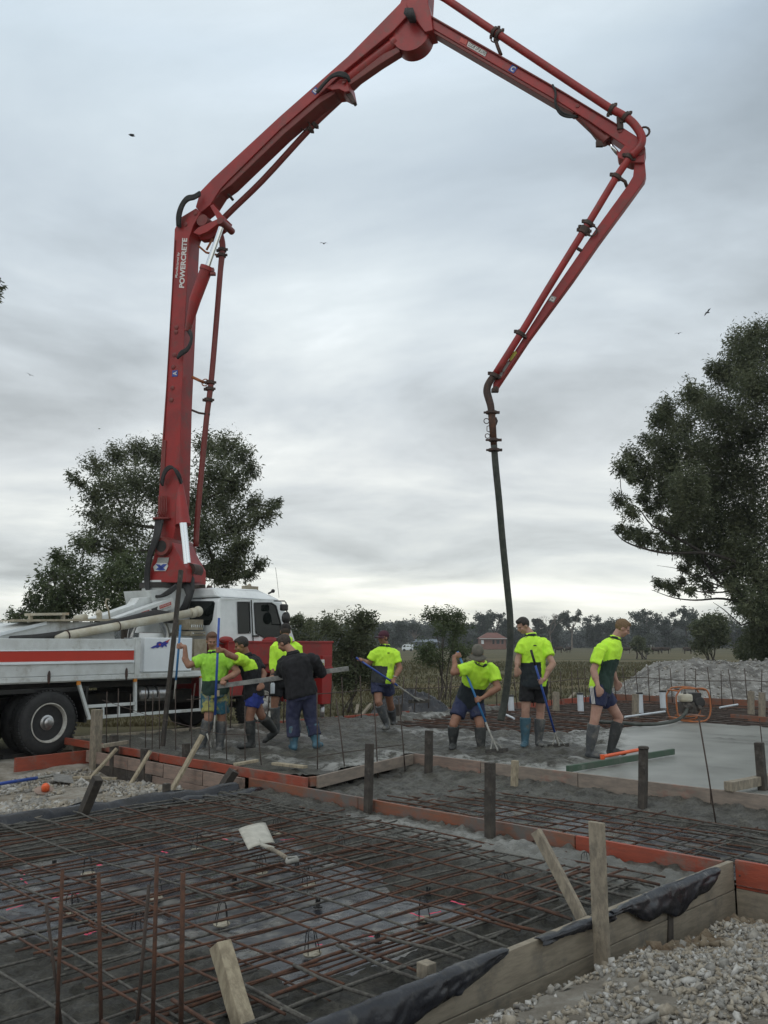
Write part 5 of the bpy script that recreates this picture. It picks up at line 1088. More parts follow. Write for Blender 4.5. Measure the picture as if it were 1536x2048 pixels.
# end hose
tipo = BP(985, 826, .13)
def HP(u, v, t):                       # hose swings a little away from the boom plane towards its foot
    y = tipo.y + t * 1.1; return dep(u, v, y)
RD = MB().tube([HP(983, 824, 0), HP(985, 850, 0), HP(988, 893, .05)], [.064, .062, .056], 14).build('reducer_pipe', 'rust', D_, True)
for u, v in ((983, 825), (987, 880), (988, 900)):
    MB().lathe(HP(u, v, 0) - UP * .03, UP, [(0, .06), (.01, .10 if v != 880 else .085), (.05, .10 if v != 880 else .085), (.06, .06)], 16).box(HP(u, v, 0) + V((.11, 0, .0)), (.06, .05, .04)).box(HP(u, v, 0) - V((.11, 0, .0)), (.05, .04, .03)).build('coupling', 'rust_dark', RD, 'auto')
hk = MB()
hk.ring(HP(973, 842, 0), (0, 1, 0), .045, .008, 14, 5).build('hose_hook', 'rust_dark', RD, True); hk = MB().ring(HP(975, 872, 0), (0, 1, 0), .04, .008, 14, 5)
hk.build('hose_hook', 'rust_dark', RD, True); hk = MB(); hk.tube([HP(979, 851, 0), HP(974, 853, 0), HP(974, 862, 0), HP(979, 864, 0)], .008, 5); hk.build('hose_hook', 'rust_dark', RD, True); hk = MB(); hk.tube([HP(991, 835, 0), HP(994, 842, 0), HP(991, 850, 0)], .018, 6)
hk.build('hose_hook', 'rust_dark', RD, True)
hz = [(988, 890), (991, 930), (998, 1000), (1005, 1080), (1015, 1180), (1019.5, 1225), (1021, 1265), (1020, 1305), (1016, 1350), (1012, 1385), (1008, 1410), (1003, 1432), (1001, 1441)]
MB().tube([HP(u, v, min(1, max(0, (v - 903) / 500))) for u, v in hz], [.056, .058, .058, .058, .059, .059, .060, .061, .062, .064, .066, .068, .066], 16).build('end_hose', 'hose_green', D_, True)

# ------------------------------------------------------------------ tools and loose things on the slab
def tool_rake(label, top, mid, low, head_dir, r=.016, mt='blue_handle', frac=None, name='concrete_rake', cat='rake'):
    """placing rake: blue pole, bare metal lower part, braced flat blade"""
    top, mid, low = V(top), V(mid), V(low)
    root = thing(name, label, cat, low, 'placing rakes and their poles')
    MB().tube([top, mid], r, 10).build('handle', mt, root, True)
    MB().tube([mid, low], r * .85, 10).build('shaft', 'cement_alu', root, True)
    hd = V(head_dir).normalized(); d = (low - mid).normalized(); n = hd.cross(UP).normalized()
    MB().beam(low - hd * .19 - UP * .005, low + hd * .19 - UP * .005, .015, .06, UP - d * .3).build('blade', 'engine_dark', root, bevel=.003)
    MB().tube([low - d * .16, low + hd * .11], .009, 6).tube([low - d * .16, low - hd * .11], .009, 6).tube([low - d * .2, low + n * .02], .014, 6).build('brace', 'cement_alu', root)
    return root
# (the rakes are placed with the people holding them)
sc_ = tag(MB().beam(at(1135, 1538, .01), at(1347, 1503, .02), .045, .075, UP).build('straightedge', ['green_paint'], bevel=.004), 'green painted straightedge lying on the wet slab behind the front board', 'straightedge')
tag(MB().tube([at(1207, 1513, .06), at(1280, 1499, .08)], .022, 10).box(at(1205, 1514, .05), (.05, .05, .06)).build('orange_pole', 'orange_plastic', smooth='auto'), 'orange pole lying beside the green straightedge', 'pole')
# tall screed standing upright by the left-hand crew
bpt = at(325, 1495, -.02); tag(MB().beam(bpt, dep(362, 1140, bpt.y), .115, .05, (1, 0, 0), 0, 2).build('screed_board', 'timber_dark', bevel=.005), 'tall dark straightedge board held upright at the left of the crew', 'screed board')
# engine in an orange carry frame
eg = thing('vibrator_engine', 'small petrol engine with cream tank in a rusty orange carry frame on the slab', 'engine', at(1378, 1440, 0))
E0 = at(1378, 1440, 0); ex_ = V((1, .15, 0)).normalized(); ey_ = V((-.15, 1, 0)).normalized()
def EP(x, y, z): return E0 + ex_ * x + ey_ * y + UP * z
MB().tube([EP(-.30, -.2, .52), EP(-.34, -.2, .45), EP(-.30, -.2, .05), EP(-.18, -.2, .0), EP(.22, -.2, .0), EP(.33, -.2, .12), EP(.34, -.2, .42), EP(.27, -.2, .58), EP(.0, -.2, .60), EP(-.22, -.2, .60), EP(-.30, -.2, .52)], .017, 8).tube([EP(-.30, .2, .52), EP(-.34, .2, .45), EP(-.30, .2, .05), EP(-.18, .2, .0), EP(.22, .2, .0), EP(.33, .2, .12), EP(.34, .2, .42), EP(.27, .2, .58), EP(-.22, .2, .60), EP(-.30, .2, .52)], .017, 8).tube([EP(-.31, -.2, .05), EP(-.31, .2, .05)], .017, 8).tube([EP(.27, -.2, .58), EP(.27, .2, .58)], .017, 8).tube([EP(-.3, -.2, .56), EP(-.3, .2, .56)], .017, 8).beam(EP(-.2, 0, .08), EP(.25, 0, .08), .34, .015).build('carry_frame', 'orange_frame', eg, True)
MB().box(EP(-.08, -.04, .42), (.24, .24, .15)).build('fuel_tank', 'cream', eg, bevel=.04)
MB().lathe(EP(-.08, -.04, .49), UP, [(0, .03), (.03, .03)], 12).build('tank_cap', 'black_paint', eg)
MB().box(EP(.13, -.02, .42), (.18, .26, .20)).lathe(EP(.16, -.14, .34), -ey_, [(0, .11), (.04, .10)], 20).build('shroud', 'black_paint', eg, bevel=.02)
MB().box(EP(.0, .0, .24), (.34, .28, .2)).tube([EP(-.12, -.12, .22), EP(-.02, -.15, .3)], .07, 12).tube([EP(.12, -.12, .2), EP(.14, -.2, .26)], .05, 10).build('engine_block', 'engine_dark', eg, bevel=.02)
tag(MB().tube([EP(-.12, -.18, .22), EP(-.2, -.25, .14), EP(-.35, -.3, .05), at(1330, 1446, .02), at(1285, 1449, .02), at(1240, 1446, .02), at(1200, 1444, .0)], .032, 10).build('vibrator_shaft', 'hose_green', smooth=True), 'grey flexible vibrator hose trailing over the slab from the small engine', 'hose')
# capped white pipes
pv = 'capped white riser pipes at the back of the slab'
for u, vt, vb, wd, l in ((1162, 1388, 1427, 12, 'just left of the blond worker'), (1281, 1387, 1429, 12, 'second from the right, standing by the thin pale batten'), (1327, 1383, 1420, 12, 'between the batten pipe and the engine'), (1357, 1379, 1412, 11, 'partly hidden behind the engine frame'), (1023, 1392, 1424, 12, 'half hidden between hose and dark-haired worker')):
    p = at(u, vb, -.12); t = dep(u - 2, vt, p.y); r = wd / 2 / F * p.y
    tr = thing('riser_pipe', 'capped white pipe, ' + l, 'pipe', p, pv)
    MB().tube([p - UP * .05, t], r, 18).build('pipe', 'pvc', tr, 'auto'); MB().lathe(t - UP * .01, UP, [(0, r * 1.12), (.03, r * 1.12), (.035, r)], 18).build('cap', 'black_paint', tr, 'auto')
for u0, v0, u1, v1, l in ((1250, 1434, 1330, 1423, 'in front of the batten pipe'), (1440, 1415, 1475, 1409, 'right of the engine'), (1013, 1430, 1028, 1437, 'by the foot of the delivery hose')):
    tag(MB().tube([at(u0, v0, .0), at(u1, v1, .02)], .022, 10).build('conduit', 'pvc', smooth='auto'), 'thin white conduit lying on the dark mesh ' + l, 'conduit', 'thin white conduits')
# black plastic bundle
bd = at(822, 1428, -.1); vs, fs = grid(np.linspace(-.95, .95, 60), np.linspace(-.7, .7, 46), lambda x, y: -.05 + .42 * np.maximum(0, 1 - (x / .9) ** 2 - (y / .65) ** 2) ** .6 * (1 + .45 * (1 - np.abs(vf(x + 3, y, 2.2, 3, 101)) * 6)) )
vs = vs + np.array(bd); tag(fast('plastic_bundle', vs, fs, ['poly_black'], smooth=False), 'crumpled heap of black plastic film behind the back form board', 'plastic bundle')
# shovel lying on the mesh
sh = thing('square_shovel', 'square steel shovel with a short handle resting blade up on the rusty mesh', 'shovel', at(525, 1690, -.13))
q = [dep(477, 1656, 7.35), dep(531, 1643, 7.55), dep(549, 1684, 7.05), dep(497, 1698, 6.88)]
mb = MB(); n_ = 8
nrm = (q[1] - q[0]).cross(q[3] - q[0]).normalized()
vs_ = []
for j in range(n_ + 1):
    for i in range(n_ + 1):
        s = i / n_; t = j / n_; p = (q[0].lerp(q[1], s)).lerp(q[3].lerp(q[2], s), t); vs_.append(p + nrm * (.014 * (2 * s - 1) ** 4 - .006 * t))
mb.add(vs_, [(j * (n_ + 1) + i, j * (n_ + 1) + i + 1, (j + 1) * (n_ + 1) + i + 1, (j + 1) * (n_ + 1) + i) for j in range(n_) for i in range(n_)])
bl = mb.build('blade', 'shovel_steel', sh, True); s_ = bl.modifiers.new('t', 'SOLIDIFY'); s_.thickness = .004
p0 = (q[2] + q[3]) / 2; MB().tube([p0 + (q[0] - q[3]) * .25, p0, dep(545, 1697, 6.85)], [.008, .016, .018], 10).build('socket', 'shovel_steel', sh, True)
MB().tube([dep(530, 1692, 6.95), dep(558, 1706, 6.72), dep(573, 1716, 6.55)], .016, 10).build('handle', 'timber_grey', sh, True)
MB().tube([dep(574, 1717, 6.55), dep(573, 1724, 6.45)], .010, 8).tube([dep(574, 1716, 6.55), dep(592, 1714, 6.5), dep(596, 1719, 6.42)], .010, 8).tube([dep(572, 1725, 6.42), dep(597, 1719, 6.42)], .017, 8).build('grip', 'cement_alu', sh, True)
# long handled shovel on the gravel, orange cap
ls = thing('long_shovel', 'blue handled shovel lying on the gravel at the left edge', 'shovel', at(60, 1560, -.33))
MB().tube([at(-80, 1580, -.29), at(74, 1556, -.29)], .022, 10).build('handle', 'blue_handle', ls, True); MB().tube([at(74, 1556, -.29), at(112, 1550, -.30)], .018, 10).build('shaft', 'cement_alu', ls, True)
qq = [at(106, 1546, -.28), at(143, 1551, -.30), at(148, 1566, -.33), at(108, 1561, -.32)]; MB().prism(qq, (0, 0, -.008)).build('blade', 'alu', ls)
cp = thing('marker_cap', 'orange mushroom safety cap on a faded disc lying on the gravel', 'safety cap', at(91, 1583, -.33))
MB().lathe(at(88, 1581, -.33), V((.1, -.35, 1)), [(0, .11), (.01, .115), (.015, .10)], 20).build('disc', 'formply_pink', cp, 'auto')
MB().ell(at(91, 1575, -.30), (.05, .05, .055)).tube([at(91, 1580, -.32), at(92, 1570, -.25)], [.05, .03], 12).build('dome', 'orange_plastic', cp, True)
tag(MB().tube([at(1530, 1895, -.42), at(1580, 1880, -.42)], .06, 14).build('pipe_stub', 'black_rubber', smooth='auto'), 'dark pipe stub lying on the gravel heap at the right edge', 'pipe')
# ------------------------------------------------------------------ people
def remeshed(mb, name, mats, parent, voxel, smooth=3, wr=0, wsc=9, colorf=None, cutf=None, matf=None):
    me = bpy.data.meshes.new('t'); me.from_pydata([tuple(p) for p in mb.v], [], mb.f); me.update()
    o = bpy.data.objects.new('t', me); C.objects.link(o)
    r = o.modifiers.new('r', 'REMESH'); r.mode = 'VOXEL'; r.voxel_size = voxel
    s = o.modifiers.new('s', 'SMOOTH'); s.iterations = smooth; s.factor = .5
    dg = bpy.context.evaluated_depsgraph_get(); m2 = bpy.data.meshes.new_from_object(o.evaluated_get(dg)); bpy.data.objects.remove(o)
    if wr:
        nn = [v.normal.copy() for v in m2.vertices]
        for v, n in zip(m2.vertices, nn):
            p = v.co; q = V((p.x * wsc, p.y * wsc, p.z * wsc * .6)); w = noise.noise(q) + .6 * noise.noise(q * 2.3 + V((3, 1, 0)))
            v.co = p + n * wr * (1 - 2.2 * abs(w))
    m2.materials.clear()
    for x in mats: m2.materials.append(M[x])
    if cutf:
        bm = bmesh.new(); bm.from_mesh(m2); bmesh.ops.delete(bm, geom=[f for f in bm.faces if cutf(f.calc_center_median())], context='FACES'); bm.to_mesh(m2); bm.free()
    if matf:
        for f in m2.polygons: f.material_index = matf(f.center)
    im = imat(parent)
    m2.transform(im); m2.name = name
    for f in m2.polygons: f.use_smooth = True
    ob = bpy.data.objects.new(name, m2); C.objects.link(ob); ob.parent = parent; MW[ob.name] = MW[parent.name]
    return ob
def loft(mb, secs, n=24):
    """secs: (centre, side, front, rx, ry)"""
    vs = []; fs = []
    for c, s, f, rx, ry in secs:
        for j in range(n):
            a = 2 * PI * j / n; ca, sa = math.cos(a), math.sin(a)
            e = .85; vs.append(c + s * (rx * math.copysign(abs(ca) ** e, ca)) + f * (ry * math.copysign(abs(sa) ** e, sa)))
    for i in range(len(secs) - 1):
        for j in range(n): fs.append((i * n + j, i * n + (j + 1) % n, (i + 1) * n + (j + 1) % n, (i + 1) * n + j))
    fs.append(tuple(range(n - 1, -1, -1))); o = (len(secs) - 1) * n; fs.append(tuple(o + j for j in range(n)))
    mb.add(vs, fs)
def cap(mb, p, q, r1, r2, n=16):
    mb.tube([p, q], [r1, r2], n); mb.ell(p, r1, nu=n, nv=8); mb.ell(q, r2, nu=n, nv=8)
def hand(mb, elbow, ha, grip=None, pr=.016, relaxed=None):
    """palm, four fingers of unequal length and a thumb; closed on a pole when grip is its axis"""
    fa = (ha - elbow).normalized()
    if grip is not None:
        ax = V(grip).normalized(); pd = -(fa - ax * fa.dot(ax))
        if pd.length < .2: pd = ax.cross(V((0, 1, 0)))
        pd.normalize(); wd = ax.cross(pd).normalized()
        if wd.y > 0: wd = -wd
        palm = ha + pd * (pr + .016); wrist = palm + pd * .06
        cap(mb, elbow, wrist, .044, .028); cap(mb, wrist, palm + pd * .02, .028, .028)
        rot = Matrix((ax, wd, pd)).transposed(); mb.ell(palm, (.044, .024, .030), rot)
        for k, ln in enumerate((.92, 1.0, .96, .80)):
            c = ha + ax * ((k - 1.5) * .0205); pts = []
            for i in range(7):
                a = (-25 + i * 38 * ln) * PI / 180; pts.append(c + (pd * math.cos(a) + wd * math.sin(a)) * (pr + .0095))
            mb.tube(pts, [.0105, .0105, .010, .0095, .009, .0085, .008], 8)
        c = ha + ax * .046; pts = []
        for i in range(5): a = (20 - i * 38) * PI / 180; pts.append(c - ax * .006 * i + (pd * math.cos(a) + wd * math.sin(a)) * (pr + .011))
        mb.tube(pts, [.013, .0125, .012, .011, .010], 8)
    else:
        d = V(relaxed).normalized() if relaxed is not None else fa; wrist = ha - d * .085
        cap(mb, elbow, wrist, .044, .028); s_ = d.cross(V((0, 1, .2))).normalized(); n_ = s_.cross(d)
        rot = Matrix((s_, n_, d)).transposed(); mb.ell(ha - d * .04, (.042, .020, .052), rot); cap(mb, wrist, ha - d * .05, .028, .026)
        for k, ln in enumerate((.068, .078, .073, .058)):
            b = ha + s_ * ((k - 1.5) * .021); p1 = b + d * ln * .45 + n_ * .006; p2 = p1 + (d * .8 + n_ * .6).normalized() * ln * .35; p3 = p2 + (d * .4 + n_ * .9).normalized() * ln * .3
            mb.tube([b - d * .02, b, p1, p2, p3], [.011, .0105, .0095, .009, .008], 8)
        b = ha - d * .045 + s_ * .036; mb.tube([b, b + s_ * .02 + d * .03, b + s_ * .022 + d * .055 + n_ * .01, b + s_ * .014 + d * .075 + n_ * .02], [.014, .013, .011, .009], 8)
def person(label, y0, J, fd, cf, skin='skin', shirt=('neon', 'navy'), shirtf=None, sleeves=(.55, .55), shorts='navy_short', short_len=.72, boots='boot_grey', boot2=None, hair='hair_dark', capm=None,
           grips=(None, None), hu=None, build=1.0, trousers=False, bend=0.03, collar='navy', sleeve_long=False, boot_h=(.36, .36), foot=(None, None), hairtop=1.0, shirt_r=.018, hand_relax=(None, None), beard=None, hooded=False, socks=None):
    P = {k: dep(v[0], v[1], y0 + (v[2] if len(v) > 2 else 0)) for k, v in J.items()}
    root = thing('person', label, 'person', (P['hip'].x, P['hip'].y, -.05), 'crew working in the wet concrete')
    fd = V(fd).normalized(); cf = V(cf).normalized(); hip, neck, head = P['hip'], P['neck'], P['head']
    spd = (neck - hip).normalized(); cf = (cf - spd * cf.dot(spd)).normalized(); side = cf.cross(spd).normalized()
    if (P['sh2'] - P['sh1']).dot(side) < 0: side = -side
    ctrl = (hip + neck) / 2 - cf * bend
    def sp(t): return hip * (1 - t) ** 2 + ctrl * 2 * t * (1 - t) + neck * t * t if t >= 0 else hip + (hip - ctrl).normalized() * (-t) * (neck - hip).length
    SL = (neck - hip).length
    shs = (P['sh2'] - P['sh1']).normalized()
    def sidet(t): return side.lerp((shs - spd * shs.dot(spd)).normalized(), max(0, min(1, t))).normalized()
    B = build
    prof = [(-.12, .150, .115), (0, .168, .125), (.15, .162, .122), (.35, .148, .115), (.55, .165, .122), (.74, .182, .125), (.86, .172, .108), (.93, .115, .08), (1.0, .062, .06)]
    def secs(t0, t1, add, addtop=None):
        ts = [t0] + [p[0] for p in prof if t0 < p[0] < t1] + [t1]; out = []
        for t in ts:
            for i in range(len(prof) - 1):
                if prof[i][0] <= t <= prof[i + 1][0]: break
            a, b = prof[i], prof[i + 1]; k = (t - a[0]) / (b[0] - a[0]); rx = (a[1] + (b[1] - a[1]) * k) * B + add; ry = (a[2] + (b[2] - a[2]) * k) * B + add
            s_ = sidet(t); out.append((sp(t), s_, s_.cross(spd).normalized() , rx, ry))
        return out
    # head frame
    hu_ = V(hu).normalized() if hu else UP; hs = fd.cross(hu_).normalized(); hU = hs.cross(fd).normalized(); HR = Matrix((hs, fd, hU)).transposed()
    mb = MB(); loft(mb, secs(-.12, 1.0, -.006))
    mb.ell(head + hU * .018 - fd * .008, (.074, .094, .094), HR); mb.ell(head - hU * .045 + fd * .018, (.056, .068, .066), HR)
    mb.ell(head - hU * .085 + fd * .052, (.026, .026, .024), HR)           # chin
    mb.ell(head + fd * .078 + hU * .018, (.045, .016, .012), HR)           # brow
    mb.tube([head + fd * .086 + hU * .012, head + fd * .102 - hU * .018, head + fd * .109 - hU * .030], [.008, .012, .014], 10); mb.ell(head + fd * .098 - hU * .034, (.017, .013, .009), HR)
    mb.ell(head + fd * .082 - hU * .060, (.024, .010, .006), HR); mb.ell(head + fd * .080 - hU * .069, (.021, .010, .006), HR)
    for s_ in (-1, 1):
        mb.ell(head + hs * .074 * s_ - fd * .004 - hU * .012, (.010, .020, .032), HR); mb.ell(head + hs * .040 * s_ + fd * .064 - hU * .030, (.022, .020, .022), HR)
    cap(mb, neck + spd * .0, head - hU * .05 - fd * .02, .060 * B, .052)
    # legs
    hips = []
    for i in ('1', '2'):
        sg = -1 if i == '1' else 1; hj = hip + side * (.088 * sg); hips.append(hj); k, a = P['kn' + i], P['an' + i]
        cap(mb, hj, k, .090 * B, .058 * B); mid = k.lerp(a, .32); bk = -cf * .012
        cap(mb, k, mid + bk, .056 * B, .060 * B); cap(mb, mid + bk, a, .060 * B, .042)
    # arms
    for n_, i in enumerate(('1', '2')):
        s_, e, h = P['sh' + i], P['el' + i], P['ha' + i]
        cap(mb, s_ + (sp(.86) - s_) * .12, e, .049 * B, .044 * B); mb.ell(e, .045)
        cap(mb, e, e.lerp(h, .35), .044 * B, .046 * B)
        hand(mb, e.lerp(h, .3), h, grips[n_], relaxed=hand_relax[n_])
    eyes = [head + hs * .032 * s_ + fd * .083 + hU * .002 for s_ in (-1, 1)]; lipc = head + fd * .09 - hU * .064
    def mf(c):
        if (c - eyes[0]).length < .012 or (c - eyes[1]).length < .012: return 1
        if (c - head).length < .15 and abs((c - lipc).dot(hU)) < .008 and abs((c - lipc).dot(hs)) < .024 and (c - lipc).dot(fd) > -.012: return 2
        return 0
    remeshed(mb, 'body', [skin, 'eye_dark', 'lip'], root, .0078, 2, matf=mf)
    # shirt
    mb = MB(); loft(mb, secs(-.07 if not trousers else -.05, .95, shirt_r))
    for n_, i in enumerate(('1', '2')):
        s_, e, h = P['sh' + i], P['el' + i], P['ha' + i]; f = sleeves[n_]
        mb.ell(s_ + (sp(.85) - s_) * .12, .074 * B)
        if f <= 1: q = s_.lerp(e, f); mb.tube([s_, q], [.078 * B, .076 * B], 18)
        else:
            mb.tube([s_, e], [.080 * B, .064 * B], 18); mb.ell(e, .062 * B); q = e.lerp(h, f - 1); mb.tube([e, q], [.062 * B, .046], 18)
    if hooded: mb.ell(neck - cf * .06 + spd * .03, (.10, .07, .06), Matrix((side, cf, spd)).transposed())
    else: mb.tube([neck - spd * .03, neck + spd * .03], [.082 * B, .072 * B], 18)
    def loc(c): d = c - hip; return d.dot(spd) / SL, d.dot(side), d.dot(cf)
    sf = shirtf or (lambda t, s, f, c: 0 if t > .46 else 1)
    sh_ = remeshed(mb, 'shirt' if sleeves[0] <= 1 else 'jacket', list(shirt), root, .0095, 2, wr=.009, matf=lambda c: sf(*loc(c), c))
    if collar:
        cm = MB(); cc = neck + spd * .012; cm.ring(cc, spd, .068 * B, .013, 20, 8); cm.ring(cc - spd * .014, spd, .078 * B, .012, 20, 8)
        for s_ in (-1, 1): cm.add([cc + cf * .065 + side * .01 * s_ + spd * .01, cc + cf * .085 + side * .045 * s_ - spd * .035, cc + cf * .05 + side * .07 * s_ + spd * .0, cc + cf * .03 + side * .06 * s_ + spd * .02], [(0, 1, 2, 3)])
        cm.build('collar', collar, sh_, True)
    # shorts or trousers
    mb = MB(); loft(mb, secs(-.12, .12, .016))
    for n_, i in enumerate(('1', '2')):
        k, a = P['kn' + i], P['an' + i]; hj = hips[n_]; f = short_len
        mb.ell(hj, .104 * B)
        if not trousers: q = hj.lerp(k, f); mb.tube([hj, q], [.106 * B, .100 * B], 20)
        else: mb.tube([hj, k], [.108 * B, .088], 20); mb.ell(k, .088); q = k.lerp(a, .72); mb.tube([k, q], [.088, .086], 20)
    remeshed(mb, 'trousers' if trousers else 'shorts', [shorts], root, .0095, 2, wr=.010)
    # boots
    for n_, i in enumerate(('1', '2')):
        k, a = P['kn' + i], P['an' + i]; L_ = (k - a).length; q = a.lerp(k, min(.92, boot_h[n_] / L_ if L_ > .1 else .8)); ft = V(foot[n_]) if foot[n_] is not None else V((cf.x, cf.y, 0))
        ft = ft.normalized(); b = MB(); b.tube([q, q.lerp(a, .15), q.lerp(a, .5), q.lerp(a, .85), a], [.078 * B, .076 * B, .070 * B, .056, .052], 20); b.ell(a - UP * .015, (.054, .054, .05))
        sd_ = ft.cross(UP); rot = Matrix((sd_.normalized(), ft, sd_.cross(ft).normalized())).transposed()
        heel = a - ft * .02 - UP * .045; cap(b, heel, heel + ft * .10, .045, .048); b.ell(heel + ft * .165 - UP * .005, (.047, .065, .036), rot)
        remeshed(b, 'boot', [boots if n_ == 0 or not boot2 else boot2], root, .009, 3, wr=.0025, wsc=18)
    # hair and caps
    if capm:
        c = MB(); c.ell(head + hU * .035 - fd * .010, (.086, .105, .088), HR)
        cp_ = remeshed(c, 'cap', [capm], root, .008, 1, wr=.001, cutf=lambda p: (p - head).dot(hU) < .028 - .02 * ((p - head).dot(fd) < 0))
        if not hooded and capm != 'beanie':
            b = MB(); vs = []
            for j in range(13):
                a = R(-62 + j * 124 / 12); 
                for (rr, dz) in ((.082, .03), (.165, .012)): vs.append(head + hs * (math.sin(a) * rr * .92) + fd * (math.cos(a) * rr) + hU * (dz - .018 * math.sin(a) ** 2))
            b.add(vs, [(2 * j, 2 * j + 2, 2 * j + 3, 2 * j + 1) for j in range(12)]); o_ = b.build('brim', capm, cp_, True); m_ = o_.modifiers.new('t', 'SOLIDIFY'); m_.thickness = .004
        hb = MB(); hb.ell(head + hU * .012 - fd * .014, (.079, .094, .092), HR)
        remeshed(hb, 'hair', [hair], root, .008, 1, wr=.002, wsc=40, cutf=lambda p: (p - head).dot(fd) > .02 or (p - head).dot(hU) < -.055)
    else:
        hb = MB(); hb.ell(head + hU * (.028 * hairtop) - fd * .014, (.083, .100, .096), HR); hb.ell(head + hU * .085 + fd * .03, (.058, .052, .030 * hairtop), HR)
        def cut(p):
            d = p - head; f_, u_ = d.dot(fd), d.dot(hU)
            return (f_ > .045 and u_ < .062) or (f_ > -.002 and u_ < .012) or u_ < -.050
        remeshed(hb, 'hair', [hair], root, .007, 1, wr=.004, wsc=45, cutf=cut)
    return root, P
def pole_dir(a, b): return (V(b) - V(a)).normalized()
SHN = 'neon'
# 1 green shirt, reddish hair, between the upright screed and the blue pole
y = 12.75
pA0, pA1, pA2 = dep(361, 1250, y - .05), dep(352, 1360, y), dep(348, 1398, y + .02)
polA = pole_dir(pA2, pA0)
bmA, bmB = dep(433, 1373, 12.45), dep(697, 1337, 12.95)
p1, P1J = person('person in a lime green shirt and tie-dyed shorts, arm out to a blue pole', y,
    dict(head=(424, 1281), neck=(428, 1304, .03), sh1=(404, 1319), sh2=(457, 1317, .05), el1=(377, 1331, -.05), ha1=(357.5, 1292, -.05), el2=(475, 1343, -.05), ha2=(446, 1367, -.32), hip=(431, 1384, .05), kn1=(417, 1436, -.05), an1=(404, 1490, 0), kn2=(443, 1438, .1), an2=(440, 1490, .1)),
    (.25, -.9, -.3), (.15, -1, 0), 'skin', ('neon_green', 'bottle_green'), lambda t, s, f, c: 0 if t > .30 else 1, (.62, .62), 'dirty_short', .78, 'boot_grey', hair='hair_red', grips=(polA, (bmB - bmA)), foot=((-.8, -.5, 0), (.1, -1, 0)), build=1.05, boot_h=(.36, .34))
r_ = thing('blue_pole', 'bright blue pole held out beside the tall dark straightedge', 'pole', pA2, 'placing rakes and their poles')
MB().tube([pA0, pA1], .016, 10).build('handle', 'light_blue_handle', r_, True); MB().tube([pA1, pA2], .012, 8).build('tip', 'cement_alu', r_, True)
# 2 dark vest over neon sleeves
y = 12.95
pB0, pB1, pB2 = dep(438, 1236, 12.45), dep(430, 1430, 12.42), dep(426, 1497, 12.42)
polB = pole_dir(pB1, pB0)
p2, _ = person('person in a dark vest over lime sleeves stepping left, gripping an upright blue pole', y,
    dict(head=(483, 1290), neck=(493, 1311, .05), sh1=(489, 1322, -.14), sh2=(509, 1318, .22), el1=(466, 1313, -.36), ha1=(435.5, 1300, -.51), el2=(528, 1348, .1), ha2=(520, 1372, -.1), hip=(508, 1390, .05), kn1=(499, 1437, -.05), an1=(503, 1485, -.02), kn2=(523, 1432, .1), an2=(548, 1460, .35)),
    (-.92, -.2, -.38), (-.95, -.25, 0), 'skin_tan', ('neon', 'black_cloth'), lambda t, s, f, c: 0 if (t > .62 and (abs(s) > .155)) else 1, (.72, .72), 'blue_short', .50, 'boot_dark', hair='hair_dark', grips=(polB, None), foot=((-.9, -.4, 0), (-.75, -.1, -.6)), bend=.05, collar='black_cloth', boot_h=(.33, .40), shirt_r=.022)
r_ = thing('blue_pole', 'upright blue pole between the two left-hand workers with a bent metal foot', 'pole', pB2, 'placing rakes and their poles')
MB().tube([pB0, pB1], .017, 10).build('handle', 'blue_handle', r_, True); MB().tube([pB1, pB2, pB2 + V((-.03, 0, .03)), pB2 + V((-.09, 0, .2))], .012, 8).build('foot', 'cement_alu', r_, True)
# beam carried through the group
bm_ = thing('aluminium_screed', 'long aluminium straightedge carried level through the left-hand group', 'screed', bmA)
MB().beam(bmA, bmB, .035, .065, UP).build('bar', 'alu', bm_, bevel=.003); MB().beam(bmA + V((.02, -.01, -.05)), bmA + V((.02, -.01, -.13)), .05, .04).build('clamp', 'timber_pale', bm_)
# 3 hoodie
p3, _ = person('person in a lime hoodie and dark cap behind the black jacket', 13.9,
    dict(head=(571, 1262), neck=(573, 1284), sh1=(551, 1293, -.05), sh2=(594, 1293, .05), el1=(547, 1328, -.1), ha1=(545, 1356, -.2), el2=(598, 1330), ha2=(600, 1356), hip=(566, 1366), kn1=(549, 1410, -.05), an1=(553, 1456, -.0), kn2=(582, 1412, .1), an2=(597, 1455, .15)),
    (-.1, .9, -.3), (-.15, 1, 0), 'skin_tan', ('neon', 'black_cloth'), lambda t, s, f, c: 0 if t > .30 else 1, (1.8, 1.8), 'black_cloth', .62, 'boot_grey', hair='hair_brown', capm='cap_black', hooded=True, collar=None, hand_relax=((0, 0, -1), (0, 0, -1)), boot_h=(.32, .32))
bt_ = thing('spray_can', 'white spray can tucked at the hip of the lime hooded person', 'can', dep(545, 1388, 13.55))
MB().lathe(dep(545, 1387, 13.6), UP, [(0, .033), (.14, .034), (.16, .02)], 14).build('can_body', 'pvc', bt_, 'auto'); MB().lathe(dep(545, 1387, 13.6) + UP * .16, UP, [(0, .018), (.025, .018)], 10).build('nozzle', 'text_black', bt_)
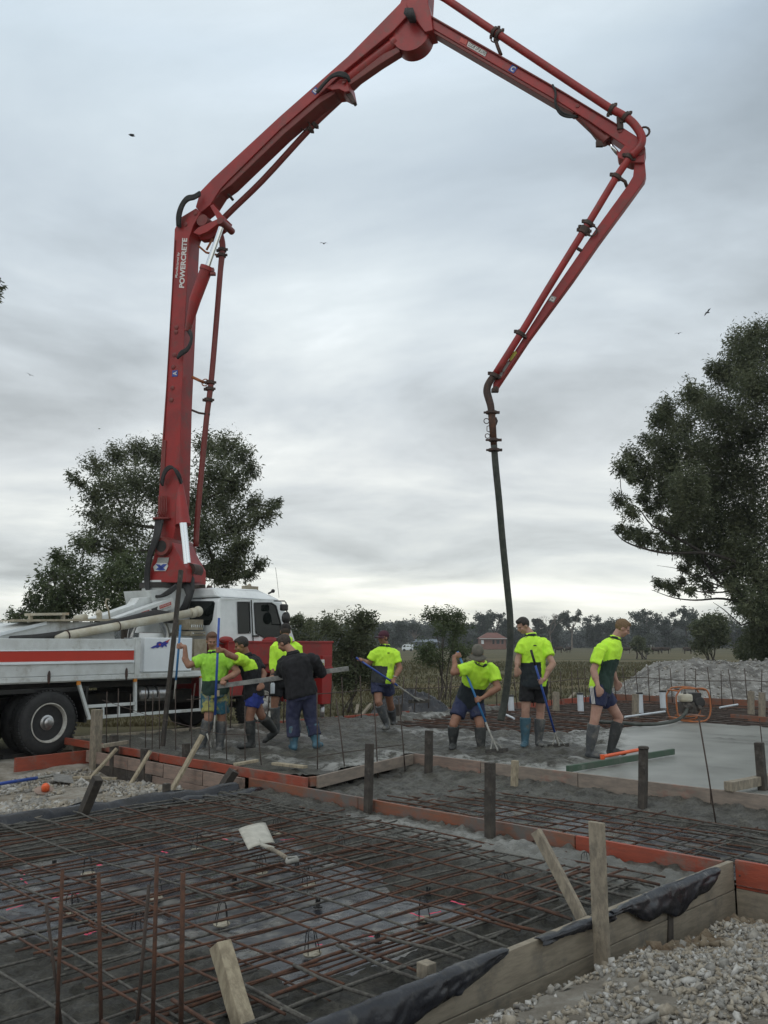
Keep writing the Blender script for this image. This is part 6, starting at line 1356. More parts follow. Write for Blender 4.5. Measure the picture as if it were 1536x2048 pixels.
# 4 black jacket, back to camera
p4, _ = person('person in a black jacket and navy trousers with his back turned, bent over the screed', 12.6,
    dict(head=(568, 1286, .08), neck=(586, 1307, .03), sh1=(568, 1323, .02), sh2=(626, 1318, .02), el1=(561, 1352, .15), ha1=(541, 1356, .22), el2=(643, 1346, .15), ha2=(622, 1351, .32), hip=(604, 1390), kn1=(585, 1437, .03), an1=(588, 1488, 0), kn2=(622, 1436, .05), an2=(632, 1484, .0)),
    (-.85, .35, -.5), (-.25, .95, 0), 'skin', ('black_cloth',), lambda t, s, f, c: 0, (1.85, 1.85), 'denim', .9, 'boot_blue', hair='hair_brown', trousers=True, grips=((bmB - bmA), (bmB - bmA)), collar='black_cloth', build=1.14, bend=.05, shirt_r=.03, foot=((-.3, .9, 0), (.3, .9, 0)), boot_h=(.24, .24))
# 5 maroon cap
y = 15.3
pC = [dep(712, 1315, y - .28), dep(795, 1371, y - .22), dep(838, 1402, y + .1)]
p5, _ = person('person in a maroon cap leaning back with a blue rake handle across his hips', y,
    dict(head=(767, 1275), neck=(770, 1292, .02), sh1=(750, 1307, -.05), sh2=(789, 1306, .05), el1=(738, 1327, -.05), ha1=(720, 1320.5, -.28), el2=(800, 1336, .0), ha2=(785, 1364, -.22), hip=(764, 1362), kn1=(757, 1404, -.12), an1=(774, 1449, -.02), kn2=(779, 1402, .15), an2=(786, 1440, .5)),
    (-.78, -.6, -.05), (-.35, -.95, 0), 'skin_tan', ('neon', 'charcoal'), lambda t, s, f, c: 0 if (t > .42 or s > .115) else 1, (.66, .66), 'navy_short', .60, 'boot_grey', hair='hair_brown', capm='cap_maroon', grips=(pole_dir(pC[1], pC[0]), pole_dir(pC[1], pC[0])), foot=((-.3, -.9, 0), (.2, .8, 0)), boot_h=(.36, .3), build=1.06)
MB().ell(dep(777, 1306, y - .13), (.026, .003, .009)).build('chest_print', 'navy', [c for c in p5.children if c.name.startswith('shirt')][0])
MB().ring(dep(789.5, 1353, y - .17), (.3, .1, 1), .034, .008, 14, 6).build('wristwatch', 'steel', p5)
tool_rake('blue handled rake held across the maroon capped worker, blade by the plastic bundle', pC[0], pC[1], pC[2], (1, .3, 0))
# 6 grey cap, bending
y = 12.85
pD = [dep(915, 1303, y - .15), dep(970, 1447, y - .30), dep(994, 1500, y - .35)]
pD[2] = at(994, 1501, .01); pD[1] = pD[0].lerp(pD[2], .72)
def onp(pl, v):                        # point of a pole at image height v
    t = (v - 1303) / (1501 - 1303); return pl[0].lerp(pl[2], t)
def pxd(p, y0):                        # back to image terms for the joint table
    d = p - V((0, 0, CH)); fw = d.y * math.cos(TH) + d.z * math.sin(TH); up = -d.y * math.sin(TH) + d.z * math.cos(TH)
    return (768 + F * d.x / fw, 1024 - F * up / fw, p.y - y0)
g1 = pD[0].lerp(pD[2], .04); g2 = pD[0].lerp(pD[2], .50)
p6, _ = person('person in a grey cap bent over a blue rake, face hidden by the cap', y,
    dict(head=(955, 1306, -.38), neck=(962, 1325, -.26), sh1=(936, 1337, -.26), sh2=(985, 1337, -.20), el1=(907, 1345, -.32), ha1=pxd(g1, y), el2=(996, 1376, -.28), ha2=pxd(g2, y), hip=(939, 1402, .08), kn1=(907, 1449, -.05), an1=(906, 1487, 0), kn2=(960, 1450, -.05), an2=(962, 1496, -.08)),
    (-.12, -.75, -.75), (-.05, -1, -.2), 'skin_tan', ('neon', 'navy'), lambda t, s, f, c: 0 if (t > .44) else 1, (.64, .64), 'navy_short', .66, 'boot_dark', hair='hair_brown', capm='cap_grey', grips=(pole_dir(pD[2], pD[0]), pole_dir(pD[2], pD[0])), hu=(0, -.6, .8), foot=((-.2, -1, 0), (.2, -1, 0)), boot_h=(.30, .28), build=1.06, bend=.06)
tool_rake('blue handled rake with a bare metal neck pulled by the bending worker', pD[0], pD[1], pD[2], (.9, .5, 0), mt='light_blue_handle')
# 7 standing, dark hair
y = 13.1
pE = [dep(1062, 1300, y - .30), None, at(1117, 1491, .01)]; pE[1] = pE[0].lerp(pE[2], .86)
g3 = pE[0].lerp(pE[2], .33)
p7, _ = person('dark-haired person standing upright beside the delivery hose, looking down at his blue rake', y,
    dict(head=(1046, 1251), neck=(1062, 1270), sh1=(1045, 1288, -.03), sh2=(1089, 1286, .03), el1=(1036, 1318, -.03), ha1=(1034, 1345, -.08), el2=(1106, 1328, -.1), ha2=pxd(g3, y), hip=(1068, 1366, .03), kn1=(1051, 1422), an1=(1050, 1482), kn2=(1081, 1422, .1), an2=(1077, 1481, .1)),
    (-.80, -.38, -.46), (-.25, -.97, 0), 'skin_pale', ('neon', 'navy'), lambda t, s, f, c: 0 if (t > .44 or s > .125) else 1, (.62, .62), 'black_cloth', .66, 'boot_blue', boot2='boot_grey', hair='hair_dark', grips=(None, pole_dir(pE[2], pE[0])), hand_relax=((0, -.1, -1), None), foot=((-.3, -.95, 0), (.1, -1, 0)), boot_h=(.33, .31), build=1.04)
MB().ell(dep(1070, 1291, y - .15), (.026, .003, .009)).build('chest_print', 'navy', [c for c in p7.children if c.name.startswith('shirt')][0])
tool_rake('royal blue rake with a dark grip, blade beside the standing dark-haired worker', pE[0], pE[1], pE[2], (.9, .45, 0))
gp = MB().tube([pE[0], pE[0].lerp(pE[2], .16)], .018, 10); [o for o in bpy.data.objects if o.name.startswith('concrete_rake')][-1]
gp.build('rubber_grip', 'black_rubber', [o for o in bpy.data.objects if o.name.startswith('concrete_rake')][-1], True)
# 8 blond walking right
p8, _ = person('blond person walking right through the concrete in striped navy shorts, looking down', 12.0,
    dict(head=(1245, 1256, .1), neck=(1230, 1278, .12), sh1=(1201, 1299, -.12), sh2=(1226, 1292, .34), el1=(1187, 1340, -.16), ha1=(1198, 1384, -.22), el2=(1222, 1335, .38), ha2=(1235, 1372, .34), hip=(1201, 1377, .06), kn1=(1189, 1441, -.04), an1=(1179, 1503, 0), kn2=(1238, 1436, .22), an2=(1222, 1497, .22)),
    (.84, -.12, -.5), (.92, -.25, -.1), 'skin_pale', ('neon', 'bottle_green'), lambda t, s, f, c: 0 if (t > .52 + f * .9 or f < -.065) else 1, (.70, .70), 'navy_short', .52, 'boot_grey', boot2='boot_dark', hair='hair_blond', hand_relax=((0.15, 0, -1), (.2, 0, -1)), foot=((.9, -.4, 0), (.9, -.2, 0)), boot_h=(.36, .36), build=1.05, bend=.05)
so_ = [c for c in p8.children if c.name.startswith('shorts')][0]
dgx = bpy.context.evaluated_depsgraph_get()
for k in range(3):
    MB().beam(dep(1180 + k * 2.6, 1372, 11.86 - .005 * k), dep(1184.5 + k * 2.6, 1408, 11.84 - .004 * k), .008, .012, (0, 1, 0)).build('side_stripe', 'text_white', so_)
# ------------------------------------------------------------------ trees and background
def leaf_cloud(centers, radii, per, size, aspect=.32, droop=.5, sub=9, rng=RNG, tight=.42, fork=None):
    """leaves gathered in twig clumps spread through lobes; returns quads"""
    cs = []; 
    for c, r in zip(centers, radii):
        k = max(4, int(sub * (r / np.mean(radii)) ** 1.8)); d = rng.normal(size=(k, 3)); d /= np.linalg.norm(d, axis=1)[:, None]
        rr = (r + .012 * size / .006 * .12) * rng.uniform(.1, 1.3, k) ** .8; p = np.array(c) + d * rr[:, None] * np.array([1, 1, .85])
        cs.append(np.concatenate([p, np.full((k, 1), r * tight)], 1))
    cl = np.concatenate(cs); n = len(cl); N_ = n * per
    base = np.repeat(cl, per, 0)
    if fork is not None:            # clumps drawn out into rising sprays
        o_ = base[:, :3] - np.array(fork); o_ /= np.linalg.norm(o_, axis=1)[:, None]; o_[:, 2] += .55; o_ += np.repeat(rng.normal(size=(n, 3)) * .35, per, 0); o_ /= np.linalg.norm(o_, axis=1)[:, None]
        p = base[:, :3] + rng.normal(size=(N_, 3)) * base[:, 3:4] * .36 + o_ * (rng.normal(size=(N_, 1)) * base[:, 3:4] * 1.0)
    else: p = base[:, :3] + rng.normal(size=(N_, 3)) * base[:, 3:4] * np.array([.6, .6, .5])
    d = rng.normal(size=(N_, 3)); d[:, 2] = d[:, 2] * .6 - droop; d /= np.linalg.norm(d, axis=1)[:, None]
    w = np.cross(d, rng.normal(size=(N_, 3))); w /= np.linalg.norm(w, axis=1)[:, None] + 1e-6
    L_ = size * rng.uniform(.6, 1.3, N_)[:, None]; W_ = L_ * aspect
    v = np.stack([p, p + d * L_ * .45 + w * W_ * .5, p + d * L_, p + d * L_ * .45 - w * W_ * .5], 1).reshape(-1, 3)
    f = np.arange(N_ * 4).reshape(-1, 4)
    return v, f, cl[:, :3]
def limb(mb, p, q, r0, r1, k=6, wob=.12, sagdir=None):
    p = V(p); q = V(q); L_ = (q - p).length; pts = []
    for i in range(k + 1):
        t = i / k; w = math.sin(t * PI) * wob * L_
        pts.append(p.lerp(q, t) + V((fbm(p.x + t * 2, p.y, 1.3, 2) * w, fbm(p.y, p.x + t * 2, 1.3, 2, 4) * w, -w * .35)))
    mb.tube(pts, [r0 + (r1 - r0) * i / k for i in range(k + 1)], 7 if r0 > .03 else 4, cap=False); return pts
def tree(name, label, cat, base, lobes, fork, leafm, barkm, per=26, lsize=.17, aspect=.3, sub=9, trunk_r=.3, group=None, twigs=True, droop=.5, via=()):
    root = thing(name, label, cat, base, group); base = V(base)
    cen = [l[0] for l in lobes]; rad = [l[1] for l in lobes]
    v, f, cl = leaf_cloud(cen, rad, per, lsize, aspect, droop, sub, fork=tuple(fork))
    mb = MB(); fk = V(fork); limb(mb, base, fk, trunk_r, trunk_r * .7, wob=.05)
    # main limbs to lobes via nearest lower lobe
    done = [(fk, trunk_r * .65)]
    order = sorted(range(len(cen)), key=lambda i: (V(cen[i]) - fk).length)
    for i in order:
        c = V(cen[i]); best = min(done, key=lambda d: (d[0] - c).length + .25 * (d[0] - fk).length * 0)
        r0 = best[1] * .72; r1 = max(.012, r0 * .55); limb(mb, best[0], c, r0, r1, wob=.15); done.append((c, max(.02, r0 * .8)))
        if twigs:
            near = [V(x) for x in cl if (V(x) - c).length < rad[i] * 1.05][:10]
            for x in near: limb(mb, c, x, r1 * .6, .006, 3, .1)
    for pts, r in via:
        mb.tube([V(p) for p in pts], [r * (1 - .85 * i / (len(pts) - 1)) for i in range(len(pts))], 8, cap=False)
    mb.build('trunk', barkm, root, True)
    fast('crown', v, f, [leafm], parent=root)
    return root
def lobes_px(lst, y0, sc, ox, oy, spread=.6, seed=1, grow=1.0):
    rs = random.Random(seed); out = []
    for x, y, r in lst:
        u = ox + x / sc; v = oy + y / sc; d = y0 + rs.uniform(-1, 1) * spread
        out.append((tuple(dep(u, v, d)), r / sc / F * d * grow))
    return out
# big gum at the right
L1 = [(960,190,70),(850,250,80),(900,350,110),(720,400,50),(800,430,90),(950,500,130),(570,530,60),(650,600,90),(440,620,60),(400,690,60),(520,740,90),(750,650,110),(340,800,45),(420,850,80),(240,890,50),(180,960,45),(300,980,80),(450,960,100),(600,880,110),(750,850,110),(900,750,130),(560,1060,110),(720,1050,120),(900,1000,130),(175,1140,38),(235,1205,42),(450,1320,60),(560,1200,100),(700,1250,130),(880,1250,150),(600,1390,80),(750,1400,100),(900,1450,120),(540,1520,35),(620,1570,38),(385,1605,28),(480,1645,32),(570,1650,30),(170,1300,26),(200,1340,26),(250,1310,36),(280,1370,30),(400,1400,34),(480,1410,36),(540,1440,34),(330,1345,42),(400,1250,36),(350,1190,32),(300,1120,34),(390,1150,42),(480,1150,60),(240,1010,30),(640,1480,50),(710,1530,46),(820,1520,66),(830,1650,50),(880,1740,60),(660,1640,30),(520,1600,28),(450,1625,26),(800,1600,46),(500,1270,55),(430,1080,50),(340,1060,30),(980,1600,120),(960,1750,90),(980,1900,90),(1000,2000,90),
      (1080,250,120),(1150,450,140),(1120,700,150),(1200,950,160),(1150,1200,160),(1250,1400,150),(1200,1650,140),(1300,700,140),(1380,1100,150)]
def gp(l, y0=32): return [dep(1180 + x / 2.845, 600 + y / 2.845, y0 + dy) for x, y, dy in l]
GB = [(gp([(1080, 1760, 0), (960, 1600, -.5), (850, 1500, -.8), (650, 1440, -1), (430, 1440, -1.2), (260, 1400, -1), (180, 1360, -1), (128, 1300, -1)]), .085), (gp([(1060, 1800, 0), (930, 1745, .3), (760, 1700, .6), (600, 1708, .8), (480, 1695, 1), (350, 1650, 1)]), .06), (gp([(850, 1500, -.8), (700, 1560, -.6), (600, 1570, -.6), (500, 1530, -.6), (380, 1510, -.6)]), .03), (gp([(900, 1640, 0), (740, 1610, .5), (650, 1480, .6), (600, 1420, .6), (480, 1400, .6)]), .06),
      (gp([(650, 1440, -1), (450, 1330, -1), (350, 1280, -1), (270, 1180, -1), (200, 1150, -1)]), .05), (gp([(960, 1820, 0), (860, 1850, 0), (760, 1760, 0), (700, 1720, 0)]), .04)]
tree('gum_tree', 'huge dark gum tree spreading in from the right edge', 'tree', dep(1600, 1345, 32), lobes_px(L1, 32, 2.845, 1180, 600, 2.4, 3), dep(1570, 1230, 32), 'leaf_gum', 'bark_dark', per=26, lsize=.155, aspect=.26, sub=80, trunk_r=.38, via=GB)
# gum behind the turret, bushy trees at its left foot
L2 = [(380,270,34),(410,310,25),(500,210,55),(600,160,60),(720,130,60),(800,160,70),(560,320,80),(700,300,100),(480,370,50),(850,350,110),(520,470,80),(650,500,100),(1060,100,60),(1150,120,70),(1240,150,55),(1285,225,45),(1100,250,95),(1200,300,75),(1000,400,90),(1130,400,80),(1290,410,55),(1390,430,42),(1420,400,25),(1330,480,50),(1200,520,90),(1050,560,100),(1230,620,70),(1330,710,40),(1200,720,75),(1100,720,70),(1150,790,45),(1280,760,35),(900,520,90),(800,640,90),(470,600,60),(600,640,80)]
tree('gum_tree', 'tall gum tree with gaps in its crown standing behind the boom turret', 'tree', dep(1080 / 2.56, 1300, 31), lobes_px(L2, 31, 2.56, 0, 850, 1.8, 5), dep(1000 / 2.56, 850 + 720 / 2.56, 31), 'leaf_gum', 'bark', per=26, lsize=.15, aspect=.27, sub=56, trunk_r=.30)
L3 = [(300,660,40),(340,700,60),(420,610,50),(270,770,60),(230,850,60),(330,840,80),(420,760,70),(400,900,90),(300,930,80)]
tree('gum_tree', 'lower leafy gum left of the turret above the truck deck', 'tree', dep(330 / 2.56, 1310, 28), lobes_px(L3, 28, 2.56, 0, 850, 1.2, 6), dep(330 / 2.56, 1215, 28), 'leaf_mid', 'bark', per=26, lsize=.14, sub=34, trunk_r=.14)
L4 = [(620,700,60),(560,760,70),(520,840,80),(640,800,100),(740,740,80),(720,860,100),(600,930,100),(800,900,90),(880,860,60)]
tree('gum_tree', 'dense mid green tree directly behind the white stabiliser arms', 'tree', dep(640 / 2.56, 1310, 27), lobes_px(L4, 27, 2.56, 0, 850, 1.2, 7), dep(640 / 2.56, 1225, 27), 'leaf_mid', 'bark', per=28, lsize=.14, sub=42, trunk_r=.14)
L5 = [(150,920,45),(100,970,40),(60,1000,30),(210,960,60),(180,1010,60),(260,1000,60),(-30,1010,30)]
tree('gum_tree', 'low bushy tree trailing off at the far left behind the truck', 'tree', dep(60, 1320, 28), lobes_px(L5, 28, 2.56, 0, 850, 1.0, 8), dep(65, 1270, 28), 'leaf_mid', 'bark', per=34, lsize=.14, sub=16, trunk_r=.09)
# sprig at the left edge
tree('gum_tree', 'gum leaves poking in at the left edge high above the truck', 'tree', dep(-420, 1330, 22), [(tuple(dep(-8, 566, 22)), .10), (tuple(dep(-2, 580, 22)), .11), (tuple(dep(-6, 598, 22)), .10), (tuple(dep(-60, 600, 22)), .5), (tuple(dep(-150, 640, 22)), .9), (tuple(dep(-260, 720, 22)), 1.2), (tuple(dep(-400, 800, 22)), 1.5), (tuple(dep(-300, 950, 22)), 1.3)], dep(-400, 1000, 22), 'leaf_gum', 'bark', per=26, lsize=.13, sub=34, trunk_r=.2)
# scrubby shrubs in the near field
def shrub(label, u0, u1, vt, vb, y, leafm='leaf_gum', seed=1, per=26, lsize=.09, stems=5, bare=.0, cat='shrub', name='shrub', sub=14, barkm='bark', n=14, top=0.55):
    rs = random.Random(seed); uc = (u0 + u1) / 2; base = dep(uc, vb, y); lobes = []
    for i in range(n):
        t = rs.random(); v = vt + (vb - vt) * top * rs.random() + 8; wdt = (u1 - u0) / 2 * math.sqrt(max(.05, 1 - ((v - (vt + (vb - vt) * .35)) / ((vb - vt) * .62)) ** 2)); u = uc + rs.uniform(-1, 1) * wdt * .8
        r = (u1 - u0) * rs.uniform(.12, .22); lobes.append((tuple(dep(u, v, y + rs.uniform(-1, 1) * (u1 - u0) / F * y * .4)), r / F * y))
    root = thing(name, label, cat, base, None)
    v_, f_, cl = leaf_cloud([l[0] for l in lobes], [l[1] for l in lobes], per, lsize, .32, .2, sub)
    mb = MB()
    for k in range(stems):
        l = lobes[k % len(lobes)]; b = base + V((rs.uniform(-.15, .15), rs.uniform(-.1, .1), 0)) * (y / 24)
        limb(mb, b, l[0], .022 * y / 24, .010 * y / 24, 6, .12)
    for l in lobes:
        for x in [q for q in cl if (V(q) - V(l[0])).length < l[1] * 1.05][:6]: limb(mb, l[0], x, .008 * y / 24, .003 * y / 24, 2, .1)
    mb.build('stems', barkm, root, True); fast('foliage', v_, f_, [leafm], parent=root); return root
shrub('bushy grey green shrub just right of the red outrigger', 628, 762, 1226, 1425, 23, seed=3, per=30, sub=26, n=22, top=.62, lsize=.10)
shrub('leggy shrub with bare stems left of the bending worker', 838, 940, 1222, 1400, 26, seed=5, per=28, sub=20, n=16, top=.55, leafm='leaf_mid')
shrub('low twiggy bush half hidden behind the capped worker', 700, 800, 1315, 1425, 23.5, seed=6, per=7, sub=8, n=10, leafm='leaf_dry', stems=9, lsize=.06, top=.7)
shrub('round tree beyond the truck cab', 575, 640, 1228, 1330, 40, seed=8, per=24, sub=18, n=12, lsize=.16, top=.7)
shrub('dark shrub in the field behind the rubble heap', 1385, 1465, 1228, 1325, 62, seed=9, per=30, sub=22, n=16, lsize=.22, top=.65)
shrub('small lone tree in the open field right of the blond worker', 1262, 1302, 1262, 1318, 110, seed=10, per=24, sub=16, n=10, lsize=.28, top=.6)
shrub('shrub growing under the big gum at the right edge', 1478, 1560, 1240, 1350, 38, seed=12, per=30, sub=22, n=16, lsize=.17, top=.8)
# far tree line, each tree on its own
def far_tree(u0, u1, vt, y, seed, label, leafm='leaf_far', kind=0, vb=1297):
    rs = random.Random(seed); uc = (u0 + u1) / 2; w = (u1 - u0) / 2; base = dep(uc, vb, y); base.z = -.55; lobes = []
    h = vb - vt; n = 12 if kind == 0 else 9
    for i in range(n):
        a = rs.uniform(0, 2 * PI); rr = rs.random() ** .5
        if kind == 0: u = uc + math.cos(a) * rr * w * .75; v = vt + h * .42 + math.sin(a) * rr * h * .34; r = w * rs.uniform(.22, .38)
        else: u = uc + math.cos(a) * rr * w * .85; v = vt + h * .26 + math.sin(a) * rr * h * .16; r = w * rs.uniform(.16, .28)
        lobes.append((tuple(dep(u, v, y + rs.uniform(-1, 1) * w / F * y * .6)), r / F * y))
    if kind == 0:
        for i in range(3): lobes.append((tuple(dep(uc + rs.uniform(-.7, .7) * w, vb - h * rs.uniform(.08, .3), y)), w * .32 / F * y))
    root = thing('far_tree', label, 'tree', base, 'trees along the far side of the field')
    v_, f_, cl = leaf_cloud([l[0] for l in lobes], [l[1] for l in lobes], 26, y * .0021, .6, .1, 14)
    mb = MB(); fk = dep(uc, vt + h * .6, y); limb(mb, base, fk, .0011 * y, .0008 * y, 4, .05)
    for l in lobes[:9]: limb(mb, fk, l[0], .0007 * y, .0003 * y, 3, .1)
    mb.build('trunk', 'bark_pale' if kind else 'bark', root, True); fast('crown', v_, f_, [leafm], parent=root)
FT = [(772, 812, 1228, 300, 0, 'round crowned far tree left of the capped worker\'s rake'), (808, 850, 1247, 320, 1, 'flat topped far tree behind the white van'), (935, 985, 1226, 330, 0, 'dense far tree left of the brick house'), (965, 1015, 1219, 340, 0, 'dense far tree rising behind the brick house roof'), (1000, 1050, 1232, 335, 0, 'far tree behind the delivery hose'), (1055, 1092, 1235, 330, 0, 'far tree behind the dark-haired worker\'s shoulder'), (1085, 1125, 1232, 335, 0, 'far tree right of the dark-haired worker'),
      (1110, 1178, 1216, 310, 1, 'tall open far gum with pale trunk between the two right-hand workers'), (1160, 1215, 1231, 325, 0, 'far tree just left of the blond worker'), (1205, 1255, 1233, 320, 0, 'far tree behind the blond worker\'s head'), (1255, 1325, 1215, 300, 0, 'broad domed far tree right of the blond worker'), (1318, 1362, 1219, 300, 0, 'paired far tree, left of the two near the heap'), (1345, 1400, 1212, 300, 0, 'paired far tree, right of the two near the heap'), (1392, 1440, 1230, 310, 0, 'far tree behind the field shrub'), (1435, 1500, 1236, 310, 0, 'far tree left of the big gum\'s base'), (1490, 1560, 1228, 305, 0, 'far tree behind the big gum\'s base'),
      (640, 690, 1246, 330, 0, 'far tree left of the grey green shrub'), (690, 735, 1250, 335, 0, 'far tree under the power pylon, left'), (735, 780, 1249, 335, 0, 'far tree under the power pylon, right'), (840, 900, 1252, 340, 0, 'far tree behind the leggy shrub, left'), (890, 945, 1246, 345, 0, 'far tree behind the leggy shrub, right'), (590, 645, 1240, 330, 0, 'far tree beyond the mirror of the truck')]
for i, (a, b, vt, y, k, l) in enumerate(FT): far_tree(a, b, vt, y, 40 + i, l, kind=k)
# dead tree
dt = thing('dead_tree', 'bare dead tree above the far line right of the delivery hose', 'tree', dep(1100, 1297, 290)); mb = MB()
def br(p, d, L_, r, n):
    q = p + d * L_; mb.tube([p, (p + q) / 2 + V((random.uniform(-.1, .1) * L_, 0, 0)), q], [r, r * .8, r * .6], 4, cap=False)
    if n:
        for k in range(3): br(q, (d + V((random.uniform(-.8, .8), random.uniform(-.6, .6), random.uniform(-.1, .4)))).normalized(), L_ * .66, r * .6, n - 1)
br(dep(1100, 1297, 290), V((0, 0, 1)), 4.6, .25, 4); mb.build('trunk', 'bark_pale', dt, True)
# distant wood closing the view
cs = []; rs_ = []
rr = random.Random(5)
for i in range(420):
    u = -500 + i * 5.4 + rr.uniform(-3, 3); y = 380 + rr.uniform(0, 60); vt = (1257 if u < 900 else 1262) + 6 * math.sin(u * .013) + rr.uniform(-2, 2)
    p = dep(u, vt, y); hh = p.z + .5
    for k in range(3): cs.append((p.x + rr.uniform(-2, 2), p.y, p.z * (1 - k * .33) - .6)); rs_.append(2.6 + rr.uniform(0, 1.2))
v_, f_, _ = leaf_cloud(cs, rs_, 20, 1.0, .6, .1, 12)
MM('leaf_distant', (.055, .066, .056), .8, (.075, .086, .074), .05)
tag(fast('distant_wood', v_, f_, ['leaf_distant']), 'dark unbroken wood closing the far side of the field', 'wood', kind='stuff')
# grass and weeds of the field
n = 60000; y = 19 + 75 * RNG.uniform(0, 1, n) ** 1.7; x = (RNG.uniform(-.62, .62, n)) * y * 1.05
a = (x - y) * S2; b = (x + y) * S2; k = ((a < -15.2) | (b > 27.5)) & (vf(x, y, .25, 3, 111) > -.35); x, y = x[k], y[k]; n = len(x)
z = ground_z(x, y); h = (.05 + .11 * np.clip(vf(x, y, .22, 3, 112) + .35, 0, 1)) * RNG.uniform(.6, 1.3, n) * (1 + y / 70); w_ = .008 + y * .0006
ang = RNG.uniform(0, PI, n); dx = np.cos(ang) * w_; dy = np.sin(ang) * w_; lx = RNG.normal(size=n) * .35 * h; ly = RNG.normal(size=n) * .35 * h
vs = np.stack([np.stack([x - dx, y - dy, z - .02], 1), np.stack([x + dx, y + dy, z - .02], 1), np.stack([x + lx + dx * .2, y + ly, z + h], 1), np.stack([x + lx - dx * .2, y + ly, z + h * .96], 1)], 1).reshape(-1, 3)
tag(fast('field_grass', vs, np.arange(n * 4).reshape(-1, 4), ['grass']), 'long dry grass growing over the field beyond the slab', 'grass', kind='stuff')
# brick house, shed, van
hs_ = thing('brick_house', 'red brick house with a tiled hip roof far across the field', 'house', dep(985, 1297, 300)); hx, hy = hs_.location.x, 300; z0 = -.5; k = 300 / F
zt = dep(985, 1277, 300).z; zr = dep(985, 1265, 300).z
MB().box2((hx - 23 * k, hy, z0), (hx + 27 * k, hy + 8, zt)).build('wall', 'brick', hs_)
MB().add([(hx - 26 * k, hy - .8, zt), (hx + 30 * k, hy - .8, zt), (hx + 30 * k, hy + 9, zt), (hx - 26 * k, hy + 9, zt), (hx - 8 * k, hy + 4, zr), (hx + 12 * k, hy + 4, zr)], [(0, 1, 5, 4), (1, 2, 5), (2, 3, 4, 5), (3, 0, 4), (3, 2, 1, 0)]).build('roof', 'roof_tile', hs_)
for i, (a_, b_) in enumerate(((-22, -17), (0, 4), (8, 14), (18, 22))): MB().box2((hx + a_ * k, hy - .1, zt - 1.8), (hx + b_ * k, hy + .1, zt - .5)).build('window', 'box_white' if i == 0 else 'glass', hs_)
MB().box2((hx - 26 * k, hy - .9, zt - .15), (hx + 30 * k, hy - .75, zt + .05)).build('gutter', 'plate_white', hs_)
sd2 = thing('farm_shed', 'low blue grey shed far off behind the leggy shrub', 'shed', dep(850, 1297, 310)); sx = sd2.location.x; k = 310 / F
MB().box2((sx - 22 * k, 310, -.5), (sx + 28 * k, 316, 1.9)).build('wall', 'shed_blue', sd2); MB().add([(sx - 24 * k, 309, 1.9), (sx + 30 * k, 309, 1.9), (sx + 30 * k, 317, 1.9), (sx - 24 * k, 317, 1.9), (sx - 18 * k, 313, 2.9), (sx + 24 * k, 313, 2.9)], [(0, 1, 5, 4), (1, 2, 5), (2, 3, 4, 5), (3, 0, 4), (3, 2, 1, 0)]).build('roof', 'shed_blue', sd2)
vn = thing('white_van', 'tiny white van parked by the far blue grey shed', 'van', dep(812, 1300, 200)); vx = vn.location.x
MB().prism([(vx - .9, 200, .0), (vx + 1.6, 200, .0), (vx + 1.6, 200, 1.25), (vx - .4, 200, 1.25), (vx - .9, 200, .6)], (0, 1.6, 0)).build('body', 'box_white', vn, bevel=.05)
MB().prism([(vx - .75, 199.98, .65), (vx - .1, 199.98, .65), (vx - .1, 199.98, 1.1), (vx - .38, 199.98, 1.1)], (0, .02, 0)).build('window', 'glass', vn)
for dx in (-.4, 1.1): MB().lathe((vx + dx, 199.95, .0), (0, 1, 0), [(0, .3), (.2, .3)], 14).build('wheel', 'black_rubber', vn)
# pylon with wires
py = thing('power_pylon', 'thin lattice power pylon on the skyline', 'pylon', dep(740, 1262, 480)); c = dep(740, 1262, 480); zt = dep(740, 1230, 480).z; mb = MB()
for s in (-1, 1):
    for q in (-1, 1): mb.tube([c + V((s * 1.1, q * 1.1, -3)), V((c.x + s * .25, c.y + q * .25, zt))], .09, 4)
for i in range(9):
    t = i / 9; w1 = 1.1 - .85 * t; za = c.z - 3 + (zt - c.z + 3) * t; zb = c.z - 3 + (zt - c.z + 3) * (t + .11); mb.tube([(c.x - w1, c.y - w1, za), (c.x + w1 * .9, c.y - w1, zb)], .05, 4); mb.tube([(c.x + w1, c.y - w1, za), (c.x - w1 * .9, c.y - w1, zb)], .05, 4)
for v in (1236, 1243, 1250): zz = dep(740, v, 480).z; mb.beam((c.x - 2.2, c.y, zz), (c.x + 2.2, c.y, zz), .16, .2)
mb.build('lattice', 'engine_dark', py)
for i, (v, s) in enumerate(((1243, -1), (1250, -1), (1243, 1), (1250, 1))):
    zz = dep(740, v, 480).z; pts = [(c.x + s * 2 + s * t * 14, c.y + t * 4, zz - 2.2 * math.sin(min(1, t / 10) * PI)) for t in range(11)]
    MB().tube(pts, .03, 4).build('wire', 'engine_dark', py)
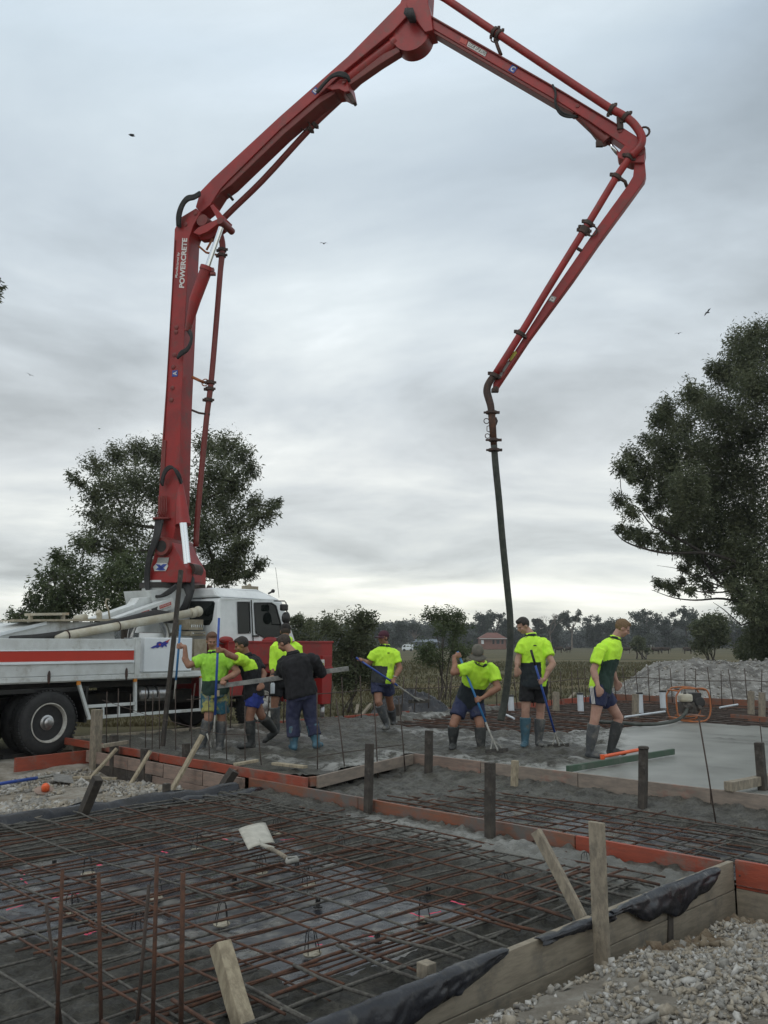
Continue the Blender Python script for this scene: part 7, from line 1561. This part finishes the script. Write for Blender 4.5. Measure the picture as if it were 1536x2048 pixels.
# cattle
def cow():
    r = thing('cow', 'x', 'cattle', (0, 0, 0), 'cattle grazing far across the field'); mb = MB(); mb.tube([(-.85, 0, 1.05), (-.6, 0, 1.0), (0, 0, .92), (.55, 0, 1.02), (.8, 0, 1.1)], [.22, .34, .38, .34, .2], 12); mb.ell((-.8, 0, 1.08), .24); mb.ell((.75, 0, 1.1), .24)
    mb.tube([(.75, 0, 1.15), (1.1, 0, .85), (1.25, 0, .55)], [.2, .14, .12], 10); mb.tube([(1.18, 0, .62), (1.35, 0, .28)], [.14, .08], 10)
    for x, y in ((-.7, .16), (-.7, -.16), (.6, .15), (.6, -.15)): mb.tube([(x, y, .9), (x + (.05 if x < 0 else 0), y, .5), (x, y, .42), (x, y, 0)], [.15, .075, .06, .055], 8)
    remeshed(mb, 'body', ['cattle'], r, .05, 2)
    MB().tube([(-1.02, 0, 1.15), (-1.1, 0, .8), (-1.08, 0, .4)], .03, 5).build('tail', 'cattle', r); return r
cw = None
for i, (u, v, d, rz, l) in enumerate(((1117, 1301, 190, .2, 'dark cow just right of the dark-haired worker\'s elbow'), (1137, 1302, 200, 1.9, 'dark cow second to the right of the dark-haired worker'), (1252, 1301, 180, 2.9, 'dark cow beside the lone field tree, left'), (1312, 1303, 170, .4, 'dark cow beside the lone field tree, right'), (1330, 1302, 180, 3.0, 'dark cow further right of the lone field tree'), (1376, 1303, 175, .1, 'dark cow left of the field shrub'))):
    cw = cow() if cw is None else cw; o = cw if i == 0 else copy_tree(cw); p = dep(u, v, d); o.location = (p.x, d, float(ground_z(np.array(p.x), np.array(float(d))))); o.rotation_euler[2] = rz; o['label'] = l
# birds
def bird():
    r = thing('bird', 'x', 'bird', (0, 0, 0), 'birds flying high in the cloud'); mb = MB(); mb.tube([(-.17, 0, 0), (-.08, 0, .0), (.05, 0, .0), (.14, 0, .02), (.2, 0, .02)], [.012, .04, .05, .03, .008], 8)
    mb.build('body', 'black_cloth', r, True); 
    for s in (-1, 1): MB().prism([(.05, s * .03, .02), (.09, s * .2, .10), (.02, s * .42, .04), (-.06, s * .2, .08), (-.06, s * .03, .01)], (0, 0, -.008)).build('wing', 'black_cloth', r)
    return r
bd_ = None
for i, (u, v, d, rz, rx, l) in enumerate(((263, 271, 45, .6, .5, 'largest bird, high at the left of the boom'), (647, 487, 75, 1.2, .2, 'tiny bird in the middle of the sky under the boom'), (1415, 625, 60, .3, -.4, 'bird above the big gum tree'), (1357, 667, 85, .9, .1, 'smaller bird left of the one above the big gum'), (60, 750, 90, 2.2, .3, 'faint bird low at the far left'))):
    bd_ = bird() if bd_ is None else bd_; o = bd_ if i == 0 else copy_tree(bd_); o.location = dep(u, v, d); o.rotation_euler = (rx, 0, rz); o['label'] = l
# ------------------------------------------------------------------ damp morning air
hz_ = MB().box2((-760, -40, -1.9), (760, 960, 30)).build('haze', [])
hz_['kind'] = 'stuff'; hz_['label'] = 'thin damp morning haze over the whole field'
m = bpy.data.materials.new('haze'); m.use_nodes = True; nt = m.node_tree; nt.nodes.remove(nt.nodes['Principled BSDF'])
pv_ = nt.nodes.new('ShaderNodeVolumePrincipled'); pv_.inputs['Density'].default_value = .00035; pv_.inputs['Color'].default_value = (.86, .90, .94, 1); pv_.inputs['Anisotropy'].default_value = .2
nt.links.new(pv_.outputs[0], nt.nodes['Material Output'].inputs['Volume']); hz_.data.materials.append(m)
